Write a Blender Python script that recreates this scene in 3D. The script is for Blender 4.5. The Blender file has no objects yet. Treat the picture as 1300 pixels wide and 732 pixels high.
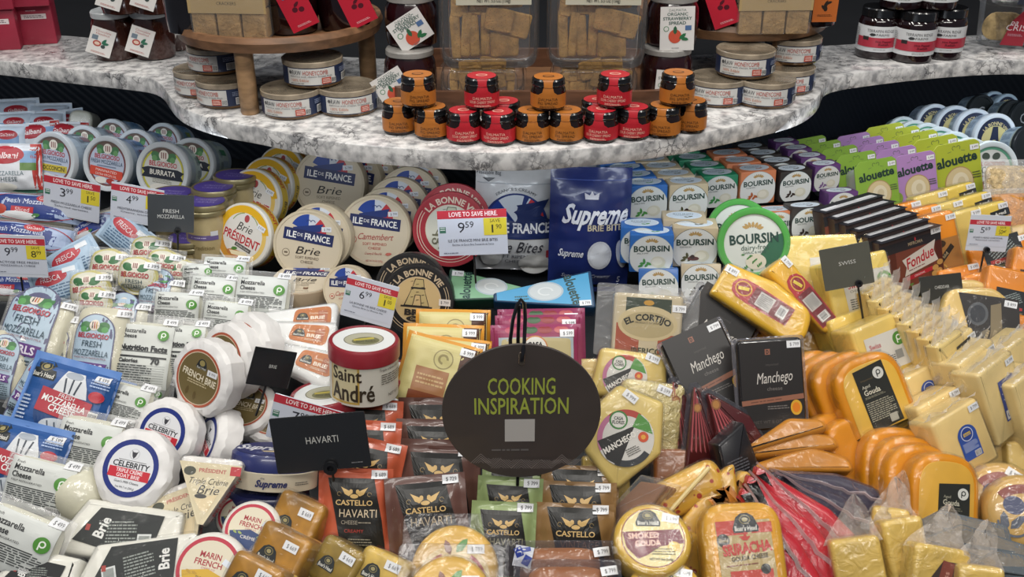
import bpy, bmesh, math, random
from mathutils import Vector, Matrix, noise

C = bpy.context.scene
COL = C.collection
R = math.radians
sin, cos, pi = math.sin, math.cos, math.pi
rnd = random.Random(7)

# ------------------------------------------------------------------ camera
CAM_Z, PITCH, FPX = 1.75, 27.0, 1300.0
cd = bpy.data.cameras.new('camera'); cam = bpy.data.objects.new('camera', cd); COL.objects.link(cam)
cam.location = (0, 0, CAM_Z); cam.rotation_euler = (R(90 - PITCH), 0, 0)
cd.sensor_width = 36; cd.lens = 36 * FPX / 1300; cd.clip_start = .02
C.camera = cam
# ------------------------------------------------------------------ world and light
w = bpy.data.worlds.new('store'); C.world = w; w.use_nodes = True
w.node_tree.nodes['Background'].inputs[0].default_value = (.74, .83, 1, 1)
w.node_tree.nodes['Background'].inputs[1].default_value = .20
def area(name, loc, size, sy, power, col, target=(0, 1.35, 1.0)):
    l = bpy.data.lights.new(name, 'AREA'); l.shape = 'RECTANGLE'; l.size = size; l.size_y = sy
    l.energy = power; l.color = col
    o = bpy.data.objects.new(name, l); COL.objects.link(o); o.location = loc
    o.rotation_euler = (Vector(target) - Vector(loc)).to_track_quat('-Z', 'Y').to_euler()
    return o
for i, x in enumerate((-1.5, -.5, .5, 1.5)):      # ceiling light tubes over the display
    area('ceiling_lamp', (x, .85, 2.95), .12, 1.1, 21, (1, .965, .90), (x * .8, 1.2, 1.0))
area('ceiling_lamp', (0, 2.9, 3.2), 2.6, .3, 15, (.93, .96, 1), (0, 1.5, 1.2))
area('aisle_lamp', (0, -.9, 3.0), 2.6, .25, 54, (1, .96, .90), (0, 1.2, 1.0))
C.view_settings.view_transform = 'Standard'; C.view_settings.look = 'None'
# LED strips fixed under the front edge of the counter
for x, y, tx, L_, pw_ in ((-.95, 1.81, -.95, .6, .7), (-.33, 1.42, -.36, .35, .45), (.0, 1.34, 0, .40, .65), (.36, 1.44, .4, .35, .6), (1.0, 1.82, 1.0, .6, 1.2)): area('led_strip', (x, y, 1.262), L_, .03, pw_, (.86, .93, 1), (tx, y + .22, 1.0))
C.view_settings.exposure = -0.66; C.view_settings.gamma = 1.0; C.view_settings.use_curve_mapping = False
C.cycles.transparent_max_bounces = 20; C.cycles.max_bounces = 6

# ------------------------------------------------------------------ pixel helpers (1300 x 732 frame)
FW = Vector((0, cos(R(PITCH)), -sin(R(PITCH)))); UP = Vector((0, sin(R(PITCH)), cos(R(PITCH))))
def ray(px, py):
    return FW + Vector(((px - 650) / FPX, 0, 0)) + UP * ((366 - py) / FPX)
def on_z(px, py, z):
    d = ray(px, py); t = (z - CAM_Z) / d.z
    return Vector((0, 0, CAM_Z)) + d * t
def on_y(px, py, y):
    d = ray(px, py); t = y / d.y
    return Vector((0, 0, CAM_Z)) + d * t
def surf(y):                                       # height of the sloping display
    if y < 1.44: return .89 + .305 * (y - .976)
    if y < 1.60: k = (y - 1.44) / .16; return .89 + .305 * .464 + .305 * .16 * (k - k * k / 2) + .03 * .16 * k * k / 2
    return .89 + .305 * .464 + .0244 + .0024 + .03 * (y - 1.60)
def hit(px, py, lift=0.0):
    d = ray(px, py); t = .8
    for i in range(60):
        z = CAM_Z + d.z * t; e = z - surf(d.y * t) - lift
        t += e / (-d.z + .3) * .9
        if abs(e) < 1e-5: break
    return Vector((0, 0, CAM_Z)) + d * t, t
def S(px, py, lift=0.0): return hit(px, py, lift)[1] / FPX

# ------------------------------------------------------------------ materials
def lin(h):
    h = h.lstrip('#'); out = []
    for i in (0, 2, 4):
        c = int(h[i:i+2], 16) / 255; out.append(c / 12.92 if c < .04045 else ((c + .055) / 1.055) ** 2.4)
    return (*out, 1)
_m = {}
def M(h, rough=.5, coat=0.0, metal=0.0, bump=0.0, bs=60.0, var=.06, vs=25.0, speck=None, spec=.5, alpha=None, detail=3.0):
    key = (h, rough, coat, metal, bump, bs, var, vs, speck, spec, alpha)
    if key in _m: return _m[key]
    m = bpy.data.materials.new('m' + h.lstrip('#')); m.use_nodes = True; nt = m.node_tree; N = nt.nodes; L = nt.links
    b = N['Principled BSDF']; c = lin(h)
    b.inputs['Roughness'].default_value = rough; b.inputs['Metallic'].default_value = metal
    b.inputs['Specular IOR Level'].default_value = spec
    if coat: b.inputs['Coat Weight'].default_value = coat; b.inputs['Coat Roughness'].default_value = .09
    tc = N.new('ShaderNodeTexCoord')
    col = None
    if var:
        n = N.new('ShaderNodeTexNoise'); n.inputs['Scale'].default_value = vs; n.inputs['Detail'].default_value = detail
        L.new(tc.outputs['Object'], n.inputs['Vector'])
        cr = N.new('ShaderNodeValToRGB'); e = cr.color_ramp.elements
        e[0].position = .3; e[1].position = .7
        e[0].color = tuple(max(0, x * (1 - var * 2)) for x in c[:3]) + (1,); e[1].color = tuple(min(1, x * (1 + var)) for x in c[:3]) + (1,)
        L.new(n.outputs[0], cr.inputs[0]); col = cr.outputs[0]
        if speck:
            v = N.new('ShaderNodeTexVoronoi'); v.inputs['Scale'].default_value = speck[1]
            L.new(tc.outputs['Object'], v.inputs['Vector'])
            ma = N.new('ShaderNodeMath'); ma.operation = 'LESS_THAN'; ma.inputs[1].default_value = speck[2]
            L.new(v.outputs['Distance'], ma.inputs[0])
            mx = N.new('ShaderNodeMix'); mx.data_type = 'RGBA'
            L.new(ma.outputs[0], mx.inputs[0]); L.new(col, mx.inputs[6]); mx.inputs[7].default_value = lin(speck[0]); col = mx.outputs[2]
        L.new(col, b.inputs['Base Color'])
    else: b.inputs['Base Color'].default_value = c
    if bump:
        n2 = N.new('ShaderNodeTexNoise'); n2.inputs['Scale'].default_value = bs; n2.inputs['Detail'].default_value = 2; n2.inputs['Distortion'].default_value = 1.2
        L.new(tc.outputs['Object'], n2.inputs['Vector'])
        bp = N.new('ShaderNodeBump'); bp.inputs['Strength'].default_value = bump; bp.inputs['Distance'].default_value = .004
        L.new(n2.outputs[0], bp.inputs['Height'])
        L.new(bp.outputs[0], b.inputs['Coat Normal' if coat else 'Normal'])
        if coat and bump > .5: L.new(bp.outputs[0], b.inputs['Normal'])
    if alpha is not None: b.inputs['Alpha'].default_value = alpha
    _m[key] = m; return m
def sat(h, k=1.18, g=.99):
    c = [int(h[i:i+2], 16) for i in (1, 3, 5)]; a = sum(c)/3
    return '#' + ''.join('%02x' % max(0, min(255, round((a + (x - a)*k)*g*q))) for x, q in zip(c, (1.0, .958, .89)))
def ink(h): return M(h, .38, 0, 0, 0, var=.0)
def cheese(h, speck=None): return M(sat(h), .40, .35, 0, .5, 38, .10, 14, speck)
def foil(h): return M(h, .36, .35, 0, .5, 22, .05)
def card(h): return M(h, .45, .15, 0, 0, var=.03)
def paper(h='#dddbd9'): return M(h, .55, .12, 0, .8, 20, .04)
def film(h='#ffffff', haze=.004, bs=26.0, strength=.55, top=.24):
    key = ('film', h, haze, bs, strength, top)
    if key in _m: return _m[key]
    m = bpy.data.materials.new('film'); m.use_nodes = True; nt = m.node_tree; N = nt.nodes; L = nt.links
    N.remove(N['Principled BSDF']); b = N.new('ShaderNodeBsdfGlossy'); b.inputs['Roughness'].default_value = .13
    df = N.new('ShaderNodeBsdfDiffuse'); df.inputs['Color'].default_value = lin(h); m2 = N.new('ShaderNodeMixShader'); m2.inputs[0].default_value = haze
    tr = N.new('ShaderNodeBsdfTransparent'); mx = N.new('ShaderNodeMixShader'); tc = N.new('ShaderNodeTexCoord')
    n = N.new('ShaderNodeTexNoise'); n.inputs['Scale'].default_value = bs; n.inputs['Detail'].default_value = 3; n.inputs['Distortion'].default_value = 2.0
    L.new(tc.outputs['Object'], n.inputs['Vector'])
    bp = N.new('ShaderNodeBump'); bp.inputs['Strength'].default_value = strength; bp.inputs['Distance'].default_value = .004
    L.new(n.outputs[0], bp.inputs['Height']); L.new(bp.outputs[0], b.inputs['Normal'])
    lw = N.new('ShaderNodeLayerWeight'); lw.inputs[0].default_value = .25; L.new(bp.outputs[0], lw.inputs['Normal'])
    mr = N.new('ShaderNodeMapRange'); mr.inputs[3].default_value = .02; mr.inputs[4].default_value = top
    L.new(lw.outputs['Fresnel'], mr.inputs[0])
    L.new(mr.outputs[0], mx.inputs[0]); L.new(tr.outputs[0], mx.inputs[1]); L.new(b.outputs[0], mx.inputs[2])
    L.new(mx.outputs[0], m2.inputs[1]); L.new(df.outputs[0], m2.inputs[2]); L.new(bp.outputs[0], df.inputs['Normal']); L.new(m2.outputs[0], N['Material Output'].inputs[0])
    _m[key] = m; return m

# ------------------------------------------------------------------ meshes
def mesh_obj(name, V, F, mats, idx=None, parent=None, smooth=True, fix=True, ang=35):
    me = bpy.data.meshes.new(name); me.from_pydata([tuple(v) for v in V], [], F)
    if not isinstance(mats, (list, tuple)): mats = [mats]
    for m in mats: me.materials.append(m)
    if idx: me.polygons.foreach_set('material_index', idx)
    if fix:
        bm = bmesh.new(); bm.from_mesh(me); bmesh.ops.recalc_face_normals(bm, faces=bm.faces); bm.to_mesh(me); bm.free()
    if smooth:
        me.polygons.foreach_set('use_smooth', [True] * len(me.polygons)); me.set_sharp_from_angle(angle=R(ang))
    me.update()
    o = bpy.data.objects.new(name, me); COL.objects.link(o)
    if parent: o.parent = parent
    return o
def circ(r, n=40, cz=None):
    cz = r if cz is None else cz
    return [(r * cos(2 * pi * i / n), cz + r * sin(2 * pi * i / n)) for i in range(n)]
def round_poly(pts, rc, n=4):
    out = []; k = len(pts)
    for i in range(k):
        p = Vector(pts[i]); a = Vector(pts[i - 1]) - p; b = Vector(pts[(i + 1) % k]) - p
        r_ = rc[i] if isinstance(rc, (list, tuple)) else rc
        la, lb = a.length, b.length; a.normalize(); b.normalize()
        ang = a.angle(b); d = min(r_ / max(math.tan(ang / 2), .05), la * .49, lb * .49)
        s, e = p + a * d, p + b * d
        for j in range(n + 1):
            t = j / n; q = s * (1 - t) ** 2 + p * 2 * t * (1 - t) + e * t * t; out.append((q.x, q.y))
    return out
def rect(w_, h_, rc=.0, n=3):
    pts = [(-w_/2, 0), (w_/2, 0), (w_/2, h_), (-w_/2, h_)]
    return round_poly(pts, rc, n) if rc > 0 else pts
def inset(out, d):
    n = len(out); res = []
    for i in range(n):
        p = Vector(out[i]); a = p - Vector(out[i-1]); b = Vector(out[(i+1) % n]) - p
        if a.length < 1e-9 or b.length < 1e-9: res.append(tuple(p)); continue
        a.normalize(); b.normalize(); na = Vector((-a.y, a.x)); nb = Vector((-b.y, b.x)); nn = na + nb
        if nn.length < 1e-6: res.append(tuple(p)); continue
        nn.normalize(); k = max(.35, nn.dot(na)); q = p + nn * (d / k); res.append((q.x, q.y))
    return res
def prism(out, d, r=.002, seg=3, y0=0.0, backs=None):
    """outline in X-Z (anticlockwise), pushed back along +Y by d with rounded edges"""
    n = len(out); V = []; F = []
    rings = [(r * (1 - sin(pi/2*k/seg)), y0 + r * (1 - cos(pi/2*k/seg))) for k in range(seg + 1)]
    rings += [(a, y0 + d - (b - y0)) for a, b in reversed(rings)]
    for ins, y in rings:
        o = inset(out, ins) if ins > 1e-7 else out
        f = (y - y0) / d; k = 1 + ((backs or 1) - 1) * f
        V += [(p[0] * k, y, p[1] * k) for p in o]
    for k in range(len(rings) - 1):
        for i in range(n):
            j = (i + 1) % n; F.append((k*n+i, k*n+j, (k+1)*n+j, (k+1)*n+i))
    F.append(tuple(range(n))); F.append(tuple(range((len(rings)-1)*n, len(rings)*n))[::-1])
    return V, F
def lathe(prof, n=32, ax='z', cx=0, cy=0, cap=True):
    V = []; F = []
    for r_, z in prof:
        for i in range(n):
            a = 2*pi*i/n
            V.append((cx + r_*cos(a), cy + r_*sin(a), z) if ax == 'z' else (cx + r_*cos(a), z, cy + r_*sin(a)))
    for k in range(len(prof)-1):
        for i in range(n):
            j = (i+1) % n; F.append((k*n+i, k*n+j, (k+1)*n+j, (k+1)*n+i))
    if cap: F.append(tuple(range(n))); F.append(tuple(range((len(prof)-1)*n, len(prof)*n)))
    return V, F
def jit(V, amp, fr, seed=0.0):
    o = []
    for v in V:
        p = Vector(v); q = noise.noise_vector(p * fr + Vector((seed, seed*1.7, 3.1))); o.append(tuple(p + q * amp))
    return o
def tube(pts, r_, n=8):
    V = []; F = []; P = [Vector(p) for p in pts]
    for i, p in enumerate(P):
        t = (P[min(i+1, len(P)-1)] - P[max(i-1, 0)]).normalized()
        a = t.cross(Vector((0, 1, .01)))
        if a.length < .05: a = t.cross(Vector((1, 0, 0)))
        a.normalize(); b = t.cross(a)
        for k in range(n): V.append(tuple(p + a * r_ * cos(2*pi*k/n) + b * r_ * sin(2*pi*k/n)))
    for i in range(len(P)-1):
        for k in range(n):
            j = (k+1) % n; F.append((i*n+k, i*n+j, (i+1)*n+j, (i+1)*n+k))
    F.append(tuple(range(n))); F.append(tuple(range((len(P)-1)*n, len(P)*n)))
    return V, F
def bx(x0, y0, z0, x1, y1, z1):
    V = [(x, y, z) for x in (x0, x1) for y in (y0, y1) for z in (z0, z1)]
    return V, [(0,1,3,2), (4,6,7,5), (0,4,5,1), (2,3,7,6), (0,2,6,4), (1,5,7,3)]
def merge(*vf):
    V = []; F = []
    for v, f in vf: o = len(V); V += list(v); F += [tuple(i + o for i in q) for q in f]
    return V, F

# ------------------------------------------------------------------ flat print
_tx = {}
def glyphs(s, bold):
    if (s, bold) in _tx: return _tx[(s, bold)]
    cu = bpy.data.curves.new('t', 'FONT'); cu.body = s; cu.size = 1; cu.resolution_u = 2; cu.offset = bold
    o = bpy.data.objects.new('t', cu); me = o.to_mesh()
    v = [(p.co.x, p.co.y) for p in me.vertices]; f = [tuple(p.vertices) for p in me.polygons]
    o.to_mesh_clear(); bpy.data.objects.remove(o); bpy.data.curves.remove(cu)
    xs = [p[0] for p in v] or [0, 1]
    x0, x1 = min(xs), max(xs)
    v = [(p[0] - (x0 + x1) / 2, p[1]) for p in v]
    _tx[(s, bold)] = (v, f, x1 - x0); return _tx[(s, bold)]
CAP = .70
class Art:
    """coloured layers of print in the X-Z plane; 100 units = width w"""
    def __init__(s, w, grid=False): s.u = w / 100; s.k = 0; s.V = []; s.F = []; s.I = []; s.m = []; s.grid = grid
    def add(s, vs, fs, col, rot=0, cx=0, cy=0):
        m = ink(col) if isinstance(col, str) else col
        if m not in s.m: s.m.append(m)
        i = s.m.index(m); o = len(s.V); s.k += 1; c_, s_ = cos(R(rot)), sin(R(rot))
        for x, y in vs: s.V.append(((cx + x*c_ - y*s_) * s.u, (cy + x*s_ + y*c_) * s.u, s.k))
        for f in fs: s.F.append(tuple(j + o for j in f)); s.I.append(i)
        return s
    def rect(s, cx, cy, w_, h_, col, rot=0):
        nx = max(1, int(w_ / 3)) if s.grid else 1; ny = max(1, int(h_ / 3)) if s.grid == 2 else 1
        vs = [(-w_/2 + w_*i/nx, -h_/2 + h_*j/ny) for j in range(ny+1) for i in range(nx+1)]
        fs = [(j*(nx+1)+i, j*(nx+1)+i+1, (j+1)*(nx+1)+i+1, (j+1)*(nx+1)+i) for j in range(ny) for i in range(nx)]
        return s.add(vs, fs, col, rot, cx, cy)
    def poly(s, pts, col, rot=0, cx=0, cy=0):
        if s.grid:
            q = []
            for i_ in range(len(pts)):
                p0, p1 = pts[i_], pts[(i_+1) % len(pts)]; m = max(1, int(math.hypot(p1[0]-p0[0], p1[1]-p0[1]) / 5)); q += [(p0[0] + (p1[0]-p0[0])*j/m, p0[1] + (p1[1]-p0[1])*j/m) for j in range(m)]
            pts = q; n = len(pts); gx = sum(p[0] for p in pts)/n; gy = sum(p[1] for p in pts)/n; vs = [(gx, gy)]; fs = []
            K = 3 if max(abs(p[0]-gx) + abs(p[1]-gy) for p in pts) < 16 else 8
            for k in [(t+1)/K for t in range(K)]: vs += [(gx + (p[0]-gx)*k, gy + (p[1]-gy)*k) for p in pts]
            for i in range(n):
                j = (i+1) % n; fs.append((0, 1+i, 1+j))
                for q in range(K-1): fs.append((1+q*n+i, 1+(q+1)*n+i, 1+(q+1)*n+j, 1+q*n+j))
            return s.add(vs, fs, col, rot, cx, cy)
        return s.add(pts, [tuple(range(len(pts)))], col, rot, cx, cy)
    def ell(s, cx, cy, rx, ry, col, rot=0, n=28):
        return s.poly([(rx*cos(2*pi*i/n), ry*sin(2*pi*i/n)) for i in range(n)], col, rot, cx, cy)
    def arc(s, cx, cy, r0, r1, col, a0=0, a1=360, n=36, sy=1.0, rot=0):
        vs = []; fs = []
        for i in range(n+1):
            a = R(a0 + (a1-a0)*i/n); vs += [(r0*cos(a), r0*sin(a)*sy), (r1*cos(a), r1*sin(a)*sy)]
        for i in range(n): fs.append((2*i, 2*i+1, 2*i+3, 2*i+2))
        return s.add(vs, fs, col, rot, cx, cy)
    def text(s, t, cx, cy, h, col, w=None, sh=0.0, rot=0, bold=0.0, arc=None):
        v, f, L = glyphs(t, bold); k = h / CAP; kx = k if w is None else w / L
        if s.grid: s.k += 2
        vs = [(x*kx + y*k*sh, y*k - h/2) for x, y in v]
        if arc:
            vs2 = []
            for x, y in vs:
                a = x / arc; r_ = abs(arc) + (y if arc > 0 else -y); a = x / abs(arc)
                vs2.append((r_*sin(a), r_*cos(a) - abs(arc)) if arc > 0 else (r_*sin(a), -(r_*cos(a) - abs(arc))))
            vs = vs2
        return s.add(vs, f, col, rot, cx, cy)
    def lines(s, cx, cy, w_, h_, n, col, rot=0, th=.45, seed=1):
        r_ = random.Random(seed + n); vs = []; fs = []
        for i in range(n):
            y = h_/2 - h_*(i+.5)/n; x = -w_/2; t = h_/n*th/2; end = w_/2 - (0 if i % 4 else r_.random()*w_*.3)
            while x < end:
                l = min((.05 + .13*r_.random())*w_, end - x); o = len(vs)
                vs += [(x, y-t), (x+l, y-t), (x+l, y+t), (x, y+t)]; fs.append((o, o+1, o+2, o+3)); x += l + w_*.025
        return s.add(vs, fs, col, rot, cx, cy)
    def bars(s, cx, cy, w_, h_, col='#222222', rot=0, n=16):
        s.rect(cx, cy, w_*1.12, h_*1.15, '#e8e8e6', rot); r_ = random.Random(n); vs = []; fs = []
        for i in range(n):
            x = -w_/2 + w_*i/n; l = w_/n*(.35 + .4*r_.random()); o = len(vs)
            vs += [(x, -h_/2), (x+l, -h_/2), (x+l, h_/2), (x, h_/2)]; fs.append((o, o+1, o+2, o+3))
        return s.add(vs, fs, col, rot, cx, cy)
    def leaf(s, cx, cy, l, col, rot=0):
        return s.add([(-l/2, 0), (-l*.2, -l*.22), (l*.25, -l*.18), (l/2, 0), (l*.25, l*.18), (-l*.2, l*.22)], [(0,1,2,3,4,5)], col, rot, cx, cy)
    def build(s, parent, fn, name='label', base=.0002, step=.00005):
        step = .0001 if s.grid else step; V = [fn(x, y, base + k*step) for x, y, k in s.V]
        return mesh_obj(name, V, s.F, s.m, s.I, parent, smooth=False, fix=False)
def flat(cz=0, cx=0, y0=0): return lambda x, z, o: (x + cx, y0 - o, z + cz)
def topf(cy, z0, cx=0): return lambda x, y, o: (x + cx, cy + y, z0 + o)
def cylf(r_, z0, a0=0.0): return lambda x, z, o: ((r_+o)*sin(x/r_ + a0), -(r_+o)*cos(x/r_ + a0), z0 + z)
def ycyl(r_, y0, cz, a0=pi/2): return lambda x, y, o: ((r_+o)*cos(a0 - x/r_), y0 + y, cz + (r_+o)*sin(a0 - x/r_))

# ------------------------------------------------------------------ things
ANCH = {}; BACK = {}
def thing(name, anchor=(0, 0, 0)):
    o = bpy.data.objects.new(name, None); o.empty_display_size = .02; COL.objects.link(o); ANCH[o.name] = anchor
    return o
def tag(o, label, cat, group=None):
    o['label'] = label; o['category'] = cat
    if group: o['group'] = group
    return o
def dup(o):
    c = o.copy(); COL.objects.link(c); ANCH[c.name] = ANCH[o.name]
    for ch in o.children:
        k = ch.copy(); COL.objects.link(k); k.parent = c
        for g in ch.children: q = g.copy(); COL.objects.link(q); q.parent = k
    return c
def struct(o): o['kind'] = 'structure'; return o
def pose(o, P, yaw=0, tilt=0, roll=0):
    Rm = Matrix.Rotation(R(yaw), 4, 'Z') @ Matrix.Rotation(R(-tilt), 4, 'X') @ Matrix.Rotation(R(roll), 4, 'Y')
    o.matrix_world = Matrix.Translation(Vector(P) - (Rm.to_3x3() @ Vector(ANCH[o.name]))) @ Rm
    return o
def put(o, px, py, lift=0.0, tilt=25, yaw=0, roll=0, label='', cat='cheese', group=None):
    P, t = hit(px, py, lift); pose(o, P, yaw, tilt, roll); return tag(o, label, cat, group)
def stick(root, txt, x, z, w_=.02, y0=0.0, rot=0, fn=None, name='price_sticker'):
    a = Art(w_, 2 if fn else False); a.rect(0, 0, 100, 52, '#dfe0e2', 0); a.text(txt, 6, 0, 24, '#3a3a3e', w=66)
    c_, s_ = cos(R(rot)), sin(R(rot))
    g = fn or (lambda X, Z, o: (X, y0 - o, Z))
    return a.build(root, lambda X, Z, o: g(x + X*c_ - Z*s_, z + X*s_ + Z*c_, o + .0008), name)
# ------------------------------------------------------------------ builders: every one returns a thing with its parts
def wheel(name, w_, face, dep=.3, side='#cfc0a4', lip=None, r=.03, n=44, band=None, facew=1.0, part='cheese_round', sidemat=None):
    """round packet standing on edge, printed face towards -Y"""
    R0 = w_/2; o = thing(name, (0, 0, R0)); d = w_*dep
    V, F = prism(circ(R0, n), d, w_*r); mesh_obj(part, V, F, sidemat or card(side), parent=o)
    if lip:                                        # raised lid rim round the face
        h = w_*.012
        V, F = lathe([(R0*.93, 0), (R0*.93, -h), (R0*1.0, -h), (R0*1.015, h), (R0*1.015, d*.42), (R0*1.0, d*.42)], n, 'y', 0, R0, cap=False)
        mesh_obj('lid_rim', V, F, card(lip), parent=o)
    if face:
        a = Art(w_*facew); face(a); a.build(o, flat(R0))
    if band:
        a = Art(w_, True); band(a); a.build(o, ycyl(R0*(1.016 if lip else 1.0), d*.5, R0), 'band_print')
    return o
def tub(name, w_, face, dep=.75, lid='#dfe3e8', body='#cfd6dc', band=None, lidr=None, clear=False, wall=None):
    """plastic tub lying on its side: lid towards -Y, body behind"""
    R0 = w_/2; o = thing(name, (0, 0, R0)); d = w_*dep
    V, F = lathe([(R0*.80, w_*.020), (R0*.82, -.0005), (R0*.86, -w_*.012), (R0*.97, -w_*.012), (R0, w_*.01), (R0, w_*.09), (R0*.96, w_*.10)], 48, 'y', 0, R0)
    mesh_obj('lid', V, F, M(lid, .35, .3, var=.02), parent=o)
    V, F = lathe([(R0*.94, w_*.085), (R0*.92, w_*.13), (R0*.80, d*.97), (R0*.74, d)], 40, 'y', 0, R0)
    mesh_obj('tub_body', V, F, M(body, .3, .3, var=.03), parent=o)
    a = Art(w_); face(a); a.build(o, flat(R0, 0, w_*.018))
    if band:
        a = Art(w_, True); band(a)
        def fn(x, y, off):
            yy = w_*.13 + (d-w_*.16)*.5 + y; rr = R0*(.92 - .12*(yy-w_*.13)/(d-w_*.13)); t = pi/2 - x/rr
            return ((rr+.0006+off)*cos(t), yy, R0 + (rr+.0006+off)*sin(t))
        a.build(o, fn, 'band_print')
    return o
def carton(name, w_, h, d, mat_, face=None, top=None, side=None, r=.0012):
    o = thing(name, (0, 0, h/2))
    V, F = prism(rect(w_, h, .0015, 1), d, r, 2); mesh_obj('carton', V, F, mat_, parent=o)
    if face: a = Art(w_); face(a); a.build(o, flat(h/2))
    if top: a = Art(w_); top(a); a.build(o, topf(d/2, h), 'top_print')
    if side: a = Art(d); side(a); a.build(o, lambda y, z, f: (-w_/2 - f, d/2 - y, h/2 + z), 'side_print')
    return o
ff = film(haze=.30)
def block(name, out, d, mat_, face=None, facew=None, fc=None, part='cheese_block', r=.006, wrap=True, fin=0.0, finw=None, finrot=0, sticker=None, jt=.0, back=None, fm=None, side_face=None, seg=3):
    """shaped block (any outline) shrink-wrapped in film, with label, price sticker and a film fin on top"""
    zs = [p[1] for p in out]; xs = [p[0] for p in out]; z0, z1 = min(zs), max(zs); W_ = max(xs) - min(xs)
    o = thing(name, ((max(xs)+min(xs))/2, 0, (z0+z1)/2))
    V, F = prism(out, d, r, seg, backs=back)
    if jt: V = jit(V, jt, 35, len(out))
    mesh_obj(part, V, F, mat_, parent=o)
    if face:
        a = Art(facew or W_); face(a); cx, cz, rot = fc or ((max(xs)+min(xs))/2, (z0+z1)/2, 0)
        c_, s_ = cos(R(rot)), sin(R(rot))
        a.build(o, lambda x, z, f: (cx + x*c_ - z*s_, -f - jt*.6, cz + x*s_ + z*c_))
    if sticker: stick(o, sticker[0], sticker[1], sticker[2], sticker[3] if len(sticker) > 3 else .02, -jt*.6, sticker[4] if len(sticker) > 4 else 0)
    if wrap:
        ex = .0022; oo = inset(out, -ex); V, F = prism(oo, d + 2*ex, r + ex, 2, -ex); V = jit(V, .0011, 60, W_*90)
        parts = [(V, F)]
        if fin:
            nx, nz = 14, 4; fw = finw or W_*.96; cx = (max(xs)+min(xs))/2; G = []; Q = []
            for j in range(nz+1):
                for i in range(nx+1):
                    x = -fw/2*(1+.06*j/nz) + fw*(1+.06*j/nz)*i/nx; z = z1 - .004 + fin*j/nz
                    y = d*.5*(1-j/nz) + .004*j/nz*sin(i*1.35+W_*300) + .0025*sin(i*2.9+j)
                    z += .0035*j/nz*sin(i*.9+z1*70)
                    G.append((cx+x, y, z))
            for j in range(nz):
                for i in range(nx): q = j*(nx+1)+i; Q.append((q, q+1, q+nx+2, q+nx+1))
            mesh_obj('film_fin', G, Q, ff, parent=o, fix=False)
        V, F = merge(*parts); mesh_obj('plastic_wrap', V, F, fm or film(), parent=o, fix=False)
    return o
def pillow_f(w_, h, d, p=2.6, m=.09, wr=.0, seed=0):
    def f(x, z):
        u = min(1, abs(2*x/(w_*(1-m)))); v = min(1, abs(2*z/(h*(1-m))))
        t = max(0.0, (1-u**p)*(1-v**p)) ** .55 * d/2
        n_ = noise.noise(Vector((x*55+seed, z*70, seed))) * wr * (1.0 if t < d*.45 else .5)
        return t + n_
    return f
def pillow(name, w_, h, d, mat_, face=None, facew=None, p=2.6, m=.12, wr=.0012, seed=0, inner=None, part='foil_pouch', sticker=None, fc=(0, 0, 0), wave=.0015, holes=None):
    o = thing(name, (0, 0, h/2)); f = pillow_f(w_, h, d, p, m, wr, seed); nx, nz = 24, 24; V = []; F = []
    def P(x, z, s, off=0):
        bow = wave*sin(z*60+seed) + wave*1.2*sin(x*50+seed*2)
        return (x, d/2 - s*(f(x, z)+.0003+off) + bow, z + h/2)
    for s in (1, -1):
        b = len(V)
        for j in range(nz+1):
            for i in range(nx+1): V.append(P(-w_/2 + w_*i/nx, -h/2 + h*j/nz, s))
        for j in range(nz):
            for i in range(nx):
                q = b + j*(nx+1)+i; F.append((q, q+1, q+nx+2, q+nx+1) if s > 0 else (q+nx+1, q+nx+2, q+1, q))
    mesh_obj(part, V, F, mat_, parent=o, fix=False, ang=60)
    if inner:
        g = pillow_f(w_*inner[1], h*inner[2], d*.90, 3.4, .0, .0008, seed+5); V = []; F = []; wi, hi = w_*inner[1], h*inner[2]; n2 = 18
        for s in (1, -1):
            b = len(V)
            for j in range(n2+1):
                for i in range(n2+1):
                    uu, vv = -1 + 2*i/n2, -1 + 2*j/n2; q = 1 - inner[3]*.35*(uu*vv)**4; x, z = uu*wi/2*q, vv*hi/2*q
                    V.append((x, d/2 - s*g(x/q*.999, z/q*.999) + wave*sin(z*60+seed) + wave*1.2*sin(x*50+seed*2), z + h/2))
            for j in range(n2):
                for i in range(n2): q = b + j*(n2+1)+i; F.append((q, q+1, q+n2+2, q+n2+1) if s > 0 else (q+n2+1, q+n2+2, q+1, q))
        mesh_obj(inner[4] if len(inner) > 4 else 'cheese', V, F, inner[0], parent=o, fix=False, ang=60)
    if face:
        a = Art(facew or w_, 2); face(a); cx, cz, rot = fc; c_, s_ = cos(R(rot)), sin(R(rot))
        a.build(o, lambda x, z, g: P(cx + x*c_ - z*s_, cz + x*s_ + z*c_, 1, g + .0007))
    if sticker: stick(o, sticker[0], sticker[1], sticker[2], sticker[3] if len(sticker) > 3 else .02, 0, sticker[4] if len(sticker) > 4 else 0, lambda X, Z, g: P(X, Z, 1, g + .0012))
    return o
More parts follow.
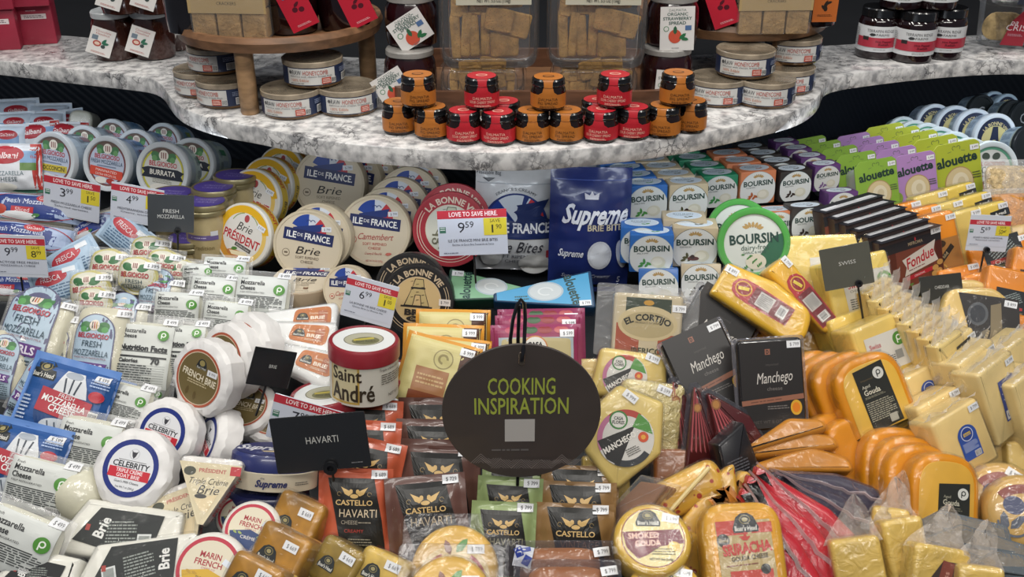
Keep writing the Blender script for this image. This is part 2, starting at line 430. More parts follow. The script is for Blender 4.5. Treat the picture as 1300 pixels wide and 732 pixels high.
def paper_round(name, w_, face, dep=.36, n=9, facew=.72, seed=1, tuck=False):
    """round cheese folded in white paper: many-sided, pleated and creased"""
    R0 = w_/2; o = thing(name, (0, 0, R0)); d = w_*dep; V = []; F = []; N = 45; rr = random.Random(seed)
    fac = [1 + .020*cos(n*2*pi*i/N + seed) + .012*rr.random() for i in range(N)]
    rings = [(.0, .0), (.80, .0), (.93, .03), (1.0, .18), (1.01, .5), (.99, .84), (.90, 1.0), (0, 1.0)]
    V.append((0, 0, R0))
    for q, (k, t) in enumerate(rings[1:-1]):
        for i in range(N):
            a = 2*pi*i/N; g = k*(fac[i] if k > .85 else 1) * R0
            y = t*d + (.004*rr.random() if 0 < t < 1 else 0); V.append((g*cos(a), y, R0 + g*sin(a)))
    V.append((0, d, R0)); K = len(rings) - 2
    for i in range(N):
        j = (i+1) % N; F.append((0, 1+i, 1+j)); F.append((1+(K-1)*N+i, 1+(K-1)*N+j, len(V)-1))
        for q in range(K-1): F.append((1+q*N+i, 1+q*N+j, 1+(q+1)*N+j, 1+(q+1)*N+i))
    mesh_obj('paper_wrapper', V, F, paper(), parent=o, ang=26)
    if tuck:
        PV = []; PF = []
        for i in range(7):
            a = 2*pi*i/7 + seed; b = a + .34; r1, r2 = R0*.99, R0*1.03; s = len(PV)
            PV += [(r1*cos(a), d*.08, R0+r1*sin(a)), (r2*cos(b), d*.15, R0+r2*sin(b)), (r2*cos(b-.1), d*.9, R0+r2*sin(b-.1)), (r1*cos(a-.05), d*.8, R0+r1*sin(a-.05))]; PF.append((s, s+1, s+2, s+3))
        mesh_obj('paper_fold', PV, PF, paper(), parent=o, fix=False)
    a = Art(w_*facew); face(a); a.build(o, flat(R0, 0, -.0004)); return o
def jar_body(o, prof, mat_, name='jar', n=36): V, F = lathe(prof, n); return mesh_obj(name, V, F, mat_, parent=o)

# ---- prints
def art_ile(kind):
    red = kind == 'Camembert'; ln = '#b5453f' if red else '#6b5c4c'
    def f(a):
        a.ell(0, 0, 48.5, 48.5, '#cdbfa6', n=48); a.arc(0, 0, 46.4, 46.9, ln, 200, 520)
        for s, c in ((112, '#23418f'), (68, '#c9cdd4'), (30, '#b8323a')):
            a.arc(-1, 18, 0, 26, c, s-38 if s == 30 else s-22, s+44 if s == 112 else s+22, 12)
        a.poly([(-23, 24), (20, 32), (16, 20), (-23, 18)], '#22346f'); a.arc(-1, 33, 2.5, 3.6, '#22346f', 0, 180, 8); a.arc(5, 33, 2.5, 3.6, '#22346f', 0, 180, 8)
        a.rect(0, 12, 72, 17, '#232b57', -5); a.text('ILE', -24.5, 14, 9, '#e9e7e2', w=14, rot=-5, bold=.02)
        a.text('DE', -12, 14, 4.6, '#e9e7e2', w=8, rot=-5); a.text('FRANCE.', 13.5, 11, 9, '#e9e7e2', w=38, rot=-5, bold=.02)
        a.text(kind, 0, -8, 11 if not red else 9, '#a83a3a' if red else '#2f2a28', w=50 if red else 34, sh=.35, bold=.0)
        a.text('SOFT RIPENED', 0, -18.5, 3.8, ln, w=34); a.text('CHEESE', 0, -24.5, 3.8, ln, w=18)
        a.ell(-31, -13, 5.5, 5.5, ln, n=16); a.ell(-31, -13, 4.7, 4.7, '#cdbfa6', n=16); a.rect(-31, -13, 5, 2.6, ln)
        if red: a.text('Creamy & Flavorful', -2, -32, 3.6, '#a83a3a', w=24, sh=.3); a.leaf(20, -32, 10, '#c26a5c', 10)
        else: a.rect(6, -34, 7, 6, '#7a5a44'); a.ell(6, -31, 4.4, 1.6, '#c9b69a', n=14)
        a.text('NET WT 8 OZ (227g)', 0, -42.5, 2.6, ln, w=24); a.rect(25, 25, 14, 7, '#d9dade', 5); a.text('$ 799', 26, 25, 3.5, '#444448', w=9, rot=5)
    return f
def art_president(a):
    a.ell(0, 0, 48, 48, '#d6d0c4', n=44); a.arc(0, 0, 31, 46, '#dba922', 20, 196, 30); a.arc(0, 0, 31, 45.5, '#c98d35', 195, 262, 16)
    a.arc(0, 0, 31, 42, '#dbb863', 262, 380, 16); a.ell(0, 0, 35, 35, '#d8d3cb', n=36)
    a.ell(0, 27, 4.5, 6, '#a8484a', n=12); a.arc(0, 10, 24, 25.5, '#8b9a58', 20, 75, 10); a.arc(0, 10, 24, 25.5, '#8b9a58', 105, 160, 10)
    a.text('Brie', 0, 13, 13, '#3b3630', w=27, sh=.3); a.text('PR\u00c9SIDENT', 0, -5, 13, '#b3242e', w=66, bold=.02, rot=-3)
    a.rect(6, -17, 30, 6, '#55504c', -8); a.text('Double Creme', 6, -17, 3, '#d8d4cc', w=24, rot=-8)
    a.ell(2, -30, 22, 6, '#b8743c', 0); a.poly([(-16, -28), (14, -22), (18, -29), (-10, -33)], '#e2d3ae'); a.leaf(-8, -23, 12, '#4f7a34', 20)
    a.rect(28, 22, 15, 8, '#dcdde0', -12); a.text('$ 9.99', 28, 22, 3.6, '#55555a', w=10, rot=-12)
def art_bonne(gold, bg, word):
    def f(a):
        a.ell(0, 0, 49, 49, bg, n=48)
        for r_ in (47, 43.5, 40): a.arc(0, 0, r_, r_+.9, gold, 150, 390, 36)
        a.arc(0, 0, 33.5, 48.3, bg, 33, 147, 20)
        a.text('LA BONNE VIE', 0, 39.5, 8.2, gold, w=76, arc=39.5, bold=.03)
        inner = '#c4a877' if bg != '#a92a35' else '#d6d3c2'
        a.ell(0, 0, 33, 33, gold if bg != '#a92a35' else '#d8c9b0', n=44); a.ell(0, 0, 32, 32, inner, n=44)
        dk = '#2a2622' if bg != '#a92a35' else '#6d6a52'
        a.poly([(-5, 30), (7, 30), (9, 16), (17, -8), (-19, -8), (-9, 16)], dk); a.poly([(-4, 29), (6, 29), (8, 17), (15.5, -7), (-17, -7), (-8, 17)], '#b8a26f' if bg != '#a92a35' else '#c8c7ae')
        a.rect(0, 17, 20, 2.5, dk); a.rect(-1, -9, 44, 2.5, dk); a.poly([(-4, 8), (4, 8), (6, -7), (-7, -7)], dk); a.poly([(-3, 7), (3, 7), (5, -7), (-6, -7)], inner)
        for k in range(9): a.rect(-9+(k % 3)*7.5 + k*.2, 26-k*3.6, 4, .7, dk, 15)
        a.text(word, 0, -17, 8, dk, w=34 if word == 'BRIE' else 46, bold=.05); a.ell(0, -26, 14, 4, dk, n=20); a.text('CHEESE', 0, -26, 3.5, inner, w=16)
        a.rect(38, 0, 16, 9, '#d9cfc6'); a.text('$ 7.99', 38, 0, 4, '#444', w=11) if False else a.text('$ 799', 38, 0, 4, '#444448', w=11)
    return f
def art_belg(kind):
    def f(a):
        ring = {'BURRATA': '#c2bf4a'}.get(kind, '#7b4a4c'); a.ell(0, 0, 40.5, 40.5, '#8a7f76', n=44)
        a.ell(0, 0, 39, 39, ring, n=44); a.ell(0, 0, 36, 36, '#b9c3d6' if kind != 'BURRATA' else '#cdcfca', n=40)
        a.arc(0, 0, 30, 39.5, '#6b5a54', 55, 125, 12)
        for s in (-1, 1): a.ell(s*14, 25, 10, 7, '#4f7d57', s*25); a.ell(s*17, 21, 5, 5, '#6c9c68', 0)
        a.ell(0, 27, 9, 9, '#e3ddd3'); [a.rect(x, 27, 1.8, 10, '#7c3b3b', 4) for x in (-4, 0, 4)]
        a.text('BELGIOIOSO', 0, 12.5, 8, '#b4434f', w=52, bold=.02)
        if kind == 'BURRATA':
            a.poly([(-40, 2), (-28, 6), (28, 6), (40, 2), (34, -4), (40, -12), (26, -12), (-26, -12), (-40, -12), (-34, -4)], '#2f333d')
            a.text('BURRATA', 0, -2, 8.5, '#e3e1d8', w=48, bold=.02); a.lines(0, -16, 36, 8, 3, '#8b8a7d'); a.ell(0, -28, 22, 8, '#dedcd4')
        else:
            a.text('FRESH MOZZARELLA', 0, 3, 7, '#31516f', w=66); a.rect(0, -4.5, 40, 2, '#7d8ba4')
            if kind == 'BOCCONCINI': a.rect(2, -14, 60, 12, '#cdbb4d', 2); a.text('BOCCONCINI', 2, -14, 7.5, '#33342a', w=52, rot=2, bold=.02)
            elif kind == 'MARINATED': a.poly([(-34, -6), (34, -10), (34, -26), (-34, -22)], '#d2503f'); a.text('MARINATED', 0, -13, 4.5, '#ecdcd6', w=44, rot=-3); a.text('EXTRA VIRGIN OIL', 0, -20, 4, '#ecdcd6', w=44, rot=-3)
            else: a.rect(0, -14, 58, 11, '#7e4a8f', 0); a.text('PEARLS', 0, -14, 7, '#e6dfe8', w=40)
            a.ell(-10, -30, 12, 6, '#e6e4de'); a.ell(10, -30, 9, 5, '#b04038')
    return f
def band_blue(a):
    a.rect(0, 0, 230, 34, '#a9c6e2'); 
    for k in range(-5, 6): a.rect(k*20, 0, 9, 26, ('#4d7fb3', '#dfe9f2', '#9aae5e')[k % 3])
def band_lines(col='#3e5a80', bg='#c3d4e6'):
    def f(a):
        a.rect(0, 0, 210, 38, bg)
        for k in range(-4, 5): a.lines(k*22, 0, 16, 30, 9, col, 0)
    return f
def art_boursin(acc, sub='BASIL & CHIVE', sp='#5b8a4c'):
    def f(a):
        [a.poly([(max(-49.5, min(49.5, q*cos(2*pi*i/40))), max(-45.5, -6 + q*sin(2*pi*i/40))) for i in range(40)], c) for q, c in ((51.5, '#3d4a44' if acc == '#c3b49a' else '#8fa0a0'), (50.5, '#cfd0cc'))]
        for k in range(-3, 4): a.leaf(7*sin(k*.42)*1.6, 28 + 6*cos(k*.42), 10, '#a98a55', 90 - k*24)
        a.text('BOURSIN', 0, 13, 14, '#27403a', w=82, rot=2, bold=.03); a.text(sub, -20, 1, 3.6, '#4c5550', w=26, rot=2)
        a.ell(16, -20, 17, 14, '#c9c5b2'); a.ell(14, -19, 12, 9, '#d4d0c0'); 
        for k, (x, y) in enumerate(((-20, -24), (-10, -28), (-16, -18), (-5, -24), (-24, -30))): a.leaf(x, y, 14, sp, k*50)
        if acc == '#c3b49a': a.ell(-2, -26, 13, 5, '#5b3430'); a.ell(-4, -22, 5, 5, '#3a2a28')
    return f
def top_boursin(acc, sp='#5b8a4c'):
    def f(a): a.ell(0, 0, 41, 26, '#dfe5ea', n=32); a.ell(0, 0, 39, 24.5, '#c5d1dc', n=32); a.text('BOURSIN', -2, 8, 8, '#3c5563', w=46, sh=.1); a.lines(-4, -1, 34, 6, 2, '#6a7f8c'); a.leaf(14, -9, 14, sp, 30); a.leaf(4, -12, 12, sp, -20)
    return f
def art_alouette(bg, dk='#233a33', fr='#c9b78e'):
    def f(a):
        a.arc(-4, 42, 3, 4, '#4a5a40', 20, 250, 10); a.arc(5, 42, 3, 4, '#4a5a40', -60, 170, 10); a.rect(-14, 36, 8, .8, '#5a6a4a', 10); a.rect(14, 36, 8, .8, '#5a6a4a', -10)
        a.text('alouette', 0, 21, 17, dk, w=84, bold=.035, rot=4); a.ell(2, -22, 30, 30, '#a8895f', n=30); a.ell(2, -22, 28, 28, fr, n=30); a.ell(4, -21, 17, 18, '#d6cbb0'); a.ell(6, -20, 8, 9, '#c4b696')
        a.lines(38, -12, 17, 14, 3, '#4a5540'); a.ell(-44, -34, 10, 12, '#7c9440' if bg != '#b58cc2' else '#c98b45')
    return f
def price_art(price, save, l1, l2, head='LOVE TO SAVE HERE.'):
    def f(a):
        a.rect(0, 0, 100, 66, '#c3c8d4'); a.rect(0, 27, 100, 12, '#b5323e'); a.text(head, 2, 27.3, 6.5, '#ecdcdc', w=70, bold=.02)
        a.text(price[0], -16, 8, 15, '#2c2c34', w=10 if len(price[0]) == 1 else 18); a.text(price[1], -4, 12, 9, '#2c2c34', w=12)
        a.rect(-43, 5, 9, 9, '#3f6f5c'); a.rect(-43, 5, 7, 1.2, '#cfd6d2'); a.rect(-43, 8, 7, 1.2, '#cfd6d2')
        a.rect(33, 8, 33, 25, '#d4c33a'); a.text('SAVE', 33, 16.5, 5, '#4d4a2c', w=15); a.text(save[0], 29, 5, 12, '#3b3a26', w=2.4 if save[0] == '1' else 9); a.text(save[1], 38, 8, 7, '#3b3a26', w=8)
        a.text(l1, 0, -11, 4.2, '#3c3f4c', w=72); 
        if l2: a.text(l2, 0, -17, 3.2, '#4c4f5c', w=60)
        a.lines(-28, -29, 30, 3, 1, '#777b88')
    return f
def sign(name, w_, h, face, back='#c9ced8', clip=False, stemlen=.12, parts=True):
    if clip is False: stemlen = .045
    o = thing(name, (0, 0, h/2)); V, F = prism(rect(w_, h, w_*.02, 2), .0014, .0003, 1)
    mesh_obj('sign_plate', V, F, M(back, .25, .6, var=.03), parent=o)
    a = Art(w_); face(a); a.build(o, flat(h/2), 'sign_print')
    x = clip if clip is not False else 0
    V, F = tube([(x, .004, h*.25), (x, .004, 0), (x, .006, -stemlen*.5), (x, .01, -stemlen)], .0016)
    V2, F2 = lathe([(w_*.035, -.002), (w_*.035, -.006), (w_*.075, -.006), (w_*.075, -.002)], 20, 'y', x, h*.06) if clip is not False else ([], [])
    V, F = merge((V, F), (V2, F2)); mesh_obj('clip_stem', V, F, M('#17181a', .3, .4), parent=o)
    return o
def art_card(t1, t2=None):
    def f(a):
        if t2: a.text(t1, 0, 6, 9, '#c9c9c6', w=34); a.text(t2, 0, -7, 9, '#c9c9c6', w=58)
        else: a.text(t1, 2, 4 if t1 != 'SWISS' else 8, 8, '#bdbdb8', w=34 if t1 != 'BRIE' else 18)
        if t1 == 'HAVARTI': a.lines(38, -26, 17, 2, 1, '#77777a', th=.6)
    return f
def logo_boar(a, x, y, k=1.0, rot=0, dk='#23282a'):
    c_, s_ = cos(R(rot)), sin(R(rot)); q = lambda u, v: (x + (u*c_-v*s_)*k, y + (u*s_+v*c_)*k)
    a.poly([(-14, -9), (14, -9), (15, -4), (13, 1), (10, 8), (4, 12), (-4, 12), (-10, 8), (-13, 1), (-15, -4)], dk, rot, x, y) if k == 1 else a.poly([(u*k, v*k) for u, v in [(-14, -9), (14, -9), (15, -4), (13, 1), (10, 8), (4, 12), (-4, 12), (-10, 8), (-13, 1), (-15, -4)]], dk, rot, x, y)
    X, Y = q(0, 5); a.ell(X, Y, 6.2*k, 5*k, '#8d8050', rot, 18); a.ell(X, Y, 5.4*k, 4.2*k, dk, rot, 18); a.ell(X, Y, 3.4*k, 2.6*k, '#9b9062', rot, 12)
    X, Y = q(0, -4.5); a.text("Boar's Head", X, Y, 5*k, '#d8d6cc', w=25*k, rot=rot, bold=.02)
def logo_p(a, x, y, r_, bg='#4f8a38', fg='#e6ebe2', rot=0):
    a.ell(x, y, r_, r_, bg, n=24); a.arc(x+r_*.06, y+r_*.12, r_*.26, r_*.44, fg, 0, 360, 16); a.rect(x-r_*.28, y-r_*.22, r_*.18, r_*.85, fg, rot)
def art_pubmozz(a):
    a.rect(0, 0, 100, 78, '#c9ccc8'); a.text('Fresh', -34, 32, 4, '#333', w=13) if False else a.text('Fresh', -34, 32, 4, '#333333', w=13)
    a.text('Mozzarella', -17, 24, 8.5, '#26282a', w=48, bold=.02); a.text('Cheese', -26, 13, 8.5, '#26282a', w=31, bold=.02)
    a.text('KEEP REFRIGERATED', -16, 4, 3, '#444444', w=48); logo_p(a, 36, 12, 11)
    a.lines(0, -16, 88, 22, 7, '#3c4040', th=.5); a.rect(-8, -3.5, 76, 1.6, '#333636'); a.bars(33, -30, 22, 9)
def art_nutri(a):
    a.rect(0, 0, 100, 120, '#c8cbc6'); a.text('Mozzarella', -22, 48, 8, '#26282a', w=46, bold=.02); a.text('Cheese', -30, 38, 8, '#26282a', w=30, bold=.02)
    a.text('Nutrition Facts', 0, 16, 10, '#222426', w=88, bold=.05); a.rect(0, 9, 90, 1.2, '#222426'); a.rect(0, -1, 90, 3, '#222426'); a.text('Calories', -24, -9, 7, '#222426', w=38, bold=.04); a.text('70', 26, -8, 11, '#222426', w=16, bold=.05)
    a.lines(-10, -36, 66, 40, 9, '#3c4040'); [a.rect(0, -17 - k*4.6, 90, .5, '#555858') for k in range(9)]; logo_p(a, 34, 42, 10)
def art_pearls(bg='#a9bccb', word='PEARLS', wc='#5f3b7c'):
    def f(a):
        pts = [(-46, -95), (46, -95), (46, 45)] + [(46*cos(R(t)), 45+46*sin(R(t))*1.05) for t in range(12, 180, 12)] + [(-46, 45)]
        a.poly([(x*1.06, y*1.02+.5) for x, y in pts], '#5d5d78'); a.poly(pts, bg)
        for s in (-1, 1): a.ell(s*20, 64, 15, 12, '#4c7a4f', s*20); a.ell(s*25, 58, 8, 7, '#5f9a5c', 0)
        a.ell(0, 68, 12, 13, '#d8cfc2'); [a.rect(x, 68, 2.6, 16, c, 3) for x, c in ((-5, '#4a3a35'), (0, '#a84a38'), (5, '#b98a48'))]
        a.text('BELGIOIOSO', 0, 43, 11, '#a83a46', w=74, bold=.03, rot=-3); a.text('FRESH', 0, 24, 14, '#2d4350', w=46, rot=-3); a.text('MOZZARELLA', 0, 3, 14, '#2d4350', w=82, rot=-3); a.text('MADE FROM PREMIUM MILK', 0, -9, 4, '#8a4a52', w=76, rot=-3)
        a.poly([(-42, -16), (42, -22), (36, -32), (42, -44), (-42, -38), (-36, -28)], wc); a.text(word, 0, -30, 14, '#dcd6e2', w=62, rot=-4, bold=.03)
        a.lines(0, -66, 80, 36, 6, '#4a5a62')
    return f
def art_castello(name2='HAVARTI', col2='#c9b79a', low='CREAMY'):
    def f(a):
        a.poly([(-40, 50), (28, 50), (40, -10), (46, -58), (-16, -58), (-28, 0)], '#1d1c1a')
        for s in (-1, 1):
            a.poly([(s*2, 30), (s*20, 38), (s*16, 32), (s*14, 28), (s*8, 25)], '#c6a468'); a.ell(s*5, 32, 2.6, 2.8, '#c6a468'); a.arc(s*22, 28, 2.4, 3.2, '#8b7650', 0, 300, 12)
        a.ell(0, 25, 6, 3, '#c6a468'); a.text('CASTELLO', 0, 16, 7.5, '#c9a971', w=54, bold=.02)
        a.text(name2, 6, 1, 11.5, col2, w=54); 
        if low: a.text('CHEESE', -6, -12, 5.5, '#9c9384', w=24); a.lines(20, -12, 26, 3, 1, '#8a8274', th=.6); a.text(low, 1, -24, 5, '#a3392f', w=28); a.lines(10, -40, 34, 12, 3, '#86806f')
    return f
# ------------------------------------------------------------------ the setting
ZM = 1.296
def marble():
    m = bpy.data.materials.new('marble'); m.use_nodes = True; nt = m.node_tree; N = nt.nodes; L = nt.links; b = N['Principled BSDF']
    b.inputs['Roughness'].default_value = .16; tc = N.new('ShaderNodeTexCoord')
    n1 = N.new('ShaderNodeTexNoise'); n1.inputs['Scale'].default_value = 22; n1.inputs['Detail'].default_value = 6; n1.inputs['Roughness'].default_value = .65
    L.new(tc.outputs['Object'], n1.inputs['Vector'])
    mx = N.new('ShaderNodeVectorMath'); mx.operation = 'SCALE'; mx.inputs['Scale'].default_value = .055; L.new(n1.outputs['Color'], mx.inputs[0])
    ad = N.new('ShaderNodeVectorMath'); L.new(tc.outputs['Object'], ad.inputs[0]); L.new(mx.outputs[0], ad.inputs[1])
    v = N.new('ShaderNodeTexVoronoi'); v.feature = 'DISTANCE_TO_EDGE'; v.inputs['Scale'].default_value = 58; L.new(ad.outputs[0], v.inputs['Vector'])
    r1 = N.new('ShaderNodeValToRGB'); e = r1.color_ramp.elements; e[0].position = .0; e[0].color = (.16, .16, .17, 1); e[1].position = .10; e[1].color = (1, 1, 1, 1)
    L.new(v.outputs[0], r1.inputs[0])
    n2 = N.new('ShaderNodeTexNoise'); n2.inputs['Scale'].default_value = 24; n2.inputs['Detail'].default_value = 5; L.new(tc.outputs['Object'], n2.inputs['Vector'])
    r2 = N.new('ShaderNodeValToRGB'); e = r2.color_ramp.elements; e[0].position = .36; e[0].color = (.0, .0, .0, 1); e[1].position = .56; e[1].color = (1, 1, 1, 1); L.new(n2.outputs[0], r2.inputs[0])
    n3 = N.new('ShaderNodeTexNoise'); n3.inputs['Scale'].default_value = 60; n3.inputs['Detail'].default_value = 4; L.new(tc.outputs['Object'], n3.inputs['Vector'])
    r3 = N.new('ShaderNodeValToRGB'); e = r3.color_ramp.elements; e[0].position = .34; e[0].color = (.28, .28, .285, 1); e[1].position = .60; e[1].color = (.70, .69, .68, 1); L.new(n3.outputs[0], r3.inputs[0])
    k = N.new('ShaderNodeMix'); k.data_type = 'RGBA'; k.blend_type = 'MULTIPLY'; k.inputs[0].default_value = 1; L.new(r3.outputs[0], k.inputs[6])
    k2 = N.new('ShaderNodeMix'); k2.data_type = 'RGBA'; L.new(r2.outputs[0], k2.inputs[0]); L.new(r1.outputs[0], k2.inputs[6]); k2.inputs[7].default_value = (1, 1, 1, 1)
    L.new(k2.outputs[2], k.inputs[7]); L.new(k.outputs[2], b.inputs['Base Color']); return m
front = [(-150, 62), (0, 77), (102, 89), (160, 95), (191, 99), (205, 106), (213, 119), (222, 130), (235, 139), (266, 150), (295, 156), (330, 162), (376, 172), (427, 181), (480, 186), (530, 189.5), (585, 193), (650, 194.5), (720, 190.5), (787, 184), (835, 178), (880, 171), (940, 158), (980, 149), (1010, 141), (1030, 131), (1042, 119), (1045, 108), (1050, 101), (1066, 96), (1100, 91), (1158, 84), (1215, 79), (1260, 76.5), (1300, 76), (1450, 78)]
backe = [(-150, 30), (72, 44), (107, 47), (300, 62), (455, 74), (660, 78), (893, 70), (1027, 59), (1080, 56), (1213, 45), (1450, 36)]
def smooth_chain(pts, k=2):
    for _ in range(k):
        o = [pts[0]]
        for a, b in zip(pts, pts[1:]): o += [tuple(a[i]*.75+b[i]*.25 for i in (0, 1)), tuple(a[i]*.25+b[i]*.75 for i in (0, 1))]
        pts = o + [pts[-1]]
    return pts
FE = smooth_chain([(p.x, p.y) for p in (on_z(x, y, ZM) for x, y in front)])
BE = smooth_chain([(p.x, p.y) for p in (on_z(x, y, ZM) for x, y in backe)])
BE = [(BE[0][0]-.2, BE[0][1])] + BE + [(BE[-1][0]+.2, BE[-1][1])]; FE = [(BE[0][0], FE[0][1])] + FE + [(BE[-1][0], FE[-1][1])]
outl = FE + BE[::-1]
V, F = prism(outl, .026, .002, 2)
V = [(x, z, ZM - y) for x, y, z in V]
top = mesh_obj('marble_countertop', V, F, marble()); struct(top)
# dark case: back wall under the counter, ledge rail, bed of the display
def strip(chain, z0, z1, off=0.0, thick=.012):
    n = len(chain); V = []; F = []
    for i, (x, y) in enumerate(chain):
        V += [(x, y+off, z0), (x, y+off, z1), (x, y+off+thick, z1), (x, y+off+thick, z0)]
    for i in range(n-1):
        for k in range(4): F.append((4*i+k, 4*i+(k+1) % 4, 4*i+4+(k+1) % 4, 4*i+4+k))
    F += [(0, 1, 2, 3), (4*n-4, 4*n-3, 4*n-2, 4*n-1)]
    return V, F
navy = bpy.data.materials.new('ribbed_navy'); navy.use_nodes = True; nt = navy.node_tree; b = nt.nodes['Principled BSDF']
b.inputs['Base Color'].default_value = (.008, .012, .020, 1); b.inputs['Roughness'].default_value = .5
wv = nt.nodes.new('ShaderNodeTexWave'); wv.bands_direction = 'DIAGONAL'; wv.inputs['Scale'].default_value = 32; tc = nt.nodes.new('ShaderNodeTexCoord'); bp = nt.nodes.new('ShaderNodeBump'); bp.inputs['Strength'].default_value = .22; bp.inputs['Distance'].default_value = .004
nt.links.new(tc.outputs['Object'], wv.inputs['Vector']); nt.links.new(wv.outputs['Fac'], bp.inputs['Height']); nt.links.new(bp.outputs[0], b.inputs['Normal'])
BW = [(-1.6, 2.26), (-1.0, 2.24), (-.7, 2.16), (-.45, 2.05), (-.2, 1.94), (.0, 1.90), (.2, 1.94), (.5, 2.10), (.75, 2.26), (1.0, 2.40), (1.7, 2.44)]
BW = smooth_chain(BW)
V, F = strip(BW, .80, 1.257); struct(mesh_obj('wall_back', V, F, navy))
blk = M('#14171c', .4, .3)
V, F = strip([(x, y+.10) for x, y in FE], 1.256, 1.2699, 0, .02); struct(mesh_obj('trim_1', V, F, blk))
V, F = strip([(x, y-.012) for x, y in BW], 1.19, 1.20, 0, .010); struct(mesh_obj('trim_2', V, F, M('#2a3038', .3, .5)))
# sloping bed
bedm = M('#23262a', .5, .1, bump=.3)
V = []; F = []; nx, ny = 24, 20
for j in range(ny+1):
    for i in range(nx+1):
        x = -1.6 + 3.3*i/nx; y = .55 + 1.95*j/ny; V.append((x, y, surf(y) - .085))
for j in range(ny):
    for i in range(nx): q = j*(nx+1)+i; F.append((q, q+1, q+nx+2, q+nx+1))
bed = mesh_obj('display_bed', V, F, bedm, fix=False); struct(bed)
V, F = merge(bx(-1.6, .50, 0, 1.7, .56, .66), bx(-1.6, .56, .02, 1.7, 2.5, .60)); struct(mesh_obj('case_base', V, F, blk))
V, F = bx(-3.5, -1.5, -.05, 3.5, 6.0, 0); fl = mesh_obj('floor', V, F, M('#18191c', .6, spec=.25)); struct(fl)
V, F = bx(-3.5, 5.2, 0, 3.5, 5.3, 3.4); struct(mesh_obj('wall_rear', V, F, M('#101114', .8, spec=.2)))
# dark cap added behind the counter to shut out light through the gap
n = len(BE); V = [(x, y-.03, z) for z in (1.258, 1.266) for x, y in BE] + [(x, 2.50, z) for z in (1.258, 1.266) for x, y in BE]
F = []
for i in range(n-1): F += [(i, i+1, 2*n+i+1, 2*n+i), (n+i, n+i+1, 3*n+i+1, 3*n+i), (i, i+1, n+i+1, n+i), (2*n+i, 2*n+i+1, 3*n+i+1, 3*n+i)]
F += [(0, n, 3*n, 2*n), (n-1, 2*n-1, 4*n-1, 3*n-1)]
struct(mesh_obj('light_gap_cap', V, F, M('#131417', .8, spec=.2)))
# ------------------------------------------------------------------ on the marble counter
def up(o, px, py, z, r_=0.0, yaw=0, label='', cat='jar', group=None):
    """stand an upright thing so that its front bottom edge shows at this pixel of the level z"""
    P = on_z(px, py, z); d = Vector((P.x, P.y, 0)).normalized(); P = P + d * r_
    o.location = P; o.rotation_euler = (0, 0, R(yaw) - math.atan2(P.x, P.y) if r_ else R(yaw)); return tag(o, label, cat, group)
# small spread jars with black lids and a label strip running over the lid
def spread_jar(c1, c2, tx):
    o = thing('spread_jar'); r_ = .0232
    jar_body(o, [(.019, 0), (.0225, .002), (r_, .006), (r_, .028), (.0205, .033)], M('#1d0f0c', .12, .6, var=.1))
    jar_body(o, [(.0215, .0325), (.0225, .033), (.0228, .0345), (.0222, .0355), (.0222, .0405), (.0205, .0425), (0.018, .0425)], M('#111113', .25, .5), 'lid')
    a = Art(.05, True); W_ = 100 * pi * .0464 / .05 * .62
    a.rect(0, 0, W_, 36, c1); a.text(tx[0], 0, 6, 7.5, c2, w=52); a.text(tx[1], 0, -4, 7.5, c2, w=70 if len(tx[1]) > 10 else 54); a.lines(0, -14, 44, 6, 2, c2)
    a.build(o, cylf(r_ + .0003, .0145), 'label')
    # strip over shoulder and lid
    V = []; F = []; prof = [(.0237, .023, 14), (.0237, .027, 8), (.0225, .0325, 6.4), (.0232, .0335, 6), (.0230, .0345, 5.8), (.0226, .0405, 6), (.0212, .0431, 8)]
    for r2, z, hw in prof:
        for i in range(5): x = (-hw + hw*i/2) * .001; an = x / r2; V.append((r2*sin(an), -r2*cos(an), z))
    for j in range(6):
        for i in range(4): q = j*5+i; F.append((q, q+1, q+6, q+5))
    s = len(V); V += [(.0195*cos(2*pi*i/28), .0195*sin(2*pi*i/28), .0431) for i in range(28)]; F.append(tuple(range(s, s+28)))
    mesh_obj('label_strip', V, F, ink(c1), parent=o, fix=False)
    a = Art(.03); a.ell(0, 0, 26, 20, c2, n=16); a.ell(0, 0, 20, 14, c1, n=16); a.text(tx[0], 0, 0, 8, c2, w=30); a.build(o, topf(0, .0431), 'lid_print')
    return o
fig = spread_jar('#b06a28', '#3a2314', ('DALMATIA', 'FIG SPREAD')); che = spread_jar('#b3202c', '#e3b9a6', ('DALMATIA', 'SOUR CHERRY SPREAD'))
bot = [('f', 508, 173), ('f', 549, 179.5), ('c', 589.5, 185), ('c', 632.5, 187), ('f', 675.6, 185), ('f', 718, 184.5), ('c', 762, 183.5), ('c', 802, 180), ('f', 841, 177.5), ('f', 874, 171)]
seen = {'f': 0, 'c': 0}; ordn = ['first', 'second', 'third', 'fourth', 'fifth', 'sixth', 'seventh', 'eighth', 'ninth', 'tenth']
def clone(proto, flag={}):
    if proto.name not in flag: flag[proto.name] = 1; return proto
    return dup(proto)
for k, px, py in bot:
    nm = 'orange-labelled fig' if k == 'f' else 'red-labelled cherry'
    up(clone(fig if k == 'f' else che), px, py, ZM, .0232, rnd.uniform(-10, 10), f'{ordn[seen[k]]} small {nm} spread jar from the left, bottom row on the marble', 'jar', 'small spread jars on the counter edge'); seen[k] += 1
